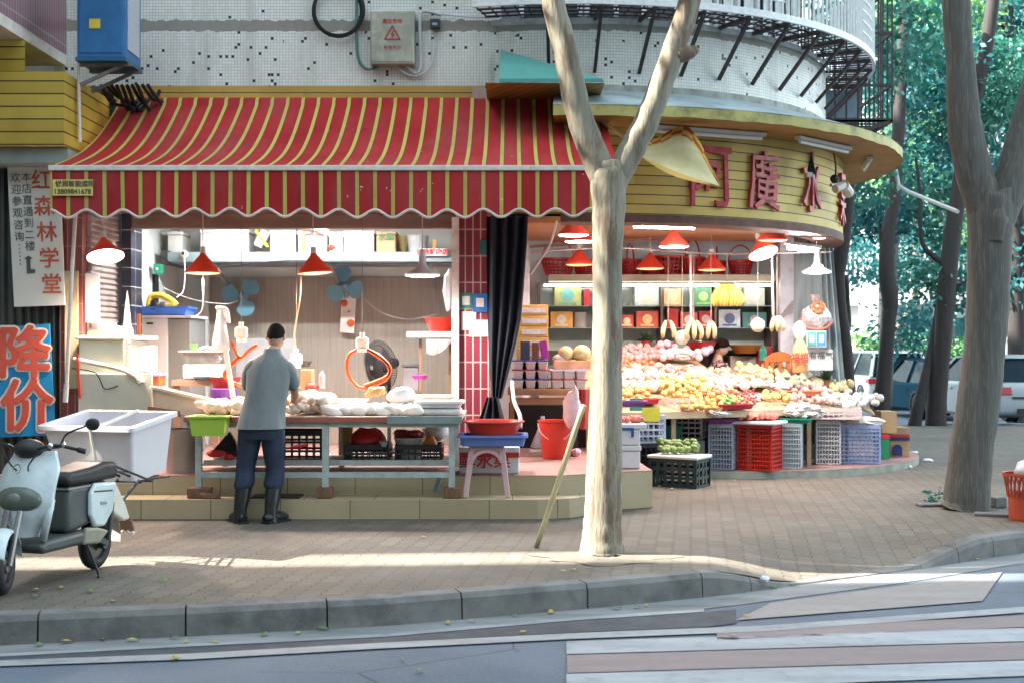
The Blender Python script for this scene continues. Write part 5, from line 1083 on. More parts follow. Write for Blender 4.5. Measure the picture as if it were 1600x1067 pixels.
flatsign('payment_card', 'blue framed payment card on the red tiled column', 'sign', (739, 459), (761, 488), 12.866, (PB, WP), None, (744, 466, 756, 480))
flatsign('paper_sheet', 'upright white paper sheet below the green framed card', 'paper', (721, 487), (744, 516), 12.87, (WP,))
flatsign('paper_sheet', 'wide white paper sheet low on the red tiled column', 'paper', (733, 500), (768, 526), 12.876, (M('paper_grey', (.52, .53, .52), .7),))
t = flatsign('teal_plate', 'small teal plate high on the red tiled column', 'sign', (749, 376), (763, 398), 12.872, (M('plate_teal', (.04, .14, .15), .5),))
# stool with tray and basin
PINKP = M('pink_plastic', (.52, .34, .36), .4, .08, 5); st = thing('plastic_stool', 'pale pink plastic stool on the lower step', 'stool', (PX(761, 11.3), 11.28, .177))
zs_ = PZ(696, 11.2); w = MB(); w.box(PX(733, 11.2), PX(788, 11.2), 11.14, 11.42, zs_ - .045, zs_); w.build('seat', PINKP, st, bevel=.012)
for sx_, sy_ in ((-1, -1), (1, -1), (-1, 1), (1, 1)):
    cx = PX(760.5, 11.2); w = MB(); w.beam((cx + sx_ * .13, 11.28 + sy_ * .12, zs_ - .02), (cx + sx_ * .185, 11.28 + sy_ * .13, .178), .05, .03); w.build('leg', PINKP, st, bevel=.008)
w = MB()
for k in range(10):
    a0, a1 = pi * k / 10, pi * (k + 1) / 10; cx = PX(760.5, 11.14)
    w.beam((cx + .125 * cos(a0), 11.135, zs_ - .14 + .1 * sin(a0)), (cx + .125 * cos(a1), 11.135, zs_ - .14 + .1 * sin(a1)), .02, .03)
w.build('arch', PINKP, st)
w = MB(); w.basin((PX(770, 11.2), 11.27, zs_ + .004), .54, .36, .575, .4, .095, t=.015, rim=.02, round_=.2); tag(w.build('blue_tray', M('lilac_blue_plastic', (.12, .19, .48), .4, .1, 6), smooth=True, auto=35), 'lilac blue tray lying on the pink stool', 'tray')
w = MB(); w.lathe([(.2, .0), (.25, .1), (.275, .105), (.275, .115), (.24, .11), (.195, .02), (.001, .02)], (PX(771, 11.25), 11.27, zs_ + .102), 28); tag(w.build('red_basin', REDP, smooth=True, auto=40), 'wide red basin sitting on the lilac blue tray', 'basin')
fb = thing('foam_box', 'white foam box with a red band and red writing behind the pink stool', 'box', (PX(765, 11.5), 11.6, .352))
w = MB(); w.box(PX(718, 11.5), PX(811, 11.5), 11.5, 11.85, .352, PZ(712, 11.5)); w.build('body', FOAM, fb, bevel=.012)
w = MB(); w.box(PX(717, 11.5), PX(812, 11.5), 11.49, 11.86, PZ(712, 11.5) + .001, PZ(698, 11.5)); w.build('lid', FOAM, fb, bevel=.012)
w = MB(); w.box(PX(718, 11.5), PX(811.3, 11.5), 11.488, 11.497, PZ(714, 11.5), PZ(706, 11.5)); w.build('red_band', RED_I, fb)
w = textmb('鲜水果', .13, P(757, 722, 11.49), ext=.001, bold=.002, sx=1.2); w.build('lettering', RED_I, fb)
w = MB(); w.tube(spline([P(800, 596, 11.9), P(803, 625, 11.6), P(812, 648, 11.4), P(813, 668, 11.3)], 6), .018, 7); tag(w.build('white_hose', M('cord_white', (.6, .56, .54), .5), smooth=True), 'white hose curving down into the wide red basin', 'hose')
w = MB(); w.tube(spline([P(870, 346, 12.5), P(860, 380, 12.7), P(842, 410, 12.9), P(829, 428, 13.0)], 5), .012, 6); tag(w.build('hanging_flex', M('cord_white', (.6, .56, .54), .5)), 'white cable slanting down from the awning beside the black curtain', 'cable')
rb = thing('red_bucket', 'red bucket with a pale handle standing on the pink floor', 'bucket', (PX(868, 13.1), 13.1, .352)); c = Vector((PX(868, 13.1), 13.1, .352))
MB().lathe([(.13, 0), (.135, .01), (.17, .37), (.185, .375), (.185, .39), (.165, .385), (.12, .02), (.001, .02)], c, 28).build('pail', REDP, rb, smooth=True, auto=40)
MB().tube([c + Vector((.178 * cos(a), -.178 * abs(sin(a)) * .6 - .03, .36 - .17 * sin(a))) for a in [pi * k / 14 for k in range(15)]], .008, 6).build('handle', M('handle_pink', (.6, .35, .33), .4), rb)
w = MB(); bp = [Vector(P(838, 858, 9.52)), Vector(P(912, 632, 9.3))]; bp[0].z = 0.0; w.tube([bp[0].lerp(bp[1], k / 9) for k in range(10)], [.022 if k % 2 else .019 for k in range(10)], 8)
tag(w.build('bamboo_pole', M('bamboo', (.44, .42, .26), .5, .2, 8, dirt=((.26, .27, .2), .5, 10)), smooth=True), 'pale bamboo pole leaning against the front tree', 'pole')
w = MB(); w.ball(P(893, 640, 12.9), (.09, .06, .19), 10, 8, jit=.1); w.ball(P(898, 622, 12.9), (.04, .04, .14), 8, 6, jit=.1); tag(w.build('pink_bag', M('bag_pink', (.6, .42, .44), .5, .15, 15), smooth=True), 'pink checked bag hanging at the end of the wooden plank table', 'bag')

# ================================================================ FRUIT SHOP, left end
WOODP = M('plank_wood', (.32, .17, .09), .6, .2, 4, stretch=(.5, 4, 4))
pt = thing('plank_table', 'rough wooden plank table carrying the fruit punnets', 'table', (PX(860, 13.9), 13.9, .35))
MB().box(PX(793, 13.6), PX(930, 13.6), 13.6, 14.3, PZ(617, 13.6), PZ(607, 13.6)).build('top', WOODP, pt, bevel=.008)
MB().box(PX(797, 13.65), PX(925, 13.65), 13.65, 13.7, PZ(632, 13.65), PZ(621, 13.65)).build('apron', WOODP, pt)
for px in (800, 920): MB().beam((PX(px, 13.75), 13.8, .35), (PX(px, 13.75), 13.8, PZ(617, 13.7)), .05).build('leg', WOODP, pt)
w = MB(); w.box(PX(795, 14.5), PX(940, 14.5), 14.45, 14.5, .35, PZ(628, 14.5)); tag(w.build('table_shade', BLK), 'black sheet standing for the shade under the plank table', 'board')  # black sheet put in as the shade below the tabletop
ztp = PZ(607, 13.6) + .002
PUN = M('punnet_white', (.66, .6, .6), .35, .05, 14); PRED = M('band_red', (.5, .05, .05), .5); PBL = M('band_blue', (.06, .06, .25), .5)
def punnet(px0, px1, lev, Y, band, label):
    h = .098; x0, x1 = PX(px0, Y), PX(px1, Y); z = ztp + lev * (h + .002)
    t = thing('punnet_tray', label, 'fruit tray', ((x0 + x1) / 2, Y + .25, z), group='white punnet trays on the plank table')
    w = MB(); n = 3
    for k in range(n):
        a = x0 + (x1 - x0) * k / n + .004; b = x0 + (x1 - x0) * (k + 1) / n - .004
        w.basin(((a + b) / 2, Y + .25, z), (b - a) * .72, .44, b - a - .02, .5, h - .012, t=.01, rim=.008, round_=.3)
    w.build('punnets', PUN, t); MB().box(x0, x1, Y - .004, Y + .5, z + h - .014, z + h).build('lid_band', band, t)
for lev, b_, l_ in ((0, PBL, 'lowest'), (1, PRED, 'middle'), (2, PBL, 'topmost')): punnet(800, 858, lev, 13.62, b_, l_ + ' punnet tray in the left stack on the plank table')
for lev, b_, l_ in ((0, PRED, 'lower'), (1, M('band_pale', (.5, .45, .6), .5), 'upper')): punnet(860, 918, lev, 13.62, b_, l_ + ' punnet tray in the right stack on the plank table')
YC = M('carton_orange', (.55, .32, .08), .6, .12, 6); YCP = M('carton_print', (.55, .5, .55), .6, .2, 25)
Yc = 14.0; zc = ztp + .31
w = MB(); w.box(PX(806, Yc), PX(856, Yc), Yc, Yc + .35, ztp, zc - .004); tag(w.build('grey_carton', M('carton_greybrown', (.3, .24, .24), .7), bevel=.006), 'brownish carton under the orange cartons behind the punnets', 'box')
for k in range(5):
    t = thing('orange_carton', ('lowest', 'second lowest', 'middle', 'second highest', 'topmost')[k] + ' orange carton in the stack beside the black curtain', 'box', (PX(832, Yc), Yc + .15, zc + k * .118), group='stack of orange cartons')
    o = R.uniform(-.008, .008); MB().box(PX(808, Yc) + o, PX(857, Yc) + o, Yc, Yc + .34, zc + k * .118 + .002, zc + k * .118 + .116).build('carton', YC, t, bevel=.006)
    MB().box(PX(816, Yc) + o, PX(854, Yc) + o, Yc - .004, Yc - .001, zc + k * .118 + .03, zc + k * .118 + .085).build('printed_panel', YCP, t)
w = MB(); w.box(PX(813, 13.75), PX(828, 13.75), 13.75, 13.8, ztp + .3, PZ(533, 13.75)); tag(w.build('dark_tin', M('tin_dark', (.06, .06, .09), .3), bevel=.004), 'dark framed tin standing on the left punnet stack', 'tin')
w = MB(); w.box(PX(831, 13.75), PX(842, 13.75), 13.75, 13.85, ztp + .3, PZ(535, 13.75)); tag(w.build('brown_box', M('box_brownred', (.2, .07, .05), .5), bevel=.004), 'brown red box on the left punnet stack', 'box')
w = MB(); w.obox(P(850, 546, 13.8), (.08, .1, .19), ry=-.15); tag(w.build('magenta_box', M('box_magenta', (.42, .04, .3), .5), bevel=.004), 'magenta box tilted on the left punnet stack', 'box')
MEL = M('melon_skin', (.5, .42, .2), .5, .2, 20, bmp=.3); MELB = M('melon_bagged', (.55, .53, .52), .35, .12, 9)
for px, py, r, mt, lab in ((884, 553, (.085, .08, .085), MEL, 'round yellow melon on the right punnet stack'), (909, 552, (.1, .09, .09), MEL, 'bigger oval melon half hidden by the front tree'), (876, 561, (.09, .07, .06), MELB, 'melon in a silvery plastic wrap on the punnets')):
    w = MB(); w.ball(P(px, py, 13.9), r, 16, 11); tag(w.build('melon', mt, smooth=True), lab, 'melon', 'melons on the punnet stack')
w = MB(); w.box(PX(866, 13.8), PX(925, 13.8), 13.8, 14.2, ztp + .2, PZ(563, 13.8)); tag(w.build('fruit_carton', M('carton_peach', (.55, .3, .16), .6, .2, 9), bevel=.006), 'peach coloured carton below the melons', 'box')
w = MB(); w.lathe([(.11, 0), (.13, .02), (.03, .26), (.02, .34)], P(848, 700, 13.4), 14); w.lathe([(.10, .0), (.11, .03), (.1, .03)], P(843, 705, 13.3) , 16, m=1); tag(w.build('clear_sack', [M('sack_grey', (.3, .27, .32), .3, .2, 8), M('sack_beige', (.4, .34, .28), .5)], smooth=True), 'greyish plastic sack left of the red bucket under the plank table', 'sack')
w = MB(); w.box(PX(893, 13.3), PX(903, 13.3), 13.3, 13.5, .352, PZ(672, 13.3)); w.ball(P(900, 706, 13.1), (.06, .05, .04), 8, 6, jit=.15, m=1); tag(w.build('dark_bag', [M('bag_dark', (.04, .02, .05), .5), M('bag_pinkish', (.55, .3, .36), .5)]), 'dark bag with a pink scrap right of the red bucket', 'bag')
w = MB(); w.grid(lambda u, v: P(903 + 17 * u, 608 + 62 * v, 13.35) + Vector((0, .04 * sin(u * 7 + v), 0)), 8, 8, thick=(0, .006, 0)); tag(w.build('red_cloth', M('cloth_darkred', (.32, .03, .03), .7), smooth=True, auto=60), 'dark red cloth hanging left of the front tree', 'cloth')

# ================================================================ FRUIT SHOP, back: shelf of baskets, display cabinet
bsf = thing('basket_shelf', 'cream shelf board carrying red baskets across the back of the fruit shop', 'shelf', (PX(1025, 16.5), 16.7, PZ(440, 16.5)))
zb0, zb1 = PZ(440, 16.5), PZ(429, 16.5); MB().box(PX(858, 16.5), PX(1213, 16.5), 16.5, 17.2, zb0, zb1).build('board', M('shelf_cream', (.48, .46, .36), .5, .06, 5), bsf, bevel=.006)
w = MB(); w.beam(P(822, 390, 16.0), (PX(822, 16.0), 16.0, .36), .09, .07); tag(w.build('white_post', M('cool_white_paint', (.58, .6, .66), .5, .1, 5, dirt=((.3, .3, .34), .5, 8))), 'white post beside the stack of orange cartons', 'post')
w = MB(); w.beam(P(828, 386, 15.9), P(1290, 356, 15.6), .05, .03); tag(w.build('cross_rail', M('rail_brown', (.2, .1, .06), .6)), 'brown rail running across the fruit shop below the lamps', 'rail')
w = MB(); w.tube(spline([P(830, 395, 15.2), P(960, 388, 15.2), P(1130, 397, 15.2), P(1300, 394, 15.0)], 8), .009, 6); tag(w.build('hanging_rod', M('rod_steel', (.3, .26, .25), .4, .1, 9, .6)), 'thin steel rod from which the bananas hang', 'rod')
w = MB(); w.prism([(-.3, 13.9)] + [(.6 + 2.9 * cos(radians(a)), 16.3 + 2.4 * sin(radians(a))) for a in range(-88, -10, 6)] + [(3.3, 16.3), (-.3, 16.3)], 2.83, 2.9); tag(w.build('timber_deck', M('deck_orange', (.34, .15, .06), .6, .2, 3)), 'orange brown timber deck above the fruit shop lamps', 'deck')
RB = M('basket_red', (.36, .012, .015), .35, .2, 12)
def basket(px, label, hang=True, rz=0.0, s=1.0, Y=16.75, wide=1.0):
    c = Vector((PX(px, Y), Y, zb1 + .002)); t = thing('fruit_basket', label, 'basket', c, rz, 'red plastic gift baskets on the shelf', local=True)
    w = MB(); h = .19 * s; n = 22
    for z, r, hh in ((.01, .125, .03), (h * .3, .14, .014), (h * .5, .15, .014), (h * .7, .16, .014), (h, .175, .03)):
        for k in range(n):
            a0, a1 = 2 * pi * k / n, 2 * pi * (k + 1) / n
            w.beam((r * s * wide * cos(a0), r * s * .8 * sin(a0), z), (r * s * wide * cos(a1), r * s * .8 * sin(a1), z), .008, hh)
    for k in range(n): a0 = 2 * pi * k / n; w.beam((.125 * s * wide * cos(a0), .125 * s * .8 * sin(a0), 0), (.175 * s * wide * cos(a0), .175 * s * .8 * sin(a0), h), .02, .012, up=(cos(a0), sin(a0), 0))
    w.lathe([(.12 * s, .004), (.001, .006)], (0, 0, 0), n, sx=wide, sy=.8); w.build('woven_body', RB, t)
    if hang: MB().tube([(.165 * s * wide * cos(a), 0, h + .22 * s * sin(a)) for a in [pi * k / 14 for k in range(15)]], .011, 6).build('handle', RB, t)
    return t
for px, hg, rz, s, wd, lab in ((872, 1, .2, 1.1, 1.2, 'wide red basket at the left end of the shelf'), (915, 0, 0, .95, 1.0, 'small red basket beside the left end basket partly behind the tree'), (985, 1, 1.2, 1.0, 1.0, 'red basket just right of the front tree with its handle turned'), (1018, 0, 0, .85, 1.0, 'low red basket behind the hanging red lamp'), (1048, 0, 0, 1.25, 1.0, 'tall red basket below the white glowing lamp'), (1082, 1, .9, 1.15, 1.0, 'red basket with a crossed handle right of the tall one'), (1120, 1, 1.4, .9, 1.0, 'red basket with a thin upright handle in the middle of the shelf'), (1157, 1, 0, .95, 1.0, 'red basket with a tall round handle at the right end of the shelf')): basket(px, lab, hg, rz, s, wide=wd)
w = MB(); w.tube([P(850, 446, 16.62), P(1205, 446, 16.62)], .012, 6); tag(w.build('cabinet_light', EM('cabinet_glow', (1, .97, .93), 5)), 'thin lit strip under the cream basket shelf shining on the gift boxes', 'strip light')
cab = thing('display_cabinet', 'glass fronted display cabinet of gift boxes at the back of the fruit shop', 'cabinet', (PX(1028, 16.9), 17.0, .1))
MB().box(PX(845, 17.2), PX(1213, 17.2), 17.19, 17.22, .9, zb0).build('mirror_back', M('mirror_teal', (.56, .64, .6), .12, .2, 2), cab)
for px in (842, 948, 1034, 1118, 1207): MB().box(PX(px, 16.7) - .015, PX(px, 16.7) + .015, 16.68, 17.18, .9, zb0).build('upright', M('upright_dark', (.1, .08, .07), .5), cab)
for py in (478, 512, 546): MB().box(PX(846, 16.7), PX(1205, 16.7), 16.7, 17.18, PZ(py, 16.7) - .008, PZ(py, 16.7)).build('glass_shelf', M('shelf_glass', (.3, .4, .39), .1, .1, 3), cab)
MB().box(PX(842, 16.7), PX(1210, 16.7), 16.66, 17.2, .1, .9).build('cupboard', M('cupboard_cream', (.5, .47, .38), .5), cab)
def gift(px0, px1, py0, pyb, col, label, deco=None, name='gift_box'):
    Y = 16.76; z0 = PZ(pyb, 16.7) + .002; x0, x1 = PX(px0, Y), PX(px1, Y)
    t = thing(name, label, 'gift box', ((x0 + x1) / 2, Y + .1, z0), group='gift boxes in the display cabinet')
    k = 'gift_%d_%d_%d' % tuple(int(c * 100) for c in col)
    MB().box(x0, x1, Y, Y + .2, z0, PZ(py0, Y)).build('carton', M(k, col, .45, .3, 7), t, bevel=.006)
    if deco:
        xm, zm = (x0 + x1) / 2, (z0 + PZ(py0, Y)) / 2; r = min(x1 - x0, PZ(py0, Y) - z0) * .3; w = MB()
        w.lathe([(.001, .002), (r, .001), (r, 0)], (xm, Y - .004, zm), 14, M4=Matrix.Rotation(radians(90), 4, 'X')); w.box(xm - r * 1.3, xm + r * 1.3, Y - .005, Y - .001, z0 + .02, z0 + .045)
        w.build('printed_motif', M(k + '_m', deco, .5, .2, 20), t)
for a in ((866, 908, 444, 478, (.28, .3, .12), 'olive gift box with a round teal emblem on the top shelf', (.1, .3, .28)), (912, 922, 452, 478, (.4, .02, .03), 'narrow red gift box next to the olive one', None), (957, 968, 450, 478, (.4, .04, .05), 'narrow red gift box right of the tree on the top shelf', None), (992, 1030, 446, 478, (.4, .5, .48), 'pale teal gift box printed with a cream melon', (.55, .5, .4)), (1037, 1064, 452, 478, (.55, .36, .18), 'peach orange gift box on the top shelf', (.6, .5, .3)), (1086, 1112, 449, 478, (.08, .26, .14), 'dark green striped gift box on the top shelf', (.3, .5, .2)), (1123, 1140, 446, 478, (.26, .03, .08), 'dark red gift bag behind the yellow bananas', None), (1163, 1195, 450, 478, (.38, .42, .36), 'grey green gift box right of the yellow bananas', (.5, .5, .45)),
          (860, 895, 487, 512, (.5, .27, .06), 'orange fruit carton on the second shelf left of the tree', (.5, .5, .4)), (969, 990, 492, 512, (.42, .05, .04), 'small red gift box right of the tree on the second shelf', (.6, .5, .3)), (994, 1029, 486, 512, (.46, .08, .04), 'wide red gift box with gold frame on the second shelf', (.6, .45, .2)), (1042, 1060, 482, 512, (.4, .02, .02), 'flared red gift bag on the second shelf', None), (1063, 1090, 488, 512, (.45, .12, .12), 'red gift box with a pale panel on the second shelf', (.55, .55, .5)), (1092, 1114, 486, 512, (.38, .03, .04), 'dark red gift box on the second shelf', (.5, .4, .4)), (1123, 1157, 484, 512, (.46, .53, .6), 'pale blue gift box with a dark emblem on the second shelf', (.08, .12, .25)), (1160, 1198, 488, 512, (.05, .18, .18), 'dark teal gift box on the second shelf', (.5, .3, .3)),
          (1040, 1056, 534, 546, (.42, .04, .04), 'small red gift box on the bottom shelf', None)): gift(*a)
w = MB(); w.lathe([(.09, 0), (.09, .19), (.08, .2)], (PX(907, 16.8), 16.85, PZ(512, 16.7) + .003), 18, cap=True); tag(w.build('grey_canister', M('canister_grey', (.3, .3, .29), .3)), 'grey canister on the second shelf left of the tree', 'canister')
w = MB(); w.lathe([(.13, 0), (.2, .14), (.22, .15), (.19, .15), (.12, .02)], P(1095, 552, 16.3), 24); tag(w.build('red_bowl', M('bowl_red', (.36, .02, .015), .35), smooth=True, auto=40), 'big dark red bowl left of the seated woman', 'bowl')
LEAFG = M('leaf_dark', (.03, .085, .03), .5, .4, 9)
def potplant(px, py, Y, label, n=16, L=.16, pot=(.35, .04, .03), hs=1.0):
    c = P(px, py, Y); t = thing('potted_plant', label, 'plant', c)
    MB().lathe([(.05, 0), (.07, .09), (.075, .09), (.06, .08), (.001, .08)], c, 14).build('pot', M('pot_%d' % int(pot[0] * 100), pot, .5), t)
    w = MB()
    for k in range(n):
        a = R.uniform(0, 6.28); e = R.uniform(.2, 1.3) ; d = Vector((cos(a) * cos(e), sin(a) * cos(e), sin(e) * hs)); s_ = d.cross(Vector((0, 0, 1))).normalized() * .022; b = c + Vector((0, 0, .08))
        l = L * R.uniform(.7, 1.1); w.add([b, b + d * l * .5 + s_, b + d * l - Vector((0, 0, l * .25)), b + d * l * .5 - s_], [(0, 1, 2, 3)])
    w.build('leaves', LEAFG, t)
potplant(1010, 543, 16.6, 'leafy plant in a red pot among the gift boxes', 26, .2); potplant(1291, 604, 15.9, 'spiky little plant in a clay pot at the right end of the fruit display', 18, .22, (.3, .14, .08), 1.3)
BANY = M('banana_yellow', (.62, .47, .1), .45, .12, 14); BANP = M('banana_pale', (.5, .43, .24), .35, .1, 14)
def bananas(px, py, Y, label, n, mat, L=.2, spread=1.0, string=None):
    c = P(px, py, Y); t = thing('banana_bunch', label, 'bananas', c - Vector((0, 0, L)), group='bananas hanging over the fruit display')
    w = MB()
    for k in range(n):
        f = (k - (n - 1) / 2) / max(1, n - 1) * spread; o = R.uniform(-.02, .02)
        pts = [c + Vector((f * .1, o, 0)), c + Vector((f * .2, o - .03, -L * .35)), c + Vector((f * .26, o - .03, -L * .7)), c + Vector((f * .2 + .02 * f, o, -L))]
        w.tube(spline(pts, 4), [.008, .016, .022, .026, .028, .029, .03, .03, .028, .026, .022, .016, .007], 7)
    w.build('fruit', mat, t, smooth=True)
    w = MB(); w.tube([c + Vector((0, 0, -.01)), Vector((c.x, c.y, PZ(398, Y)))], .004, 5); w.build('string', M('string_grey', (.34, .32, .3), .6), t)
bananas(1136, 444, 15.1, 'big bunch of ripe yellow bananas in the middle of the fruit shop', 9, BANY, .26, 1.35)
bananas(1044, 501, 14.9, 'pale bagged bananas hanging left of the two white strings', 2, BANP, .2, .5); bananas(1084, 501, 14.9, 'pale bagged bananas hanging on the thick white string', 3, BANP, .22, .7); bananas(1111, 502, 14.9, 'slim pale bananas hanging left of the seated woman', 2, BANP, .2, .3); bananas(1214, 494, 14.9, 'yellowish bagged bananas near the white pillar', 3, BANP, .18, .5)
for px, py, lab in ((1184, 508, 'white wrapped pomelo bag hanging right of the yellow bananas'), (1066, 527, 'white wrapped pomelo bag hanging low before the bottom shelf')):
    w = MB(); w.ball(P(px, py, 15.0), (.085, .08, .085), 12, 9, jit=.05); w.tube([P(px, py - 9, 15.0), P(px, 398, 15.0)], .003, 5); tag(w.build('fruit_bag', M('bag_greenwhite', (.56, .6, .54), .35, .1, 9), smooth=True), lab, 'fruit bag', 'hanging fruit bags')
for a_, b_, lab in (((1079, 396), (1080, 500), 'flat white strap hanging beside the pale bananas in the middle'), ((1206, 400), (1208, 492), 'flat white strap hanging left of the white pillar')):
    w = MB(); w.beam(P(*a_, 14.9), P(*b_, 14.9), .024, .012); tag(w.build('white_strap', M('strap_grey', (.4, .39, .38), .6)), lab, 'strap')
ch = thing('wooden_chair', 'orange brown wooden chair behind the fruit at the white pillar', 'chair', (PX(1218, 16.0), 16.1, .09)); CW = M('chair_wood', (.36, .12, .035), .4, .15, 5)
cx = PX(1218, 16.0)
MB().box(cx - .2, cx + .2, 15.95, 16.35, .52, .56).build('seat', CW, ch)
for sx_ in (-1, 1): MB().beam((cx + sx_ * .17, 15.97, .09), (cx + sx_ * .17, 15.97, 1.36), .045).build('back_post', CW, ch); MB().beam((cx + sx_ * .17, 16.32, .09), (cx + sx_ * .17, 16.32, .52), .045).build('leg', CW, ch)
w = MB(); w.prism([(cx - .2, 1.3)] + [(cx - .2 + .4 * k / 8, 1.34 + .09 * sin(pi * k / 8)) for k in range(9)] + [(cx + .2, 1.3)], 15.95, 15.99, fn=lambda a, b, c: (a, c, b)); w.box(cx - .17, cx + .17, 15.955, 15.985, .95, 1.0); w.build('back_rail', CW, ch)
for k in range(3): MB().box(cx - .1 + .1 * k - .025, cx - .1 + .1 * k + .025, 15.958, 15.98, 1.0, 1.31).build('back_slat', CW, ch)
w = MB(); w.box(PX(1185, 16.6), PX(1208, 16.6), 16.6, 16.75, 1.2, PZ(541, 16.6)); tag(w.build('red_seat_back', M('seat_red', (.3, .02, .03), .5), bevel=.02), 'dark red chair back behind the wooden chair', 'chair back')
w = MB(); w.lathe([(.05, 0), (.05, .13), (.03, .15), (.03, .18), (.0, .18)], P(1192, 563, 16.0), 12, m=0); tag(w.build('green_bottle', M('bottle_green', (.02, .18, .14), .3)), 'squat bottle with a green cap left of the wooden chair', 'bottle')
w = MB(); w.lathe([(.14, 0), (.21, .1), (.22, .11), (.2, .11), (.13, .02), (.001, .02)], P(1165, 552, 16.7), 24); tag(w.build('brown_bowl', M('bowl_brown', (.36, .14, .03), .35), smooth=True, auto=40), 'wide brown bowl right of the seated woman', 'bowl')
w = MB(); w.box(PX(1140, 16.8), PX(1206, 16.8), 16.75, 17.1, .1, PZ(556, 16.8)); tag(w.build('low_cupboard', M('cupboard_cream', (.5, .47, .38), .5), bevel=.008), 'cream low cupboard behind the seated woman', 'cupboard')
# right end
w = MB(); w.grid(lambda u, v: P(1283 + 6 * v + 32 * u * (.55 + .45 * v), 385 + 225 * v, 15.95 + .1 * u) + Vector((0, .04 * sin(u * 16), 0)), 30, 10, thick=(0, .005, 0)); tag(w.build('plastic_curtain', M('curtain_greyblue', (.3, .36, .38), .4, .15, 4, stretch=(5, 5, .5)), smooth=True, auto=60), 'grey blue plastic curtain hanging at the right end of the fruit shop', 'curtain')
gbk = thing('gift_basket', 'cellophane wrapped gift basket with a coppery bow at the right end wall', 'gift basket', P(1275, 515, 15.7)); c = P(1275, 496, 15.7)
MB().ball(c, (.19, .1, .16), 16, 10, jit=.05).build('cellophane', M('cello', (.5, .46, .46), .12, .4, 14, .4, stretch=(3, 1, 1)), gbk)
MB().tube([c + Vector((.19 * cos(a), -.07 * abs(sin(a)), -.02 - .13 * sin(a))) for a in [pi * k / 14 for k in range(15)]], .016, 6).build('red_rim', M('rim_red', (.5, .14, .1), .3), gbk)
w = MB()
w.ball(c + Vector((0, -.09, .12)), (.06, .03, .06), 8, 6)
for k in range(14): a = k * .449 + R.uniform(-.1, .1); w.ball(c + Vector((.06 * cos(a), -.1, .12 + .06 * sin(a))), (.038, .025, .025), 7, 5)
w.build('bow', M('bow_copper', (.6, .28, .16), .2, .2, 20, .6), gbk)
MB().lathe([(.03, .0), (.09, .12), (.02, .02)], c + Vector((0, 0, .16)), 9).build('gathered_top', M('cello', (.5, .46, .46), .12, .4, 14, .4), gbk)
t = flatsign('payment_board', 'payment board with a green and a blue half on the right end wall', 'sign', (1260, 517), (1291, 542), 15.6, (WP,))
for q0, q1, mt in (((1262, 519), (1275, 540), M('pay_teal', (.1, .35, .36), .5)), ((1276, 519), (1290, 540), M('pay_sky', (.06, .27, .5), .5))): MB().box(PX(q0[0], 15.59), PX(q1[0], 15.59), 15.583, 15.591, PZ(q1[1], 15.59), PZ(q0[1], 15.59)).build('half', mt, t)
for q in (1265, 1280): MB().box(PX(q, 15.58), PX(q + 7, 15.58), 15.578, 15.582, PZ(535, 15.58), PZ(523, 15.58)).build('white_field', WP, t)
t = flatsign('wall_poster', 'pale grey poster with dark characters below the payment board', 'poster', (1262, 546), (1301, 578), 15.7, (M('poster_grey', (.5, .52, .53), .6, .1, 6),))
textmb('有福气', .1, P(1283, 556, 15.685), ext=.001).build('lettering', GREYI, t)
ob_ = thing('orange_bag', 'peach orange bag with red characters under a white plastic bag', 'bag', P(1250, 582, 15.3)); c = P(1250, 582, 15.3)
MB().lathe([(.06, 0), (.09, .02), (.1, .2), (.08, .32), (.03, .4), (.02, .44)], c, 14, sy=.5).build('bag_body', M('bag_peach', (.62, .36, .17), .5, .1, 7), ob_, smooth=True)
textmb('福福', .13, P(1250, 560, 15.22), ext=.002, bold=.002, sx=.8).build('lettering', RED_I, ob_)
w = MB(); w.ball(P(1249, 517, 15.35), (.08, .05, .12), 10, 8, jit=.12); tag(w.build('plastic_bag', M('bag_white', (.64, .64, .66), .4, .08, 9), smooth=True), 'white plastic bag above the peach orange bag', 'bag')
w = MB()
for k in range(8): w.tube(spline([P(1212 + R.uniform(-4, 4), 505 + R.uniform(-6, 6), 16.2), P(1225 + R.uniform(-3, 3), 492 + R.uniform(-4, 4), 16.25), P(1238 + R.uniform(-3, 3), 474 + R.uniform(-8, 8), 16.25)], 4), .012, 5)
tag(w.build('rope_knot', M('rope_grey', (.3, .27, .28), .7)), 'grey rope knotted round the white pillar', 'rope')

# ================================================================ FRUIT SHOP, sloping display
FE = [(1.0, 14.0), (1.6, 14.1), (2.3, 14.35), (2.9, 14.62), (3.5, 15.0), (4.05, 15.55), (4.5, 16.15)]
def yf(x):
    if x <= FE[0][0]: return FE[0][1]
    for (a, b), (c, d) in zip(FE, FE[1:]):
        if x <= c: return b + (d - b) * (x - a) / (c - a)
    return FE[-1][1] + (x - 4.5) * 1.3
def zs(x, y): return .80 + .32 * (y - yf(x))
def S(px, py):
    lo, hi = 13.0, 18.0
    for _ in range(40):
        y = (lo + hi) / 2; p = P(px, py, y)
        if p.z > zs(p.x, p.y): lo = y
        else: hi = y
    return P(px, py, lo)
fd = thing('fruit_stand', 'long sloping wooden stand curving round the corner under the fruit', 'stand', (2.6, 15.2, .09))
def fdf(u, v):
    x = .85 + 3.65 * u; y0 = yf(x); y1 = min(16.15 if x < 2.42 else 15.88, y0 + 1.95); y = y0 + (y1 - y0) * v; return (x, y, zs(x, y) - .05)
w = MB(); w.grid(fdf, 30, 8, thick=(0, 0, -.03)); w.build('sloping_boards', M('stand_wood', (.42, .3, .18), .6, .15, 4), fd)
w = MB()
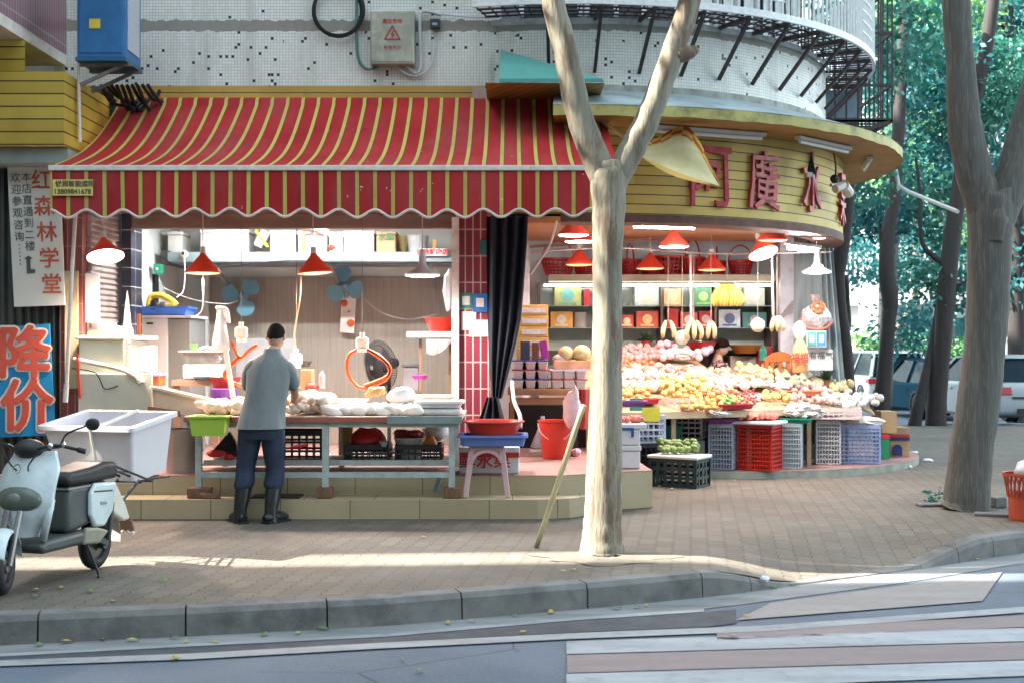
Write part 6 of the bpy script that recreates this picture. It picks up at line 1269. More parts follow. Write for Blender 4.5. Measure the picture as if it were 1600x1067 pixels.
for k in range(30):
    x0, x1 = .85 + 3.65 * k / 30, .85 + 3.65 * (k + 1) / 30; w.beam((x0, yf(x0) - .012, .735), (x1, yf(x1) - .012, .735), .022, .075)
w.build('front_board', M('board_pale', (.5, .4, .27), .6, .12, 5), fd)
w = MB(); w.grid(lambda u, v: (1.0 + 3.3 * u, yf(1.0 + 3.3 * u) + .75, .09 + .62 * v), 30, 1, thick=(0, .02, 0)); w.build('stand_shade', M('shade_under', (.03, .028, .028), .8), fd)  # near-black sheet painted as the shade below the slope
for x in (1.0, 1.8, 2.7, 3.5, 4.1): MB().beam((x, yf(x) + .1, .09), (x, yf(x) + .1, .72), .05).build('leg', M('stand_wood', (.42, .3, .18), .6, .15, 4), fd)
FM = {}
def fruitkind(key, col, r, var=.25, rough=.4, sc=(1, 1, 1)):
    m, nt, b = nodes_of('fruit_' + key)
    oi = nt.nodes.new('ShaderNodeObjectInfo'); f = noise(nt, 14, 3)
    c = mixcol(nt, f, tuple(x * (1 - var) for x in col), tuple(min(.8, x * (1 + var * .6)) for x in col))
    c = mixcol(nt, mth(nt, 'MULTIPLY', oi.outputs['Random'], .45), c, tuple(min(.7, x * 1.15 + .05) for x in col)); nt.links.new(c, b.inputs['Base Color']); b.inputs['Roughness'].default_value = rough
    w = MB(); w.ball((0, 0, 0), (r * sc[0], r * sc[1], r * sc[2]), 12, 8, jit=.02); FM[key] = (w, m, r)
fruitkind('pink', (.62, .3, .31), .039); fruitkind('coral', (.6, .19, .1), .041); fruitkind('netted', (.64, .57, .49), .047, .2); fruitkind('bagged', (.52, .43, .5), .06, .15, .25); fruitkind('peach', (.63, .4, .31), .038)
fruitkind('yellow', (.62, .44, .14), .038, .2); fruitkind('mandarin', (.6, .32, .09), .038, .2); fruitkind('lime', (.14, .33, .08), .03); fruitkind('cherry', (.4, .04, .06), .018); fruitkind('pear', (.6, .5, .26), .05, .15, .4, (.85, .85, 1.15))
fruitkind('guava', (.54, .58, .42), .043, .15); fruitkind('apple', (.6, .26, .22), .039); fruitkind('palepink', (.64, .47, .4), .045, .15); fruitkind('tomato', (.55, .13, .1), .033, .15, .25); fruitkind('mango', (.1, .17, .035), .043, .45, .4, (1.25, .85, .85)); fruitkind('snow', (.58, .57, .54), .048, .1)
fmesh = {}
def pile(key, n, box, label, name, cat, lift=(0, .05), grid=True, on=None):
    """n single fruits spread over an image region of the slope (or on a given surface), each an object"""
    mb, mt, r = FM[key]; x0, y0, x1, y1 = box
    cols = max(1, int(sqrt(n * (x1 - x0) / max(4, (y1 - y0) * 1.6)))); rows = max(1, math.ceil(n / cols)); k = 0
    for j in range(rows):
        for i in range(cols):
            if k >= n: break
            px = x0 + (x1 - x0) * (i + .5 + R.uniform(-.38, .38) + (.25 if j % 2 else -.25)) / cols; py = y0 + (y1 - y0) * (j + .5 + R.uniform(-.3, .3)) / rows
            if on: p = Vector(on(px, py))
            else: p = S(px, py)
            p.z += R.uniform(*lift) + r * .3
            if key not in fmesh: o = mb.build(name, mt, None, smooth=True, local=True); fmesh[key] = o; o = fmesh[key]
            else: o = fmesh[key].copy(); COL.objects.link(o); o.name = name
            o.location = p; o.rotation_euler = (R.uniform(-.5, .5), R.uniform(-.5, .5), R.uniform(0, 6.3)); s = R.uniform(.7, 1.12); o.scale = (s, s, s)
            tag(o, label, cat, label); k += 1
pile('pink', 64, (962, 546, 1040, 566), 'pink wrapped apple in the back heap right of the front tree', 'pink_apple', 'apple'); pile('coral', 18, (962, 566, 1018, 577), 'coral red fruit below the pink wrapped apples', 'coral_fruit', 'fruit')
pile('bagged', 20, (1030, 548, 1115, 568), 'lilac white bagged fruit in the back heap left of the seated woman', 'bagged_fruit', 'fruit', (.02, .09)); pile('netted', 92, (972, 578, 1100, 612), 'white foam netted fruit in the broad middle heap', 'netted_fruit', 'fruit')
pile('peach', 56, (1098, 582, 1160, 602), 'blush peach in the heap before the seated woman', 'blush_peach', 'peach'); pile('yellow', 20, (966, 606, 1012, 630), 'yellow orange at the left front end of the slope', 'yellow_orange', 'orange')
pile('yellow', 64, (1030, 598, 1112, 626), 'yellow orange heaped over the white crate', 'yellow_orange', 'orange', (0, .1)); pile('mandarin', 34, (1068, 624, 1132, 646), 'orange mandarin in the loose heap at the front edge', 'mandarin', 'mandarin', (0, .06))
pile('lime', 22, (1122, 622, 1158, 634), 'green lime in the red rimmed tray', 'green_lime', 'lime', (0, .03)); pile('cherry', 40, (1148, 612, 1182, 634), 'dark red cherry right of the limes', 'red_cherry', 'cherry', (0, .03))
pile('pear', 30, (1155, 574, 1232, 600), 'yellow pear in the heap before the wooden chair', 'yellow_pear', 'pear'); pile('guava', 40, (1212, 592, 1268, 612), 'pale green guava in the right heap', 'pale_guava', 'guava', (0, .08)); pile('snow', 34, (1100, 594, 1210, 614), 'white netted pear in the middle of the slope', 'netted_pear', 'pear')
pile('yellow', 16, (1192, 616, 1232, 632), 'yellow mango in the small heap right of the cherries', 'yellow_mango', 'mango'); pile('apple', 26, (1236, 616, 1282, 636), 'red apple in the front heap near the grey crate', 'red_apple', 'apple'); pile('palepink', 28, (1276, 612, 1330, 634), 'pale pink apple in the heap right of the red apples', 'pale_apple', 'apple')
pile('pear', 10, (1300, 608, 1334, 622), 'yellow green pear on top of the pale pink apples', 'green_pear', 'pear', (.06, .12)); pile('snow', 24, (1318, 624, 1376, 638), 'white netted apple at the right end of the slope', 'netted_apple', 'apple'); pile('palepink', 16, (1262, 600, 1306, 614), 'pale pink apple behind the red apples at the plant', 'pale_apple', 'apple')
pile('coral', 12, (1090, 612, 1150, 622), 'coral red fruit behind the limes', 'coral_fruit', 'fruit')
pile('pink', 22, (985, 580, 1098, 610), 'pink wrapped apple scattered among the white netted fruit', 'pink_apple', 'apple', (.04, .08)); pile('coral', 9, (1000, 585, 1200, 606), 'coral red fruit scattered among the white fruit', 'coral_fruit', 'fruit', (.05, .08)); pile('pink', 16, (1215, 604, 1275, 622), 'pink wrapped apple below the pale guavas', 'pink_apple', 'apple'); pile('peach', 14, (1105, 596, 1205, 616), 'blush peach among the white netted pears', 'blush_peach', 'peach', (.04, .08))
for px, py, lab, mt, r in ((1247, 586, 'grey green oval melon left of the spiky plant', M('melon_grey', (.34, .35, .28), .5, .15, 14, bmp=.3), (.1, .085, .075)), (1259, 594, 'second grey green melon in front of the first one', M('melon_grey', (.34, .35, .28), .5, .15, 14, bmp=.3), (.09, .08, .075)), (1277, 605, 'pale yellow melon right of the guavas', M('melon_pale', (.58, .5, .28), .5, .12, 12), (.085, .075, .07))):
    w = MB(); w.ball(S(px, py) + Vector((0, 0, .05)), r, 14, 10); tag(w.build('melon', mt, smooth=True), lab, 'melon', 'melons at the right of the slope')
FILM = M('filmy_plastic', (.56, .54, .58), .25, .12, 8)
def bagblob(px, py, Y, r, label, mt=FILM, jit=.16):
    w = MB(); w.ball(P(px, py, Y), r, 20, 13, jit=jit * 1.3); return tag(w.build('plastic_bag', mt), label, 'bag', 'plastic bags on the fruit display')
bagblob(1062, 553, 15.9, (.2, .12, .07), 'filmy plastic bag over the lilac white fruit'); bagblob(1178, 622, 15.0, (.09, .12, .05), 'greyish plastic bag draped right of the cherries'); bagblob(1120, 646, 14.35, (.15, .1, .04), 'white plastic sheet crumpled on the purple rimmed basket'); bagblob(1256, 642, 14.75, (.22, .13, .09), 'big crumpled white bag on the green rimmed basket', M('bag_cream', (.62, .58, .55), .35, .08, 7)); bagblob(1348, 658, 15.45, (.26, .15, .06), 'white plastic sheet over the blue crate at the right end', M('bag_cream', (.62, .58, .55), .35, .08, 7), .1)
bagblob(1008, 588, 15.2, (.12, .09, .05), 'filmy plastic bag among the netted fruit right of the front tree'); bagblob(1215, 604, 15.3, (.14, .09, .045), 'filmy plastic bag left of the pale guavas'); bagblob(1300, 628, 15.5, (.1, .08, .05), 'filmy plastic bag on the pale pink apples'); bagblob(1175, 583, 15.5, (.16, .1, .09), 'yellowish tied bag of pears in the middle of the display', M('bag_yellowish', (.62, .5, .28), .35, .12, 7))
def tray2(px, py, sx_, sy_, h, mat, label, name='fruit_tray', rz=.3, lift=0.0):
    p = S(px, py); w = MB(); w.basin((p.x, p.y, p.z - .03 + lift), sx_ * .9, sy_ * .9, sx_, sy_, h, rz=rz, rim=.015); return tag(w.build(name, mat), label, 'tray', 'trays on the fruit slope')
tray2(1142, 634, .42, .3, .06, M('tray_red', (.4, .03, .04), .4), 'red rimmed tray under the limes'); tray2(1240, 614, .6, .3, .07, M('tray_orange', (.6, .22, .12), .4), 'orange tray below the pale guavas'); tray2(1168, 600, .5, .3, .04, FOAM, 'white foam tray in the middle of the slope'); tray2(1005, 626, .3, .2, .06, M('tray_red', (.4, .03, .04), .4), 'red tray under the yellow oranges at the left end')
LB = M('pale_blue_plastic', (.4, .47, .6), .4, .1, 6); RC = M('red_crate_plastic', (.5, .025, .015), .4, .12, 6); GW = M('grey_white_plastic', (.46, .47, .5), .45, .1, 6); BLP = M('mid_blue_plastic', (.3, .38, .62), .4, .1, 6); PWH = M('pinkish_white_plastic', (.56, .5, .5), .45, .08, 6)
def gp(px, Y, z=.088): return (PX(px, Y), Y, z)
GC = 'crates and baskets below the fruit stand'
crate('plastic_crate', 'dark green crate of mangoes standing on the pavement', 'crate', (PX(1062, 13.72), 13.72, 0), .52, .36, .3, GRNP, radians(-32), 6, 3, GC, sl=.034)
w = MB(); w.obox((PX(1062, 13.72), 13.72, .32), (.58, .42, .035), rz=radians(-32)); tag(w.build('foam_board', FOAM, bevel=.012), 'white foam board on the dark green crate', 'board')
pile('mango', 30, (1030, 690, 1092, 706), 'green mango on the white foam board', 'green_mango', 'mango', (0, .0), on=lambda px, py: (PX(px, 13.72), 13.86 - .012 * (py - 690) + R.uniform(-.02, .02), .375 + max(0, (703 - py)) * .0072))
crate('plastic_crate', 'black crate in shade left of the dark green crate', 'crate', gp(1008, 14.15), .3, .4, .34, BLKP, .1, 5, 3, GC); crate('plastic_crate', 'pale blue crate stacked on the black crate behind the foam boxes', 'crate', (PX(1008, 14.15), 14.15, .435), .36, .36, .3, LB, .1, 6, 4, GC)
crate('plastic_crate', 'grey white crate turned on end in the dark below the slope', 'crate', (PX(1080, 14.9), 14.95, .42), .3, .3, .27, GW, -.3, 4, 4, GC)
w = MB(); w.lathe([(.12, 0), (.17, .16), (.18, .17), (.16, .16), (.1, .02)], (PX(1046, 14.8), 14.85, .42), 20); tag(w.build('green_basin', M('basin_green', (.03, .2, .15), .4), smooth=True, auto=40), 'green basin in the dark below the slope', 'basin')
w = MB(); w.box(PX(1030, 14.7), PX(1100, 14.7), 14.65, 15.1, .09, .415); tag(w.build('low_crate_table', M('low_table', (.2, .2, .2), .7)), 'low grey ledge carrying the green basin', 'ledge')
def tall(px, Y, sx_, sy_, h, mat, rz, label, nx=8, nz=9): return crate('tall_basket', label, 'basket', gp(px, Y), sx_, sy_, h, mat, rz, nx, nz, GC, sl=.0104)
tall(1131, 14.72, .27, .26, .52, LB, radians(-25), 'pale blue tall basket left of the red one'); tall(1187, 14.62, .4, .3, .52, RC, radians(-33), 'bright red tall basket below the tomatoes', 12, 10); tall(1236, 14.82, .24, .26, .52, M('ice_blue_plastic', (.46, .55, .6), .4, .1, 6), radians(-15), 'ice blue tall basket right of the red one')
tall(1293, 15.35, .27, .28, .52, GW, radians(-10), 'grey white tall basket near the right end', 8, 9); tall(1341, 15.5, .46, .34, .46, BLP, radians(-8), 'blue tall basket at the right end below the white sheet', 10, 9)
for px, Y, mt, lab in ((1131, 14.72, M('rim_purple', (.2, .06, .28), .4), 'purple rim ring on the pale blue tall basket'), (1243, 14.82, M('rim_green', (.02, .25, .17), .4), 'green rim tray on the ice blue tall basket')):
    w = MB(); w.basin((PX(px, Y), Y, .61), .3, .3, .36, .34, .06, rim=.015, rz=-.3, round_=.2); tag(w.build('rim_tray', mt), lab, 'tray')
w = MB(); w.obox((PX(1184, 14.6), 14.6, .63), (.56, .44, .035), rz=radians(-33)); tag(w.build('foam_board', FOAM, bevel=.012), 'white foam board on the bright red tall basket', 'board')
pile('tomato', 34, (1150, 648, 1216, 660), 'pinkish red tomato on the foam board of the red basket', 'red_tomato', 'tomato', (0, .02), on=lambda px, py: (PX(px, 14.55), 14.72 - .02 * (py - 648) + R.uniform(-.02, .02), .672))
crate('plastic_crate', 'pinkish white shallow crate on the grey white tall basket', 'crate', (PX(1306, 15.3), 15.3, .63), .56, .4, .13, PWH, radians(-12), 9, 2, GC); crate('plastic_crate', 'white crate of yellow oranges at the front edge of the slope', 'crate', (PX(1055, 14.45), 14.5, .78), .46, .34, .13, PWH, radians(-28), 8, 2, GC)
w = MB(); w.grid(lambda u, v: (PX(1250 + 28 * u, 15.6), 15.6, .3 + .5 * v), 2, 2, thick=(0, .01, 0)); tag(w.build('green_cloth', M('cloth_green', (.1, .2, .09), .85, .3, 20)), 'mottled green cloth below the stand between two baskets', 'cloth')
w = MB(); w.box(PX(1370, 16.3), PX(1394, 16.3), 16.1, 16.4, .4, PZ(641, 16.3)); tag(w.build('carton', CARD, bevel=.006), 'plain brown carton behind the blue tall basket', 'box')
gx = thing('green_carton', 'green carton with a red top at the right end of the platform', 'box', gp(1382, 16.0)); MB().box(PX(1375, 16.0), PX(1390, 16.0), 16.0, 16.25, .088, .34).build('body', M('carton_green', (.02, .22, .1), .5), gx, bevel=.005); MB().box(PX(1374.5, 16.0), PX(1390.5, 16.0), 15.995, 16.26, .341, .39).build('red_top', RED_I, gx)
for zz, lab, mt in ((.088, 'lower brown carton with a navy arch at the right end of the platform', 1), (.29, 'upper brown carton with a red and navy band at the right end of the platform', 0)):
    t = thing('fruit_carton', lab, 'box', gp(1404, 16.3, zz), group='cartons at the right end of the platform'); x0, x1 = PX(1391, 16.3), PX(1421, 16.3)
    MB().box(x0, x1, 16.3, 16.7, zz + .001, zz + (.2 if mt else .17)).build('carton', CARD, t, bevel=.005)
    if mt: w = MB(); w.prism([(x0 + .02, zz + .02), (x0 + .15, zz + .02)] + [(x0 + .085 + .065 * cos(a), zz + .1 + .06 * sin(a)) for a in [pi * k / 8 for k in range(9)]], 16.292, 16.299, fn=lambda a, b, c: (a, c, b)); w.build('navy_arch', M('navy_print', (.02, .03, .14), .5), t)
    else: MB().box(x0, x1 + .002, 16.292, 16.299, zz + .05, zz + .085).build('red_band', RED_I, t); MB().box(x0, x1 + .002, 16.291, 16.298, zz + .01, zz + .045).build('navy_band', M('navy_print', (.02, .03, .14), .5), t)
# foam boxes by the tree
for zz, lab in ((.352, 'lower white foam box right of the front tree'), (.57, 'upper white foam box with blue tape right of the front tree')):
    t = thing('foam_box', lab, 'box', (1.1, 12.15, zz), group='foam boxes right of the front tree'); h = .215 if zz < .5 else .2
    MB().box(.85, 1.2, 11.98, 12.4, zz + .001, zz + h - .05).build('body', FOAM, t, bevel=.01); MB().box(.84, 1.21 if zz < .5 else 1.26, 11.97, 12.41, zz + h - .049, zz + h).build('lid', FOAM, t, bevel=.01)
    if zz > .5: w = MB(); w.box(1.0, 1.14, 11.965, 11.9695, zz + .145, zz + .165); w.box(1.115, 1.14, 11.964, 11.969, zz + .08, zz + .165); w.build('blue_tape', M('tape_blue', (.02, .07, .35), .4), t)
pile('tomato', 12, (972, 650, 1004, 658), 'pinkish red tomato on the upper foam box', 'red_tomato', 'tomato', (0, .01), on=lambda px, py: (PX(px, 12.1), 12.25 - .03 * (py - 650), .785))
w = MB(); w.basin((PX(990, 12.6), 12.65, .9), .2, .16, .24, .2, .06); tag(w.build('purple_tray', M('tray_purple', (.14, .06, .22), .4)), 'purple tray behind the tomatoes right of the front tree', 'tray')
w = MB(); w.obox(P(1017, 647, 13.9), (.2, .008, .15), rz=.1); tag(w.build('yellow_card', M('card_yellow', (.6, .55, .06), .6)), 'yellow price card below the yellow oranges', 'sign')
w = MB(); w.box(PX(985, 13.8), PX(1003, 13.8), 13.8, 13.9, .8, PZ(622, 13.8)); tag(w.build('green_carton', M('carton_teal', (.05, .28, .2), .5)), 'small green carton just right of the front tree', 'box')
# ================================================================ PEOPLE
def skinmesh(verts, edges, radii, sub=2):
    me = bpy.data.meshes.new('skin'); me.from_pydata([tuple(v) for v in verts], edges, []); ob = bpy.data.objects.new('skin', me); COL.objects.link(ob)
    md = ob.modifiers.new('skin', 'SKIN'); md.use_smooth_shade = True; sv = me.skin_vertices[0].data
    for i, r in enumerate(radii):
        sv[i].radius = r if isinstance(r, tuple) else (r, r); sv[i].use_root = (i == 0)
    s2 = ob.modifiers.new('sub', 'SUBSURF'); s2.levels = s2.render_levels = sub
    dg = bpy.context.evaluated_depsgraph_get(); m2 = bpy.data.meshes.new_from_object(ob.evaluated_get(dg))
    mb = MB(); mb.add([tuple(v.co) for v in m2.vertices], [tuple(p.vertices) for p in m2.polygons])
    bpy.data.objects.remove(ob); bpy.data.meshes.remove(m2); bpy.data.meshes.remove(me); return mb
SKIN = M('skin_tone', (.42, .25, .17), .5, .1, 12); HAIR = M('black_hair', (.011, .008, .007), .9, .3, 40, spec=.08)
def rings(mb, prof, n=28, fold=0.0, m=0, seed=0):
    """clothing surface from (cx,cy,cz,rx,ry) rings"""
    vs = []; K = len(prof)
    for i, (cx, cy, cz, rx, ry) in enumerate(prof):
        for k in range(n):
            a = 2 * pi * k / n; f = 1 + fold * (sin(a * 5 + i * .7 + seed) * .6 + sin(a * 9 + i * 1.7 + seed * 2) * .4) * (1 if 0 < i < K - 1 else .6)
            vs.append((cx + rx * cos(a) * f, cy + ry * sin(a) * f, cz))
    return mb.add(vs, [(i * n + k, i * n + (k + 1) % n, (i + 1) * n + (k + 1) % n, (i + 1) * n + k) for i in range(K - 1) for k in range(n)], m)
def fingers(mb, palm, d, side, n, s=1.0):
    """palm block with four unequal bent fingers and a thumb from the side; d = pointing, n = palm normal"""
    d, side, n = Vector(d).normalized(), Vector(side).normalized(), Vector(n).normalized(); p = Vector(palm)
    mb.ball(p + d * .04 * s, (.032 * s, .032 * s, .032 * s), 10, 7); mb.tube([p, p + d * .045 * s, p + d * .085 * s], [.026 * s, .036 * s, .034 * s], 10, flat=.55)
    for k, L in enumerate((.062, .075, .07, .054)):
        b = p + d * .08 * s + side * (-.027 + .018 * k) * s
        mb.tube([b, b + (d * .9 + n * .3) * L * .45 * s, b + (d * .65 + n * .75) * L * .8 * s, b + (d * .3 + n * .95) * L * s], [.0095 * s, .009 * s, .008 * s, .006 * s], 7)
    b = p + d * .025 * s - side * .03 * s
    mb.tube([b, b + (d * .6 - side * .75) * .03 * s, b + (d * .9 - side * .4 + n * .3) * .055 * s], [.012 * s, .0105 * s, .008 * s], 7)
def body(name, label, head, neck, chest, pelvis, sh, arms, legs, hr=.098, face=None, sc=1.0):
    """arms: ((shoulder, elbow, wrist), ...), legs: ((hip, knee, ankle, toe), ...) in world coordinates; face = direction looked at"""
    V = [Vector(pelvis), Vector(pelvis).lerp(Vector(chest), .5), Vector(chest), Vector(neck), Vector(neck).lerp(Vector(head), .55)]
    Rr = [(.15, .12), (.14, .11), (.16, .115), (.06, .06), (.056, .056)]; E = [(0, 1), (1, 2), (2, 3), (3, 4)]
    for s_, e, w_ in arms:
        k = len(V); V += [Vector(s_), Vector(s_).lerp(Vector(e), .5), Vector(e), Vector(e).lerp(Vector(w_), .5), Vector(w_)]; Rr += [.05, .046, .04, .036, .027]; E += [(2, k), (k, k + 1), (k + 1, k + 2), (k + 2, k + 3), (k + 3, k + 4)]
    for h_, kn, an, to in legs:
        k = len(V); V += [Vector(h_), Vector(h_).lerp(Vector(kn), .5), Vector(kn), Vector(kn).lerp(Vector(an), .4), Vector(an), Vector(to)]; Rr += [.085, .078, .055, .055, .036, .03]; E += [(0, k)] + [(k + i, k + i + 1) for i in range(5)]
    mb = skinmesh(V, E, Rr)
    # head as a shaped surface with brow, nose, mouth, chin and ears, sunk on the neck
    f = Vector(face).normalized(); up = Vector((0, 0, 1)); up = (up - f * up.dot(f)).normalized(); rt = f.cross(up); h = Vector(head)
    M4 = Matrix((( *rt, ), (*f, ), (*up, ))).transposed().to_4x4()
    hd = MB(); nu, nv = 24, 18; hd.ball((0, 0, 0), 1, nu, nv); out = []
    for v in hd.v:
        x, y, z = v; rq = sqrt(x * x + y * y); k_ = rq ** -.26 if z > 0 and rq > 1e-3 else 1; x *= k_; y *= k_; X, Y, Z = x * .074, y * .094, z * .115
        if z < 0: X *= 1 - .28 * z * z; Y = Y * (1 - .12 * z * z) + (.012 * -z if y > 0 else .01 * z)
        if y > .6: Y += .018 * max(0, 1 - abs(x) * 7) * max(0, 1 - abs(z + .1) * 3.2) ; Y -= .007 * max(0, 1 - abs(abs(x) - .38) * 6) * max(0, 1 - abs(z - .06) * 8); Y += .004 * max(0, 1 - abs(x) * 3) * max(0, 1 - abs(z + .42) * 9)
        out.append((X * sc, Y * sc, Z * sc))
    hd.v = out; mb.merge(hd, Matrix.Translation(h) @ M4)
    for s_ in (-1, 1):
        mb.ball(h + M4 @ Vector((s_ * .076 * sc, -.005, -.005)), (.012, .022, .032), 8, 6, M4=M4)
        mb.ball(h + M4 @ Vector((s_ * .029 * sc, .083 * sc, .008)), (.011, .007, .008), 8, 6, M4=M4)
    return mb, M4, h
SHIRT = M('slate_shirt', (.15, .172, .178), .85, .1, 6, bmp=.5, stretch=(2.2, 2.2, .7)); TROU = M('navy_trousers', (.018, .03, .058), .8, .25, 7, bmp=.2); BOOT = M('black_boot', (.014, .017, .02), .28, .3, 9)
ox, oy = -2.10, 10.86
Wp = lambda x, y, z: (ox + x, oy + y, z)
sh_l, sh_r = Wp(-.13, .1, 1.345), Wp(.175, .1, 1.34)
man_arms = ((sh_l, Wp(-.175, .2, 1.1), Wp(-.08, .44, 1.0)), (sh_r, Wp(.225, .2, 1.1), Wp(.17, .45, .99)))
man_legs = ((Wp(-.12, .02, .82), Wp(-.17, .06, .46), Wp(-.2, -.02, .09), Wp(-.27, .08, .035)), (Wp(.06, .02, .82), Wp(.08, .07, .46), Wp(.06, -.02, .09), Wp(.13, .08, .035)))
mb, HM, hc = body('person', '', Wp(.06, .2, 1.575), Wp(.04, .12, 1.425), Wp(.02, .09, 1.28), Wp(-.03, .02, .88), None, man_arms, man_legs, face=(0.05, .9, -.42))
fingers(mb, man_arms[0][2], (.25, .75, -.3), (1, -.2, 0), (0, .1, -1)); fingers(mb, man_arms[1][2], (-.2, .8, -.3), (-1, -.2, 0), (0, .1, -1))
man = mb.build('person', SKIN, None, smooth=True); OFF[man.name] = man.location.copy()
tag(man, 'person in slate grey shirt, navy trousers and black rubber boots working at the fish counter', 'person')
w = MB(); hb_ = MB(); hb_.ball((0, 0, 0), 1, 24, 14)
def haircap(bottom_back, bottom_front, r=(.083, .103, .122), bumpy=.03):
    m = MB(); nu, nv = 28, 12; vs = []; fs = []
    for j in range(nv + 1):
        for k in range(nu):
            a = 2 * pi * k / nu; y = sin(a); lim = bottom_back + (bottom_front - bottom_back) * (y * .5 + .5) + R.uniform(-.07, .07); z0 = math.asin(max(-1, min(1, lim))); t = pi / 2 - (pi / 2 - z0) * j / nv
            q = 1 + R.uniform(-bumpy, bumpy); ct = abs(cos(t)) ** .72; vs.append((r[0] * ct * cos(a) * q, r[1] * ct * sin(a) * q, r[2] * sin(t) * q))
    for j in range(nv):
        for k in range(nu): fs.append((j * nu + k, (j + 1) * nu + k, (j + 1) * nu + (k + 1) % nu, j * nu + (k + 1) % nu))
    m.add(vs, fs); return m
w.merge(haircap(-.52, .5, (.08, .101, .117), .02), Matrix.Translation(hc) @ HM); w.build('hair', HAIR, man, smooth=True)
w = MB()
prof = [(-.035, .0, .80, .208, .15), (-.028, .02, .9, .196, .145), (-.01, .04, 1.0, .184, .138), (.01, .06, 1.12, .18, .135), (.02, .09, 1.24, .188, .138), (.024, .105, 1.32, .192, .126), (.027, .115, 1.37, .17, .108), (.034, .125, 1.41, .115, .088), (.04, .13, 1.445, .076, .072), (.042, .135, 1.475, .07, .068)]
rings(w, [(ox + a, oy + b, c, d, e) for a, b, c, d, e in prof], 40, .05); w.build('shirt', SHIRT, man, smooth=True, subd=1)
for (s_, e, w_), sd in zip(man_arms, (-1, 1)):
    s_, e = Vector(s_), Vector(e); d = (e - s_)
    w = MB(); w.tube([s_ - Vector((sd * .09, .01, .02)), s_ - Vector((sd * .03, 0, .005)), s_ + d * .15, s_ + d * .5, s_ + d * .86, s_ + d * .89, s_ + d * .86], [.045, .07, .075, .073, .08, .074, .055], 16); w.build('sleeve', SHIRT, man, smooth=True, subd=1)
w = MB(); rings(w, [(ox + a, oy + b, c, d, e) for a, b, c, d, e in ((-.033, .015, .87, .165, .12), (-.035, .012, .82, .172, .128), (-.035, .012, .76, .182, .14), (-.035, .015, .71, .17, .125))], 28, .02)
for (h_, kn, an, to), sd in zip(man_legs, (-1, 1)):
    h_, kn, an = Vector(h_), Vector(kn), Vector(an); pts = [h_ + Vector((0, 0, .02)), h_.lerp(kn, .3), h_.lerp(kn, .7), kn, kn.lerp(an, .25), kn.lerp(an, .38), kn.lerp(an, .45)]
    prof2 = []
    for i, (p, r) in enumerate(zip(pts, (.1, .104, .09, .08, .084, .09, .074))): prof2.append((p.x + .006 * sin(i * 2 + sd), p.y, p.z, r, r * 1.02))
    rings(w, prof2, 22, .05, seed=sd * 2)
w.build('trousers', TROU, man, smooth=True, subd=1)
for (h_, kn, an, to), sd in zip(man_legs, (-1, 1)):
    kn, an, to = Vector(kn), Vector(an), Vector(to); top = kn.lerp(an, .36); td = Vector((to.x - an.x, to.y - an.y, 0)).normalized()
    w = MB(); w.tube([top, top.lerp(an, .5), an + Vector((0, 0, .03)), an + Vector((0, 0, -.03)), Vector((an.x, an.y, .012))], [.072, .066, .056, .056, .062], 16)
    q = Vector((an.x, an.y, 0)); pts = [q - td * .075 + Vector((0, 0, .04)), q - td * .04 + Vector((0, 0, .05)), q + td * .05 + Vector((0, 0, .052)), q + td * .12 + Vector((0, 0, .042)), q + td * .175 + Vector((0, 0, .032)), q + td * .195 + Vector((0, 0, .026))]
    w.tube(pts, [.03, .05, .052, .046, .034, .014], 14); w.obox(q + td * .06 + Vector((0, 0, .011)), (.27, .09, .018), rz=atan2(td.y, td.x)); w.build('boot', BOOT, man, smooth=True, auto=50)
# seller behind the fruit
qx, qy = 2.65, 16.42; Wq = lambda x, y, z: (qx + x, qy + y, z)
w_arms = ((Wq(.02, -.17, 1.24), Wq(.14, -.2, 1.02), Wq(.34, -.1, 1.0)), (Wq(.0, .17, 1.24), Wq(.12, .2, 1.02), Wq(.33, .1, 1.0)))
w_legs = ((Wq(-.08, -.09, .78), Wq(-.04, -.1, .46), Wq(-.08, -.1, .16), Wq(.06, -.1, .12)), (Wq(-.08, .09, .78), Wq(-.04, .1, .46), Wq(-.08, .1, .16), Wq(.06, .1, .12)))
mb, HM2, hc2 = body('person', '', Wq(.03, 0, 1.475), Wq(-.02, 0, 1.32), Wq(-.03, 0, 1.17), Wq(-.07, 0, .84), None, w_arms, w_legs, face=(.95, -.18, -.3), sc=.95)
fingers(mb, w_arms[0][2], (.9, .2, -.2), (0, 1, 0), (0, 0, -1), .92); fingers(mb, w_arms[1][2], (.9, -.2, -.2), (0, -1, 0), (0, 0, -1), .92)
wom = mb.build('person', M('skin_fair', (.5, .32, .24), .5, .1, 12), None, smooth=True); OFF[wom.name] = wom.location.copy()
tag(wom, 'person with short black hair and dark patterned blouse looking down behind the fruit', 'person')
w = MB(); w.merge(haircap(-.55, .42, (.09, .108, .125), .03), Matrix.Translation(hc2) @ HM2); w.build('hair', HAIR, wom, smooth=True)
def m_blouse():
    m, nt, b = nodes_of('blouse'); tc = nt.nodes.new('ShaderNodeTexCoord'); v = nt.nodes.new('ShaderNodeTexVoronoi'); v.inputs['Scale'].default_value = 26; nt.links.new(tc.outputs['Object'], v.inputs[0])
    nt.links.new(mixcol(nt, mth(nt, 'LESS_THAN', v.outputs[0], .42), (.03, .02, .03), (.45, .3, .32)), b.inputs['Base Color']); b.inputs['Roughness'].default_value = .8; return m
BL = m_blouse(); w = MB()
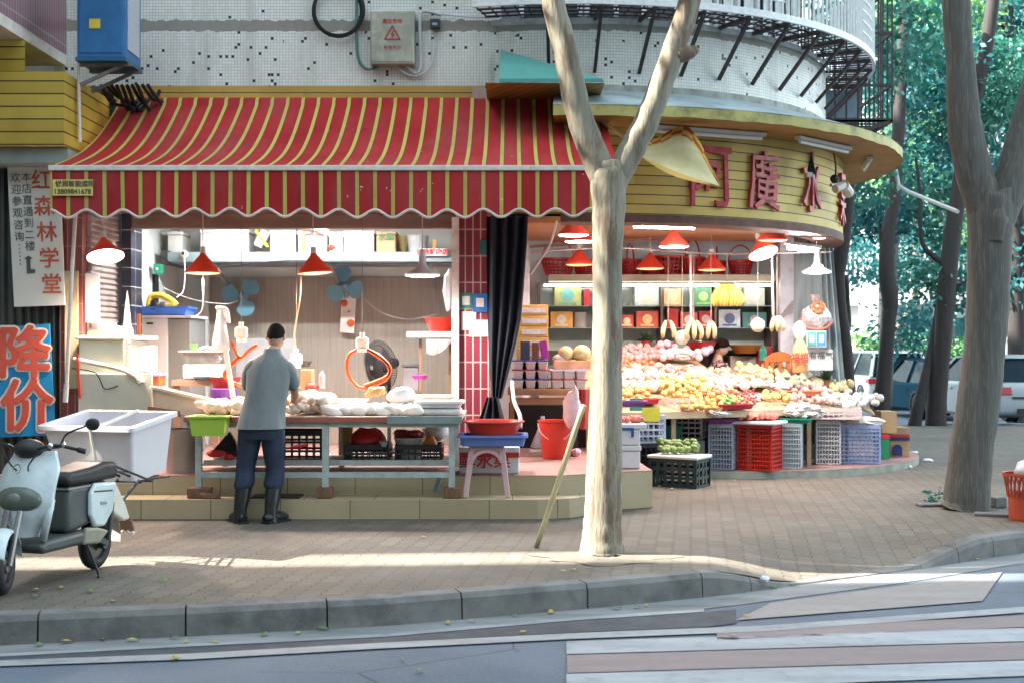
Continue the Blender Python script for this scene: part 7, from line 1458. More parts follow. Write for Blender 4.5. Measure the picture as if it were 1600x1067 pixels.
rings(w, [(qx + a, qy + b, c, d, e) for a, b, c, d, e in ((-.07, 0, .78, .15, .2), (-.06, 0, .95, .135, .18), (-.04, 0, 1.1, .135, .185), (-.02, 0, 1.2, .125, .195), (-.01, 0, 1.26, .1, .17), (-.015, 0, 1.3, .07, .09), (-.015, 0, 1.325, .06, .065))], 32, .02); w.build('blouse', BL, wom, smooth=True, subd=1)
for s_, e, w_ in w_arms:
    s_, e, w_ = Vector(s_), Vector(e), Vector(w_); w = MB(); w.tube([s_ + Vector((0, 0, .02)), s_.lerp(e, .4), e, e.lerp(w_, .5), e.lerp(w_, .52)], [.07, .07, .06, .055, .045], 14, cap=False); w.build('sleeve', BL, wom, smooth=True, subd=1)
w = MB(); rings(w, [(qx - .07, qy, .88, .13, .17), (qx - .07, qy, .74, .14, .18)], 22)
for h_, kn, an, to in w_legs: w.tube([Vector(h_), Vector(kn), Vector(an) + Vector((0, 0, .02))], [.1, .085, .07], 14)
w.build('trousers', TROU, wom, smooth=True)

# ================================================================ SCOOTER AND ITS TUB
hd_ = radians(-106); sx0, sy0 = -2.81, 8.62
sc_ = thing('electric_scooter', 'white and grey electric scooter parked on the pavement with a tub on its rack', 'scooter', (sx0, sy0, 0), hd_, local=True); sc_.scale = (.8, .86, .9)
SW = M('scooter_white', (.54, .62, .64), .3, .08, 3, dirt=((.3, .33, .32), .45, 9)); SD = M('scooter_grey', (.06, .07, .07), .4, .15, 5); SB = M('scooter_black', (.018, .02, .022), .5, .2, 9); SCR = M('chrome', (.55, .55, .55), .2, .1, 5, .9)
def wheel(x, steer=0.0):
    M4 = Matrix.Translation((x, 0, .2)) @ Matrix.Rotation(steer, 4, 'Z') @ Matrix.Rotation(radians(90), 4, 'X')
    n = 10; w = MB(); w.lathe([(.155 + .045 * cos(2 * pi * k / n) + .0, .048 * sin(2 * pi * k / n)) for k in range(n + 1)], (0, 0, 0), 30); a = MB(); a.merge(w, M4); o = a.build('wheel', BLK, sc_, smooth=True)
    w = MB(); w.lathe([(.001, .035), (.05, .04), (.06, .02), (.12, .012), (.128, .03), (.128, -.03), (.12, -.012), (.06, -.02), (.05, -.04), (.001, -.035)], (0, 0, 0), 20); a = MB(); a.merge(w, M4); a.build('rim', M('rim_metal', (.16, .16, .16), .35, .2, 8, .6), o, smooth=True, auto=40)
wheel(0); wheel(1.18, .35)
def sprof(pts, y0, y1, name, mat, bev=.03, lab=None, seg=3):
    w = MB(); w.prism(pts, y0, y1, fn=lambda a, b, c: (a, c, b)); return w.build(name, mat, sc_, bevel=bev, smooth=True, auto=40, seg=seg)
sprof([(.06, .4), (.46, .34), (.58, .34), (.57, .58), (.54, .67), (.0, .67), (-.02, .55)], -.13, .13, 'seat_body', SD, .04)
sprof([(-.1, .675), (.57, .675), (.62, .72), (.57, .775), (.28, .785), (.08, .81), (-.1, .8)], -.15, .15, 'seat', SB, .045)
sprof([(.3, .24), (.92, .24), (.95, .3), (.88, .33), (.35, .34), (.25, .3)], -.16, .16, 'footboard', SD, .03)
sprof([(.2, .34), (.38, .36), (.42, .24), (.2, .22), (.05, .3)], .13, .17, 'lower_panel', M('panel_khaki', (.22, .22, .17), .45, .1, 6), .02)
for s_ in (-1, 1):
    sprof([(-.06, .65), (.25, .67), (.32, .6), (.32, .44), (.25, .35), (.12, .34), (.0, .44)], *((.128, .17) if s_ > 0 else (-.17, -.128)), 'side_panel', SW, .035)
w = MB()  # leg shield: broad rounded apron that narrows to a spine below
def apron(u, v):
    z = .36 + .58 * v; half = .1 + .13 * sst(0, .35, v) - .06 * sst(.75, 1, v); a = (u - .5) * 2
    return (.9 + .1 * (1 - a * a) + .07 * sin(pi * min(1, v * 1.1)) - .1 * v, a * half, z)
w.grid(apron, 16, 18, thick=(-.035, 0, 0)); w.build('leg_shield', SW, sc_, smooth=True, auto=50)
for s_ in (1, -1): w = MB(); w.tube([(.9, s_ * .14, .34), (.93, s_ * .2, .5), (.9, s_ * .21, .62)], .03, 8); w.build('shield_edge', SW, sc_, smooth=True)
w = MB(); w.ball((.99, 0, .62), (.07, .19, .09), 16, 9); w.build('nose_cowl', M('cowl_olive', (.1, .12, .1), .3, .1, 4), sc_, smooth=True)
w = MB(); w.ball((1.045, 0, .63), (.025, .06, .04), 14, 9); w.build('headlight', M('lamp_smoke', (.16, .18, .17), .12, .05), sc_, smooth=True)
def fender(u, v):
    a = radians(20 + 150 * u); r = .235; b = (v - .5) * 2; c0, s0 = cos(.35), sin(.35); x = r * cos(a); y = .075 * b; z = r * sin(a) - .02 * b * b
    return (1.18 + x * c0 - y * s0, x * s0 + y * c0, .2 + z)
w = MB(); w.grid(fender, 16, 6, thick=(0, 0, .012)); w.build('front_fender', SW, sc_, smooth=True, auto=60)
w = MB(); w.tube([(1.2, .07, .2), (1.06, .06, .55)], .022, 8); w.tube([(1.16, -.07, .2), (1.04, -.06, .55)], .022, 8); w.build('fork', M('fork_grey', (.2, .2, .2), .35, .1, 5, .5), sc_)
def rfend(u, v):
    a = radians(60 + 130 * u); r = .24; return (r * cos(a), (v - .5) * .17, .2 + r * sin(a) + .02)
w = MB(); w.grid(rfend, 14, 4, thick=(0, 0, .01)); w.build('rear_fender', M('fender_cream', (.56, .52, .46), .4), sc_, smooth=True, auto=60)
sprof([(.0, .64), (-.14, .62), (-.27, .46), (-.34, .34), (-.25, .33), (-.1, .4), (.0, .48)], -.07, .12, 'tail_guard', M('guard_cream', (.6, .56, .5), .35, .06, 5), .02)
w = MB(); w.obox((-.34, .04, .29), (.02, .2, .1), ry=.5); w.build('number_plate', M('plate_brown', (.2, .11, .08), .4), sc_)
w = MB()
for k in range(5): w.ball((-.355, -.05 + .045 * k, .255 - .006 * k), .016, 7, 6)
w.build('reflector_studs', M('stud_white', (.7, .68, .62), .2), sc_)
w = MB(); w.tube([(.9, 0, .9), (.86, 0, 1.0)], .04, 10); w.tube(spline([(.8, .36, .955), (.86, .22, .985), (.9, .08, .96), (.9, -.08, .96), (.86, -.22, .985), (.8, -.36, .955)], 5), .013, 8); w.tube([(.8, .36, .955), (.77, .41, .94)], .02, 8); w.tube([(.8, -.36, .955), (.77, -.41, .94)], .02, 8); w.build('handlebar', SB, sc_, smooth=True)
w = MB(); w.ball((.86, 0, .955), (.1, .12, .07), 14, 9); w.build('dash_cowl', SB, sc_, smooth=True)
for q_ in ((.9, .2, .985), (.84, .27, .99)): w = MB(); w.ball(q_, .022, 8, 6); w.build('bar_knob', SCR, sc_)
for s_ in (1, -1):
    w = MB(); w.tube(spline([(.86, s_ * .26, .985), (.85, s_ * .3, 1.06), (.86, s_ * .43, 1.11), (.87, s_ * .5, 1.13)], 5), .007, 6); o = w.build('mirror_stalk', SB, sc_)
    w = MB(); w.ball((.87, s_ * .53, 1.135), (.025, .06, .042), 12, 8); w.build('mirror', SB, o, smooth=True)
w = MB(); w.tube([(.35, .14, .26), (.32, .24, .012)], .011, 6); w.tube([(.32, .24, .012), (.38, .27, .01)], .009, 6); w.build('kickstand', SB, sc_)
w = MB()
for y in (-.1, 0, .1): w.tube([(-.1, y, .77), (-.62, y, .62), (-1.0, y, .61)], .01, 6)
for x in (-.3, -.5, -.66): w.beam((x, -.13, .6 if x < -.6 else .705 + (x + .3) * .5), (x, .13, .6 if x < -.6 else .705 + (x + .3) * .5), .014)
w.tube([(-.08, .1, .4), (-.5, .1, .62)], .012, 6); w.tube([(-.08, -.1, .4), (-.5, -.1, .62)], .012, 6); w.build('rear_rack', SB, sc_)
w = MB(); w.beam((.3, .09, .3), (.0, .09, .2), .06, .04); w.tube([(0, .05, .2), (.0, .1, .2)], .045, 12); w.tube([(-.02, .11, .22), (-.06, .12, .5)], .02, 8); w.build('swing_arm', SD, sc_)
w = MB(); w.lathe([(.028, 0), (.034, .004), (.034, .008), (.026, .004)], (1.005, 0, .83), 16, M4=Matrix.Rotation(radians(80), 4, 'Y')); w.build('emblem', M('emblem_grey', (.3, .32, .33), .3, .1, 5, .5), sc_)
w = MB()
for s_ in (1, -1): w.tube(spline([(.84, s_ * .24, .97), (.95, s_ * .16, .95), (.98, s_ * .08, .86), (.93, s_ * .04, .8)], 5), .006, 5)
w.build('brake_cable', SB, sc_)
sprof([(.02, .6), (.28, .615), (.28, .605), (.02, .59)], .168, .174, 'panel_seam', SB, .001); sprof([(.1, .52), (.2, .53), (.19, .505), (.1, .5)], .168, .173, 'badge', M('emblem_grey', (.3, .32, .33), .3, .1, 5, .5), .001)
sprof([(.02, .645), (.57, .645), (.57, .66), (.02, .66)], -.137, .137, 'seat_trim', M('trim_silver', (.3, .3, .3), .3, .1, 5, .6), .002)
TUBM = M('lavender_plastic', (.62, .6, .65), .4, .06, 4)
TM = Matrix.Translation((-2.9, 9.33, .56)) @ Matrix.Rotation(radians(-19), 4, 'Z') @ Matrix.Rotation(radians(9), 4, 'X')
tb = thing('plastic_tub', 'large pale lavender plastic tub strapped on the back of the scooter', 'tub', (-2.9, 9.33, .57))
w = MB(); a = MB(); a.basin((0, 0, 0), .62, .42, .75, .52, .42, t=.014, rim=.03, round_=.12); w.merge(a, TM); w.build('tub_body', TUBM, tb, smooth=True, auto=35)
w = MB()
for k in range(3): a = MB(); a.box(-.34 + .3 * k, -.3 + .3 * k, -.245, -.22, .02, .37); w.merge(a, TM)
a = MB(); a.tube([(.0, -.29, .38), (.0, .29, .42)], .014, 6); w.merge(a, TM); a = MB(); a.tube([(.0, -.29, .39), (.01, -.26, .2), (.03, -.22, .02)], .012, 6); w.merge(a, TM); 
wq = MB(); a = MB(); a.tube([(.05, -.275, .4), (.05, .29, .42)], .014, 6); wq.merge(a, TM); a = MB(); a.tube([(.05, -.285, .41), (.05, -.262, .2), (.06, -.225, .0)], .013, 6); wq.merge(a, TM); wq.build('strap', M('strap_cream', (.62, .6, .52), .6), tb)

# ================================================================ TREES
def m_bark(name, c0, c1, c2, streak, patch=None):
    m, nt, b = nodes_of(name); f = noise(nt, 3, 6, stretch=(6, 6, streak)); g = noise(nt, 22, 4, stretch=(3, 3, streak)); p = noise(nt, 5, 6, rough=.75, stretch=(1.6, 1.6, .3))
    c = mixcol(nt, ramp(nt, f, .25, .78), c0, c1); c = mixcol(nt, mth(nt, 'MULTIPLY', ramp(nt, g, .5, .7), .5), c, c2)
    if patch: c = mixcol(nt, mth(nt, 'MULTIPLY', ramp(nt, p, .5, .58), .85), c, patch); c = mixcol(nt, mth(nt, 'MULTIPLY', ramp(nt, noise(nt, 1.1, 5), .5, .65), .6), c, (.085, .095, .07))
    nt.links.new(c, b.inputs['Base Color']); b.inputs['Roughness'].default_value = .85; bump(nt, b, mth(nt, 'ADD', f, mth(nt, 'MULTIPLY', g, .5)), .5, .02); return m
BARK1 = m_bark('pale_bark', (.17, .152, .115), (.29, .26, .2), (.1, .085, .064), .35, (.12, .075, .048)); BARK2 = m_bark('grey_bark', (.05, .05, .045), (.115, .112, .1), (.2, .19, .17), .22); BARK3 = m_bark('dark_bark', (.014, .012, .013), (.032, .026, .026), (.05, .04, .036), .4)
def m_leaf(name, c0, c1):
    m, nt, b = nodes_of(name); f = noise(nt, .7, 3); g = noise(nt, 9, 2); c = mixcol(nt, ramp(nt, f, .35, .65), c0, c1); c = mixcol(nt, mth(nt, 'MULTIPLY', g, .4), c, tuple(x * 1.5 for x in c1))
    t = nt.nodes.new('ShaderNodeBsdfTranslucent'); d = nt.nodes.new('ShaderNodeMixShader'); d.inputs[0].default_value = .45; nt.links.new(c, b.inputs['Base Color']); nt.links.new(c, t.inputs[0]); b.inputs['Roughness'].default_value = .45
    nt.links.new(b.outputs[0], d.inputs[1]); nt.links.new(t.outputs[0], d.inputs[2]); nt.links.new(d.outputs[0], nt.nodes['Material Output'].inputs[0]); return m
LEAF_A = m_leaf('leaf_teal', (.012, .1, .085), (.035, .17, .115)); LEAF_B = m_leaf('leaf_sunlit', (.05, .2, .1), (.16, .33, .1)); LEAF_C = m_leaf('leaf_bluegreen', (.01, .09, .105), (.03, .16, .165))  # the lighter yellow green leaf has sunlight put into its colour
def limb(mb, pts, rr, n=16, k=6, wob=.004):
    ps_ = spline(pts, k); m = len(ps_); q = [rr[0]] * m
    for i in range(m):
        t = i / (m - 1) * (len(rr) - 1); a = min(int(t), len(rr) - 2); q[i] = (rr[a] + (rr[a + 1] - rr[a]) * (t - a)) * (1 + R.uniform(-.02, .02))
    mb.tube([p + Vector((R.uniform(-wob, wob), R.uniform(-wob, wob), 0)) for p in ps_], q, n)
def leaves(mb, clumps, size, seed=3, cluster=7, dens=2.3):
    rr = random.Random(seed)
    for (c, rad, n) in clumps:
        c = Vector(c)
        for _ in range(max(1, int(n * dens) // cluster)):
            while True:
                d = Vector((rr.uniform(-1, 1), rr.uniform(-1, 1), rr.uniform(-1, 1)))
                if .15 < d.length < 1: break
            d = d.normalized() * (d.length ** .6); tc = c + Vector((d.x * rad[0], d.y * rad[1], d.z * rad[2])); tw = Vector((rr.uniform(-1, 1), rr.uniform(-1, 1), rr.uniform(-.6, .3))).normalized()
            for k in range(cluster):
                p = tc + tw * (k * size * .55) + Vector((rr.gauss(0, size * .4), rr.gauss(0, size * .4), rr.gauss(0, size * .4)))
                a = (tw + Vector((rr.uniform(-1, 1), rr.uniform(-1, 1), rr.uniform(-1.1, .3)))).normalized(); s = a.cross(Vector((rr.uniform(-1, 1), rr.uniform(-1, 1), rr.uniform(-.2, 1)))).normalized()
                L = size * rr.uniform(.7, 1.25); b_ = L * .24
                mb.add([p, p + a * L * .5 + s * b_, p + a * L, p + a * L * .5 - s * b_], [(0, 1, 2, 3)])
def tree(label, base, limbs, bark, clumps, leafm, size, seed, name='street_tree', grp=None, cluster=7):
    t = thing(name, label, 'tree', base, group=grp); w = MB()
    for l in limbs: limb(w, *l)
    w.build('trunk', bark, t, smooth=True)
    if clumps: w = MB(); leaves(w, clumps, size, seed, cluster); w.build('crown', leafm, t)
    return t
Y1 = 9.26
tree('pale forked tree lit from the left in front of the shops', (PX(942, Y1), Y1, 0), [
    ([P(941, 868, Y1), P(941, 840, Y1), P(943, 780, Y1), P(946, 650, Y1), P(949, 500, Y1), P(949, 400, Y1), P(951, 320, Y1), P(951, 275, Y1), P(950, 255, Y1)], [.175, .148, .135, .12, .107, .108, .12, .135, .1]),
    ([P(952, 300, Y1), P(932, 250, Y1), P(905, 180, Y1), P(886, 90, Y1), P(862, -10, Y1), P(850, -160, Y1), P(790, -330, Y1 - .3)], [.1, .104, .098, .09, .084, .075, .05]),
    ([P(955, 300, Y1), P(978, 250, Y1), P(1010, 190, Y1), P(1045, 100, Y1), P(1078, 0, Y1), P(1110, -150, Y1), P(1180, -330, Y1 + .3)], [.09, .094, .09, .085, .08, .07, .045]),
    ([P(1058, 85, Y1), P(1078, 82, Y1), P(1086, 78, Y1)], [.08, .05, .035])], BARK1,
    [((.2, 9.2, 6.6), (1.5, 1.5, .9), 900), ((2.2, 9.6, 6.9), (1.5, 1.5, 1.0), 900)], LEAF_A, .13, 11)
Y2 = 11.76
tree('unseen sparse tree added left of the shops to dapple the sun', (-7.2, 10.1, 0), [([(-7.2, 10.1, 0), (-7.2, 10.1, 3), (-7.25, 9.7, 7), (-7.2, 9.1, 10.4)], [.2, .15, .12, .05])], BARK2, [((-7.2, 8.75, 10.9), (1.5, 1.1, 1.1), 330)], LEAF_A, .16, 14)  # stands out of view, added to dapple the sun on the front trunk
tree('thick grey barked tree at the kerb on the right', (PX(1511, Y2), Y2, 0), [
    ([P(1508, 800, Y2), P(1511, 775, Y2), P(1518, 700, Y2), P(1532, 600, Y2), P(1542, 500, Y2), P(1546, 400, Y2), P(1549, 330, Y2), P(1552, 300, Y2)], [.225, .205, .193, .187, .187, .192, .21, .19]),
    ([P(1548, 350, Y2), P(1525, 280, Y2), P(1508, 200, Y2), P(1500, 100, Y2), P(1494, 0, Y2), P(1488, -150, Y2), P(1470, -330, Y2)], [.17, .165, .155, .125, .125, .12, .09]),
    ([P(1556, 350, Y2), P(1578, 290, Y2), P(1596, 220, Y2), P(1622, 120, Y2), P(1660, -60, Y2), P(1700, -250, Y2)], [.16, .155, .14, .125, .11, .08]),
    ([P(1555, 315, Y2 - .1), P(1556, 345, Y2 - .12), P(1552, 380, Y2 - .12)], [.08, .11, .09])], BARK2,
    [((4.6, 11.9, 7.6), (2.0, 1.8, 1.0), 1100)], LEAF_A, .14, 12)
def T(px, py, Y): return P(px, py, Y)
gD = 'trees along the side street'
YA = 19.0
tree('dark slim tree curving up right beside the fruit shop curtain', (PX(1326, YA), YA, 0), [([T(1328, 640, YA), T(1324, 600, YA), T(1320, 545, YA), T(1311, 480, YA), T(1309, 430, YA), T(1316, 380, YA), T(1322, 320, YA), T(1326, 240, YA), T(1340, 100, YA), T(1350, -60, YA)], [.12, .115, .11, .11, .11, .115, .12, .12, .11, .08]), ([T(1320, 530, YA), T(1326, 500, YA + .4), T(1322, 430, YA + .5)], [.05, .04, .03])], BARK3, [(T(1390, 40, 20), (1.0, 1.0, .9), 700), (T(1350, 260, 20.5), (.5, .8, .5), 260)], LEAF_A, .15, 21, grp=gD)
YB = 24.0
tree('very dark crooked tree in front of the silver car', (PX(1377, YB), YB, 0), [([T(1374, 668, YB), T(1378, 620, YB), T(1384, 560, YB), T(1389, 500, YB), T(1391, 470, YB), T(1385, 420, YB), T(1388, 360, YB), T(1397, 310, YB), T(1401, 250, YB), T(1408, 120, YB), T(1416, -60, YB)], [.17, .15, .13, .125, .15, .15, .12, .115, .115, .11, .08]), ([T(1386, 405, YB), T(1379, 385, YB), T(1372, 350, YB)], [.06, .04, .02])], BARK3, [(T(1430, 110, 25), (1.1, 1.2, .9), 1100), (T(1380, 330, 25.5), (.75, .8, .55), 520), (T(1460, 250, 26), (.9, 1, .7), 700)], LEAF_C, .16, 22, grp=gD)
YC_ = 24.2
tree('dark straight tree right of the blue car with branches to the left', (PX(1466, YC_), YC_, 0), [([T(1462, 668, YC_), T(1466, 600, YC_), T(1474, 520, YC_), T(1480, 440, YC_), T(1488, 370, YC_), T(1497, 310, YC_), T(1512, 200, YC_), T(1540, 80, YC_), T(1556, -40, YC_)], [.2, .175, .165, .17, .16, .15, .14, .13, .11]), ([T(1478, 415, YC_), T(1458, 400, YC_), T(1440, 375, YC_), T(1437, 300, YC_), T(1430, 240, YC_)], [.07, .055, .04, .035, .02]), ([T(1482, 440, YC_), T(1500, 445, YC_), T(1520, 430, YC_)], [.05, .035, .02])], BARK3, [(T(1540, 130, 25.5), (1.3, 1.2, 1.1), 1500), (T(1470, 330, 25), (.5, .7, .8), 300), (T(1450, 430, 24.8), (.42, .6, .35), 150), (T(1520, 450, 24.6), (.5, .5, .45), 170)], LEAF_A, .16, 23, grp=gD)
tree('thin leaning dark tree just left of the straight dark one', (PX(1430, 24.1), 24.1, 0), [([T(1428, 668, 24.1), T(1436, 630, 24.1), T(1448, 580, 24.2), T(1460, 520, 24.4), T(1472, 440, 24.8)], [.13, .11, .09, .08, .04])], BARK3, None, LEAF_A, .15, 24, grp=gD)
tree('pale bent tree before the white building', (PX(1402, 39), 39, -.35), [([T(1403, 634, 39), T(1404, 570, 39), T(1402, 525, 39), T(1418, 490, 39), T(1430, 455, 39), T(1432, 410, 39), T(1428, 340, 39)], [.22, .2, .18, .14, .13, .11, .06]), ([T(1430, 440, 39), T(1418, 428, 39), T(1396, 424, 39)], [.08, .07, .04])], BARK1, [(T(1420, 505, 33.6), (.75, .8, .6), 330), (T(1400, 385, 35), (1.5, 1.4, 1.1), 900)], LEAF_C, .2, 25, grp=gD)
tree('light green tree high behind the balcony', (PX(1384, 29), 29, -.16), [([T(1380, 640, 29), T(1384, 560, 29), T(1390, 440, 29), T(1398, 320, 29), T(1413, 170, 29), T(1418, 0, 29), T(1420, -100, 29)], [.2, .16, .15, .14, .1]), ([T(1416, 190, 29), T(1392, 150, 29), T(1375, 110, 29)], [.06, .05, .03])], BARK2, [(T(1440, 30, 30), (1.6, 1.5, 1.2), 1500), (T(1400, 130, 30), (.9, 1, .8), 600), (T(1470, 170, 31), (1.0, 1, 1.0), 700)], LEAF_B, .17, 26, grp=gD)
tree('broad teal tree on the far right behind the thick trunk', (PX(1590, 30), 30, -.16), [([T(1588, 700, 30), T(1588, 450, 30), T(1585, 250, 30), T(1575, 60, 30), T(1570, -100, 30)], [.22, .2, .18, .16, .1])], BARK3, [(T(1585, 180, 31), (1.6, 1.5, 1.5), 1700), (T(1590, 400, 30.5), (1.0, 1, 1.0), 700), (T(1575, 20, 31), (1.6, 1.5, 1.1), 1300)], LEAF_C, .17, 27, grp=gD)
for px_, Y_, k_, lab_ in ((1380, 46, 1, 'far dark tree behind the curved balcony'), (1500, 48, 1, 'far dark tree between the thick trunk and the straight dark tree'), (1600, 47, 2, 'far dark tree at the right edge of the photo')):
    tree(lab_, (PX(px_, Y_), Y_, -.35), [([T(px_, 600, Y_), T(px_ + 4, 300, Y_), T(px_, 60, Y_)], [.25, .2, .12])], BARK3, [(T(px_, 60, Y_), (2.6, 1.5, 2.4), 900), (T(px_ + 10, 260, Y_), (2.4, 1.5, 2.0), 750), (T(px_ - 20, -60, Y_), (2.6, 1.5, 2.0), 500)], LEAF_C if k_ == 1 else LEAF_A, .26, 40 + px_, grp=gD)
tree('far tree with sunlight put into its leaf colour in the gap beside the straight dark tree', (PX(1480, 40), 40, -.16), [([T(1480, 620, 40), T(1478, 300, 40), T(1470, 100, 40)], [.25, .2, .12])], BARK2, [(T(1430, 290, 41), (1.6, 1.5, 1.4), 900), (T(1480, 80, 41), (2.4, 2, 1.8), 1500), (T(1540, 350, 42), (1.4, 1.5, 1.2), 500)], LEAF_B, .22, 28, grp=gD)
w = MB(); w.tube([P(1399, 262, 20), P(1404, 290, 20)], .03, 6); w.tube([P(1404, 290, 20), P(1420, 300, 19.5), P(1496, 331, 17)], .03, 6); tag(w.build('grey_pipe', PIPE), 'pale bent pipe reaching from the dark tree towards the thick trunk', 'pipe')

# ================================================================ CARS
TYRE = BLK; GLASSC = M('car_glass', (.012, .024, .034), .15, .2, 2, spec=.03); TAIL = M('tail_lens', (.32, .012, .015), .15, .15, 8)
def car(label, loc, rz, paint, L=4.3, Wd=1.78, H=1.5, nose=.95, tailx=.25, belt=.92, plate=None, suv=False):
    t = thing('parked_car', label, 'car', loc, rz, 'cars parked in the side street', local=True); h = Wd / 2; x0, x1 = -L / 2, L / 2
    lower = [(x0 + .05, .32), (x0, .55), (x0 + .06, belt - .06), (x0 + .2, belt), (x1 - nose, belt - .02), (x1 - .35, belt - .14), (x1 - .05, belt - .3), (x1, .5), (x1 - .08, .28), (x1 - 1.2, .22), (x0 + 1.2, .22)]
    w = MB(); w.prism(lower, -h, h, fn=lambda a, b, c: (a, c, b)); w.build('body', paint, t, bevel=.09, smooth=True, auto=50, seg=3)
    roof0, roof1 = x0 + tailx + (.25 if suv else .55), x1 - nose - .75; b0, b1 = x0 + tailx - .05, x1 - nose + .1
    def hoop(x, z, k): return (x, z, k)
    g = MB(); base = [(b0, h - .06), (b1, h - .06)]; wr = h - .26
    vs = [(b0, -h + .07, belt - .03), (b1, -h + .07, belt - .03), (b1, h - .07, belt - .03), (b0, h - .07, belt - .03), (roof0, -wr, H - .05), (roof1, -wr, H - .05), (roof1, wr, H - .05), (roof0, wr, H - .05)]
    g.add(vs, [(3, 2, 1, 0), (4, 5, 6, 7), (0, 1, 5, 4), (1, 2, 6, 5), (2, 3, 7, 6), (3, 0, 4, 7)]); g.build('windows', GLASSC, t, bevel=.03, smooth=True, auto=30)
    r = MB(); r.add([(roof0 - .1, -wr - .02, H - .07), (roof1 + .08, -wr - .02, H - .07), (roof1 + .08, wr + .02, H - .07), (roof0 - .1, wr + .02, H - .07), (roof0 + .12, -wr + .12, H), (roof1 - .15, -wr + .12, H), (roof1 - .15, wr - .12, H), (roof0 + .12, wr - .12, H)], [(3, 2, 1, 0), (4, 5, 6, 7), (0, 1, 5, 4), (1, 2, 6, 5), (2, 3, 7, 6), (3, 0, 4, 7)]); r.build('roof', paint, t, bevel=.04, smooth=True, auto=40)
    for s_ in (-1, 1):
        ys = s_ * (h - .068); yr = s_ * (wr + .008)
        for (xa, xb, zb_, wd_) in ((b0, roof0, belt - .03, .09), (b1, roof1, belt - .03, .09), ((b0 + b1) / 2 - .1, (roof0 + roof1) / 2 - .05, belt, .08)):
            w = MB(); w.beam((xa, ys, zb_), (xb, yr, H - .05), wd_, .05); w.build('pillar', paint, t)
        for xw in (x0 + .82, x1 - .86):
            M4 = Matrix.Translation((xw, s_ * (h - .1), .33)) @ Matrix.Rotation(radians(90), 4, 'X')
            a = MB(); q = MB(); q.lathe([(.2, -.1), (.31, -.1), (.33, -.06), (.33, .06), (.31, .1), (.2, .1), (.2, -.1)], (0, 0, 0), 24); a.merge(q, M4); o = a.build('wheel', TYRE, t, smooth=True, auto=40)
            a = MB(); q = MB(); q.lathe([(.001, .06), (.06, .065), (.19, .05), (.21, .08), (.21, -.08), (.19, -.05), (.06, -.065), (.001, -.06)], (0, 0, 0), 20); a.merge(q, M4); a.build('rim', M('alloy', (.3, .3, .32), .3, .2, 6, .7), o)
            a = MB(); q = MB(); q.lathe([(.33, 0), (.385, .0), (.385, .02), (.33, .02)], (0, 0, 0), 26); a.merge(q, Matrix.Translation((xw, s_ * (h + .001) + (0 if s_ < 0 else .02), .35)) @ Matrix.Rotation(radians(90), 4, 'X')); a.build('wheel_arch', M('arch_black', (.01, .01, .012), .7), t)
        w = MB(); w.prism([(x0 + .02, belt - .22), (x0 + .3, belt - .2), (x0 + .4, belt - .12), (x0 + .08, belt - .08)], s_ * (h - .3), s_ * (h + .006), fn=lambda a, b, c: (a - .018, c, b)); w.build('tail_light', TAIL, t, bevel=.01)
        w = MB(); w.ball((x1 - .16, s_ * (h - .2), belt - .28), (.14, .16, .07), 10, 7); w.build('headlight', M('lamp_lens', (.5, .52, .52), .12, .05), t, smooth=True)
        w = MB(); w.ball((x1 - nose - .22, s_ * (h + .08), belt + .04), (.07, .1, .07), 10, 7); w.build('mirror', paint, t, smooth=True)
        w = MB()
        for k in range(2): w.box(x0 + 1.35 + k * 1.05, x0 + 1.5 + k * 1.05, s_ * (h + .012) - .012, s_ * (h + .012) + .012, belt - .18, belt - .15)
        w.build('door_handles', paint, t)
    w = MB(); w.box(x0 - .012, x0 + .08, -.5, .5, .36, .46); w.box(x0 - .006, x0 + .04, -.6, .6, belt - .3, belt - .265); w.build('bumper_trim', M('trim_black', (.02, .02, .022), .5), t)
    w = MB(); w.box(x0 - .02, x0 + .05, -.24, .24, .56, .7); o = w.build('number_plate', M('plate_blue', (.01, .1, .42), .4, .05), t)
    if plate: textmb(plate, .115, (x0 - .026, 0, .63), ux=(0, -1, 0), ext=.002, bold=.002).build('plate_lettering', M('plate_ink', (.62, .64, .66), .5), o)
    return t
def paint(name, col, rough=.25, spec=.3): return M(name, col, rough, .05, 2, spec=spec)
car('silver white estate car seen from behind with a blue plate beside the dark slim tree', (PX(1371, 38.7), 38.8, -.35), radians(91), paint('paint_silver', (.5, .52, .52)), 4.7, 1.86, 1.7, .9, .1, 1.0, '粤F9546', True)
car('dark car with roof rails parked beyond the blue car', (13.4, 43, -.35), radians(105), paint('paint_black', (.008, .016, .025), .5, .02), 4.5, 1.8, 1.66, .95, .1, .95, None, True)
car('dark blue hatchback parked behind the thin leaning tree', (10.85, 33.1, -.34), radians(93), paint('paint_blue', (.006, .035, .06), .55, .01), 4.1, 1.76, 1.52, .95, .2, .92)
car('white saloon with red wrap round tail lights half hidden by the thick trunk', (10.2, 26.9, -.165), radians(91), paint('paint_white', (.3, .34, .37)), 4.5, 1.8, 1.48, 1.0, .5, .95, '粤B3608')

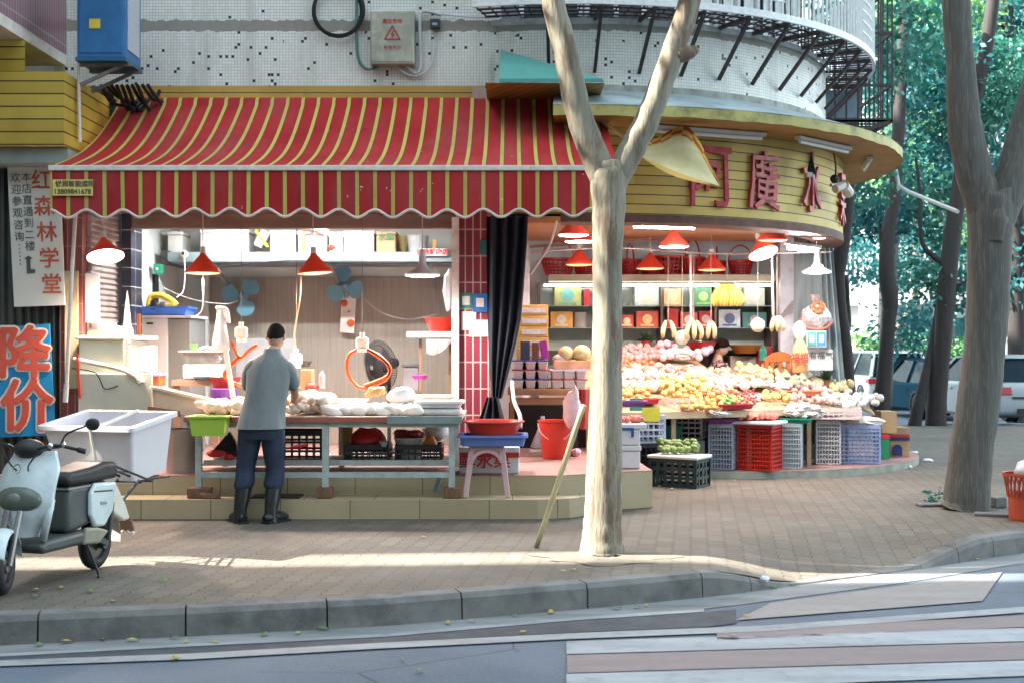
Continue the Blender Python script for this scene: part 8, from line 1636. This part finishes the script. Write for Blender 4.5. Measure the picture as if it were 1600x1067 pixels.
# ================================================================ WHITE BUILDING AND HEDGE BEYOND THE SIDE STREET
wb = thing('white_building', 'bright white building with barred upper windows beyond the parked cars', 'building', (15, 44, -.16)); WBM = M('bright_white_render', (.5, .52, .52), .8, .06, 1)
a0, a1 = Vector((6.0, 52.0)), Vector((24.0, 42.0)); dd = (a1 - a0).normalized(); nn = Vector((dd.y, -dd.x)); LB_ = (a1 - a0).length
def wpt(s, z, o=0.0): q = a0 + dd * s + nn * o; return (q.x, q.y, z)
def wslab(mb, s0, s1, z0, z1, o0, o1): 
    v = [wpt(s, z, o) for z in (z0, z1) for o in (o1, o0) for s in (s0, s1)]
    mb.add(v, [(0, 2, 3, 1), (4, 5, 7, 6), (0, 1, 5, 4), (2, 6, 7, 3), (0, 4, 6, 2), (1, 3, 7, 5)])
w = MB(); wslab(w, 0, LB_, -.16, 12, 0, -6); w.build('wall', WBM, wb)
for z in (3.0, 6.3, 9.5): w = MB(); wslab(w, 0, LB_, z, z + .35, .5, .003); w.build('floor_band', WBM, wb)
for z in (3.4, 6.7):
    for s in (3.2, 6.4, 9.6, 12.8, 16.0):
        w = MB(); wslab(w, s, s + 2.4, z + .4, z + 2.3, .03, .004); o = w.build('window', M('window_grey', (.2, .23, .25), .2), wb)
        w = MB()
        for k in range(15): wslab(w, s + k * .17, s + k * .17 + .05, z + .3, z + 2.4, .2, .14)
        w.build('bars', WHITE_B, o)
for s in (2.0, 8.2, 14.4): w = MB(); wslab(w, s, s + .8, -.16, 12, .6, .004); w.build('pier', WBM, wb)
for s in (9.6, 11.4, 15.6, 17.6): w = MB(); wslab(w, s, s + 1.5, -.1, 2.5, .03, .005); w.build('shop_glass', M('teal_glass', (.03, .1, .11), .08, .3, 1), wb)
w = MB(); wslab(w, 3.0, 8.0, -.16, 2.0, .3, .1); w.build('low_wall', M('wall_peach', (.6, .45, .36), .8), wb)
hg_ = MB(); leaves(hg_, [(P(1420 + 14 * k, 560, 40), (1.2, .6, .8), 160) for k in range(-6, 4)], .2, 31); tag(hg_.build('hedge', LEAF_B), 'clipped hedge in front of the white building behind the cars', 'hedge')

# ================================================================ SMALL THINGS ON THE GROUND
bkz = thing('waste_basket', 'round red slatted plastic basket filled with white bags at the right edge', 'basket', G(1604, 812)); c = G(1604, 812); RBK = M('basket_orange_red', (.46, .07, .03), .45, .15, 6)
w = MB(); w.lathe([(.14, 0), (.145, .02), (.15, .2), (.001, .015)], c, 26); w.lathe([(.185, .38), (.2, .385), (.2, .41), (.18, .405)], c, 26); w.lathe([(.15, .19), (.155, .22)], c, 26)
for k in range(26):
    a = 2 * pi * k / 26
    for dz in (1, -1): a2 = a + dz * .24; w.beam(c + Vector((.152 * cos(a), .152 * sin(a), .2)), c + Vector((.186 * cos(a2), .186 * sin(a2), .39)), .012, .006)
w.build('slatted_body', RBK, bkz)
w = MB(); w.ball(c + Vector((.03, 0, .42)), (.13, .13, .1), 12, 8, jit=.14); tag(w.build('waste_bag', M('bag_white', (.64, .64, .66), .4, .08, 9), smooth=True), 'crumpled white bag stuffed in the red basket at the right edge', 'bag')
w = MB(); p = G(1558, 792); w.obox(p + Vector((0, 0, .05)), (.13, .12, .1), rz=.3); tag(w.build('kerb_block', KERB, bevel=.012), 'small concrete block right of the thick trunk', 'block')
w = MB()
for (px, py, sx_, sz) in ((1490, 792, .5, .1), (1556, 806, .3, .12)): p = G(px, py); w.obox(p + Vector((0, 0, .01)), (sx_, .16, .03), rz=.1 if px < 1500 else -.5)
for o_, lab in ((G(1468, 790), 'flat grey edging stone left of the thick trunk'), (G(1562, 806), 'flat grey edging stone right of the thick trunk')):
    w = MB(); w.obox(o_ + Vector((0, 0, .012)), (.42, .14, .03), rz=.1 if 'left' in lab else -.35); tag(w.build('edging_stone', KERB, bevel=.01), lab, 'stone', 'edging stones at the thick trunk')
w = MB(); leaves(w, [(G(1462, 784) + Vector((0, 0, .05)), (.09, .07, .05), 30)], .06, 5, 3); tag(w.build('weed', LEAF_A), 'small green weed at the left foot of the thick trunk', 'plant')
def ringpts(c, r, n): return [c + Vector((r * cos(2 * pi * k / n) * 1.2, r * sin(2 * pi * k / n), 0)) for k in range(n)]
w = MB(); cc = G(955, 872); n = 40
def ed(u, v): a = 2 * pi * u; r = .08 + (.3 + .06 * sin(a * 3) + .05 * sin(a * 7 + 1)) * v; return (cc.x - .03 + r * cos(a) * 1.25, cc.y + .03 + r * sin(a) * .75, .004 + .012 * (1 - v) + .002 * sin(a * 9))
w.grid(ed, 48, 4); struct(w.build('earth_patch', M('pale_earth', (.11, .1, .08), .95, .2, 7, bmp=.5, dirt=((.18, .15, .12), .6, 5)), local=True, smooth=True))
LYEL = M('leaf_fallen_yellow', (.36, .29, .07), .6, .25, 20); LGRN = M('leaf_fallen_green', (.09, .17, .05), .5, .25, 20)
def fallen(mat, name):
    m = MB(); n = 8
    def lf(u, v): a = (v - .5) * 2; wd = .02 * sin(pi * min(.98, u * .95 + .03)); return ((u - .5) * .085, a * wd, .006 + .012 * (1 - a * a) * sin(pi * u) + .006 * a * a)
    m.grid(lf, n, 4); return m.build(name, mat, None, local=True, smooth=True)
fl_p = [fallen(LYEL, 'fallen_leaf'), fallen(LGRN, 'fallen_leaf')]; fl_u = set()
spots = [(160, 1000, 1, 'r'), (206, 1001, 0, 'r'), (274, 997, 1, 'r'), (290, 1003, 0, 'r'), (413, 992, 1, 'r'), (465, 990, 0, 'r'), (336, 1004, 0, 'r'), (103, 1004, 0, 'r'), (60, 1008, 1, 'r'), (700, 974, 0, 'r'), (735, 971, 0, 'r'), (805, 962, 1, 'r'), (860, 957, 0, 'r'), (962, 951, 1, 'r'), (995, 949, 1, 'r'), (1010, 946, 0, 'r'), (817, 988, 0, 'r'), (628, 1031, 1, 'r'), (655, 1049, 1, 'r'), (275, 1029, 0, 'r'), (1145, 993, 0, 'r'), (1166, 963, 0, 'r'), (1208, 918, 1, 'r'), (1240, 914, 1, 'r'), (505, 983, 1, 'r'), (1527, 874, 0, 'r'), (1590, 862, 1, 'r'),
         (56, 923, 0, 'p'), (54, 933, 1, 'p'), (176, 940, 0, 'p'), (255, 908, 1, 'p'), (880, 893, 0, 'p'), (897, 891, 0, 'p'), (662, 840, 0, 'p'), (1352, 882, 0, 'p'), (1030, 760, 0, 'p'), (1050, 765, 0, 'p'), (1026, 776, 1, 'p'), (1148, 752, 0, 'p'), (1430, 733, 0, 'p'), (1352, 738, 0, 'p'), (550, 815, 1, 'p'), (655, 814, 1, 'p'), (1450, 796, 0, 'p'), (140, 925, 1, 'p'), (95, 919, 0, 'p')]
for px, py, k, where in spots:
    p = G(px, py, -.152 if where == 'r' else .003)
    if where == 'p': p.z = pave_z(p.x, p.y) + .003
    o = fl_p[k] if k not in fl_u else fl_p[k].copy()
    if k in fl_u: COL.objects.link(o)
    fl_u.add(k); o.location = p; o.rotation_euler = (R.uniform(-.2, .2), R.uniform(-.2, .2), R.uniform(0, 6.3)); s = R.uniform(.5, .95); o.scale = (s, s, s * 1.4)
    tag(o, ('yellow ', 'green ')[k] + ('fallen leaf lying on the road or in the gutter' if where == 'r' else 'fallen leaf lying on the paving'), 'leaf', ('yellow ', 'green ')[k] + ('leaves on the road' if where == 'r' else 'leaves on the paving'))
WLIT = M('litter_white', (.64, .65, .68), .6, .1, 20)
for px, py, sx_, sy_, lab in ((1195, 885, .07, .05, 'crumpled white paper on the lowered paving'), (1450, 720, .16, .12, 'white scrap on the paving right of the fruit platform'), (1428, 708, .13, .1, 'white scrap beside the end of the fruit platform edge'), (397, 806, .09, .05, 'folded white scrap between the boots of the man'), (1422, 731, .06, .05, 'tiny white scrap below the end of the fruit platform')):
    p = G(px, py); p.z = pave_z(p.x, p.y); w = MB(); w.ball(p + Vector((0, 0, .014)), (sx_ / 2, sy_ / 2, .022), 9, 6, jit=.2); tag(w.build('paper_scrap', WLIT), lab, 'litter', 'white litter')
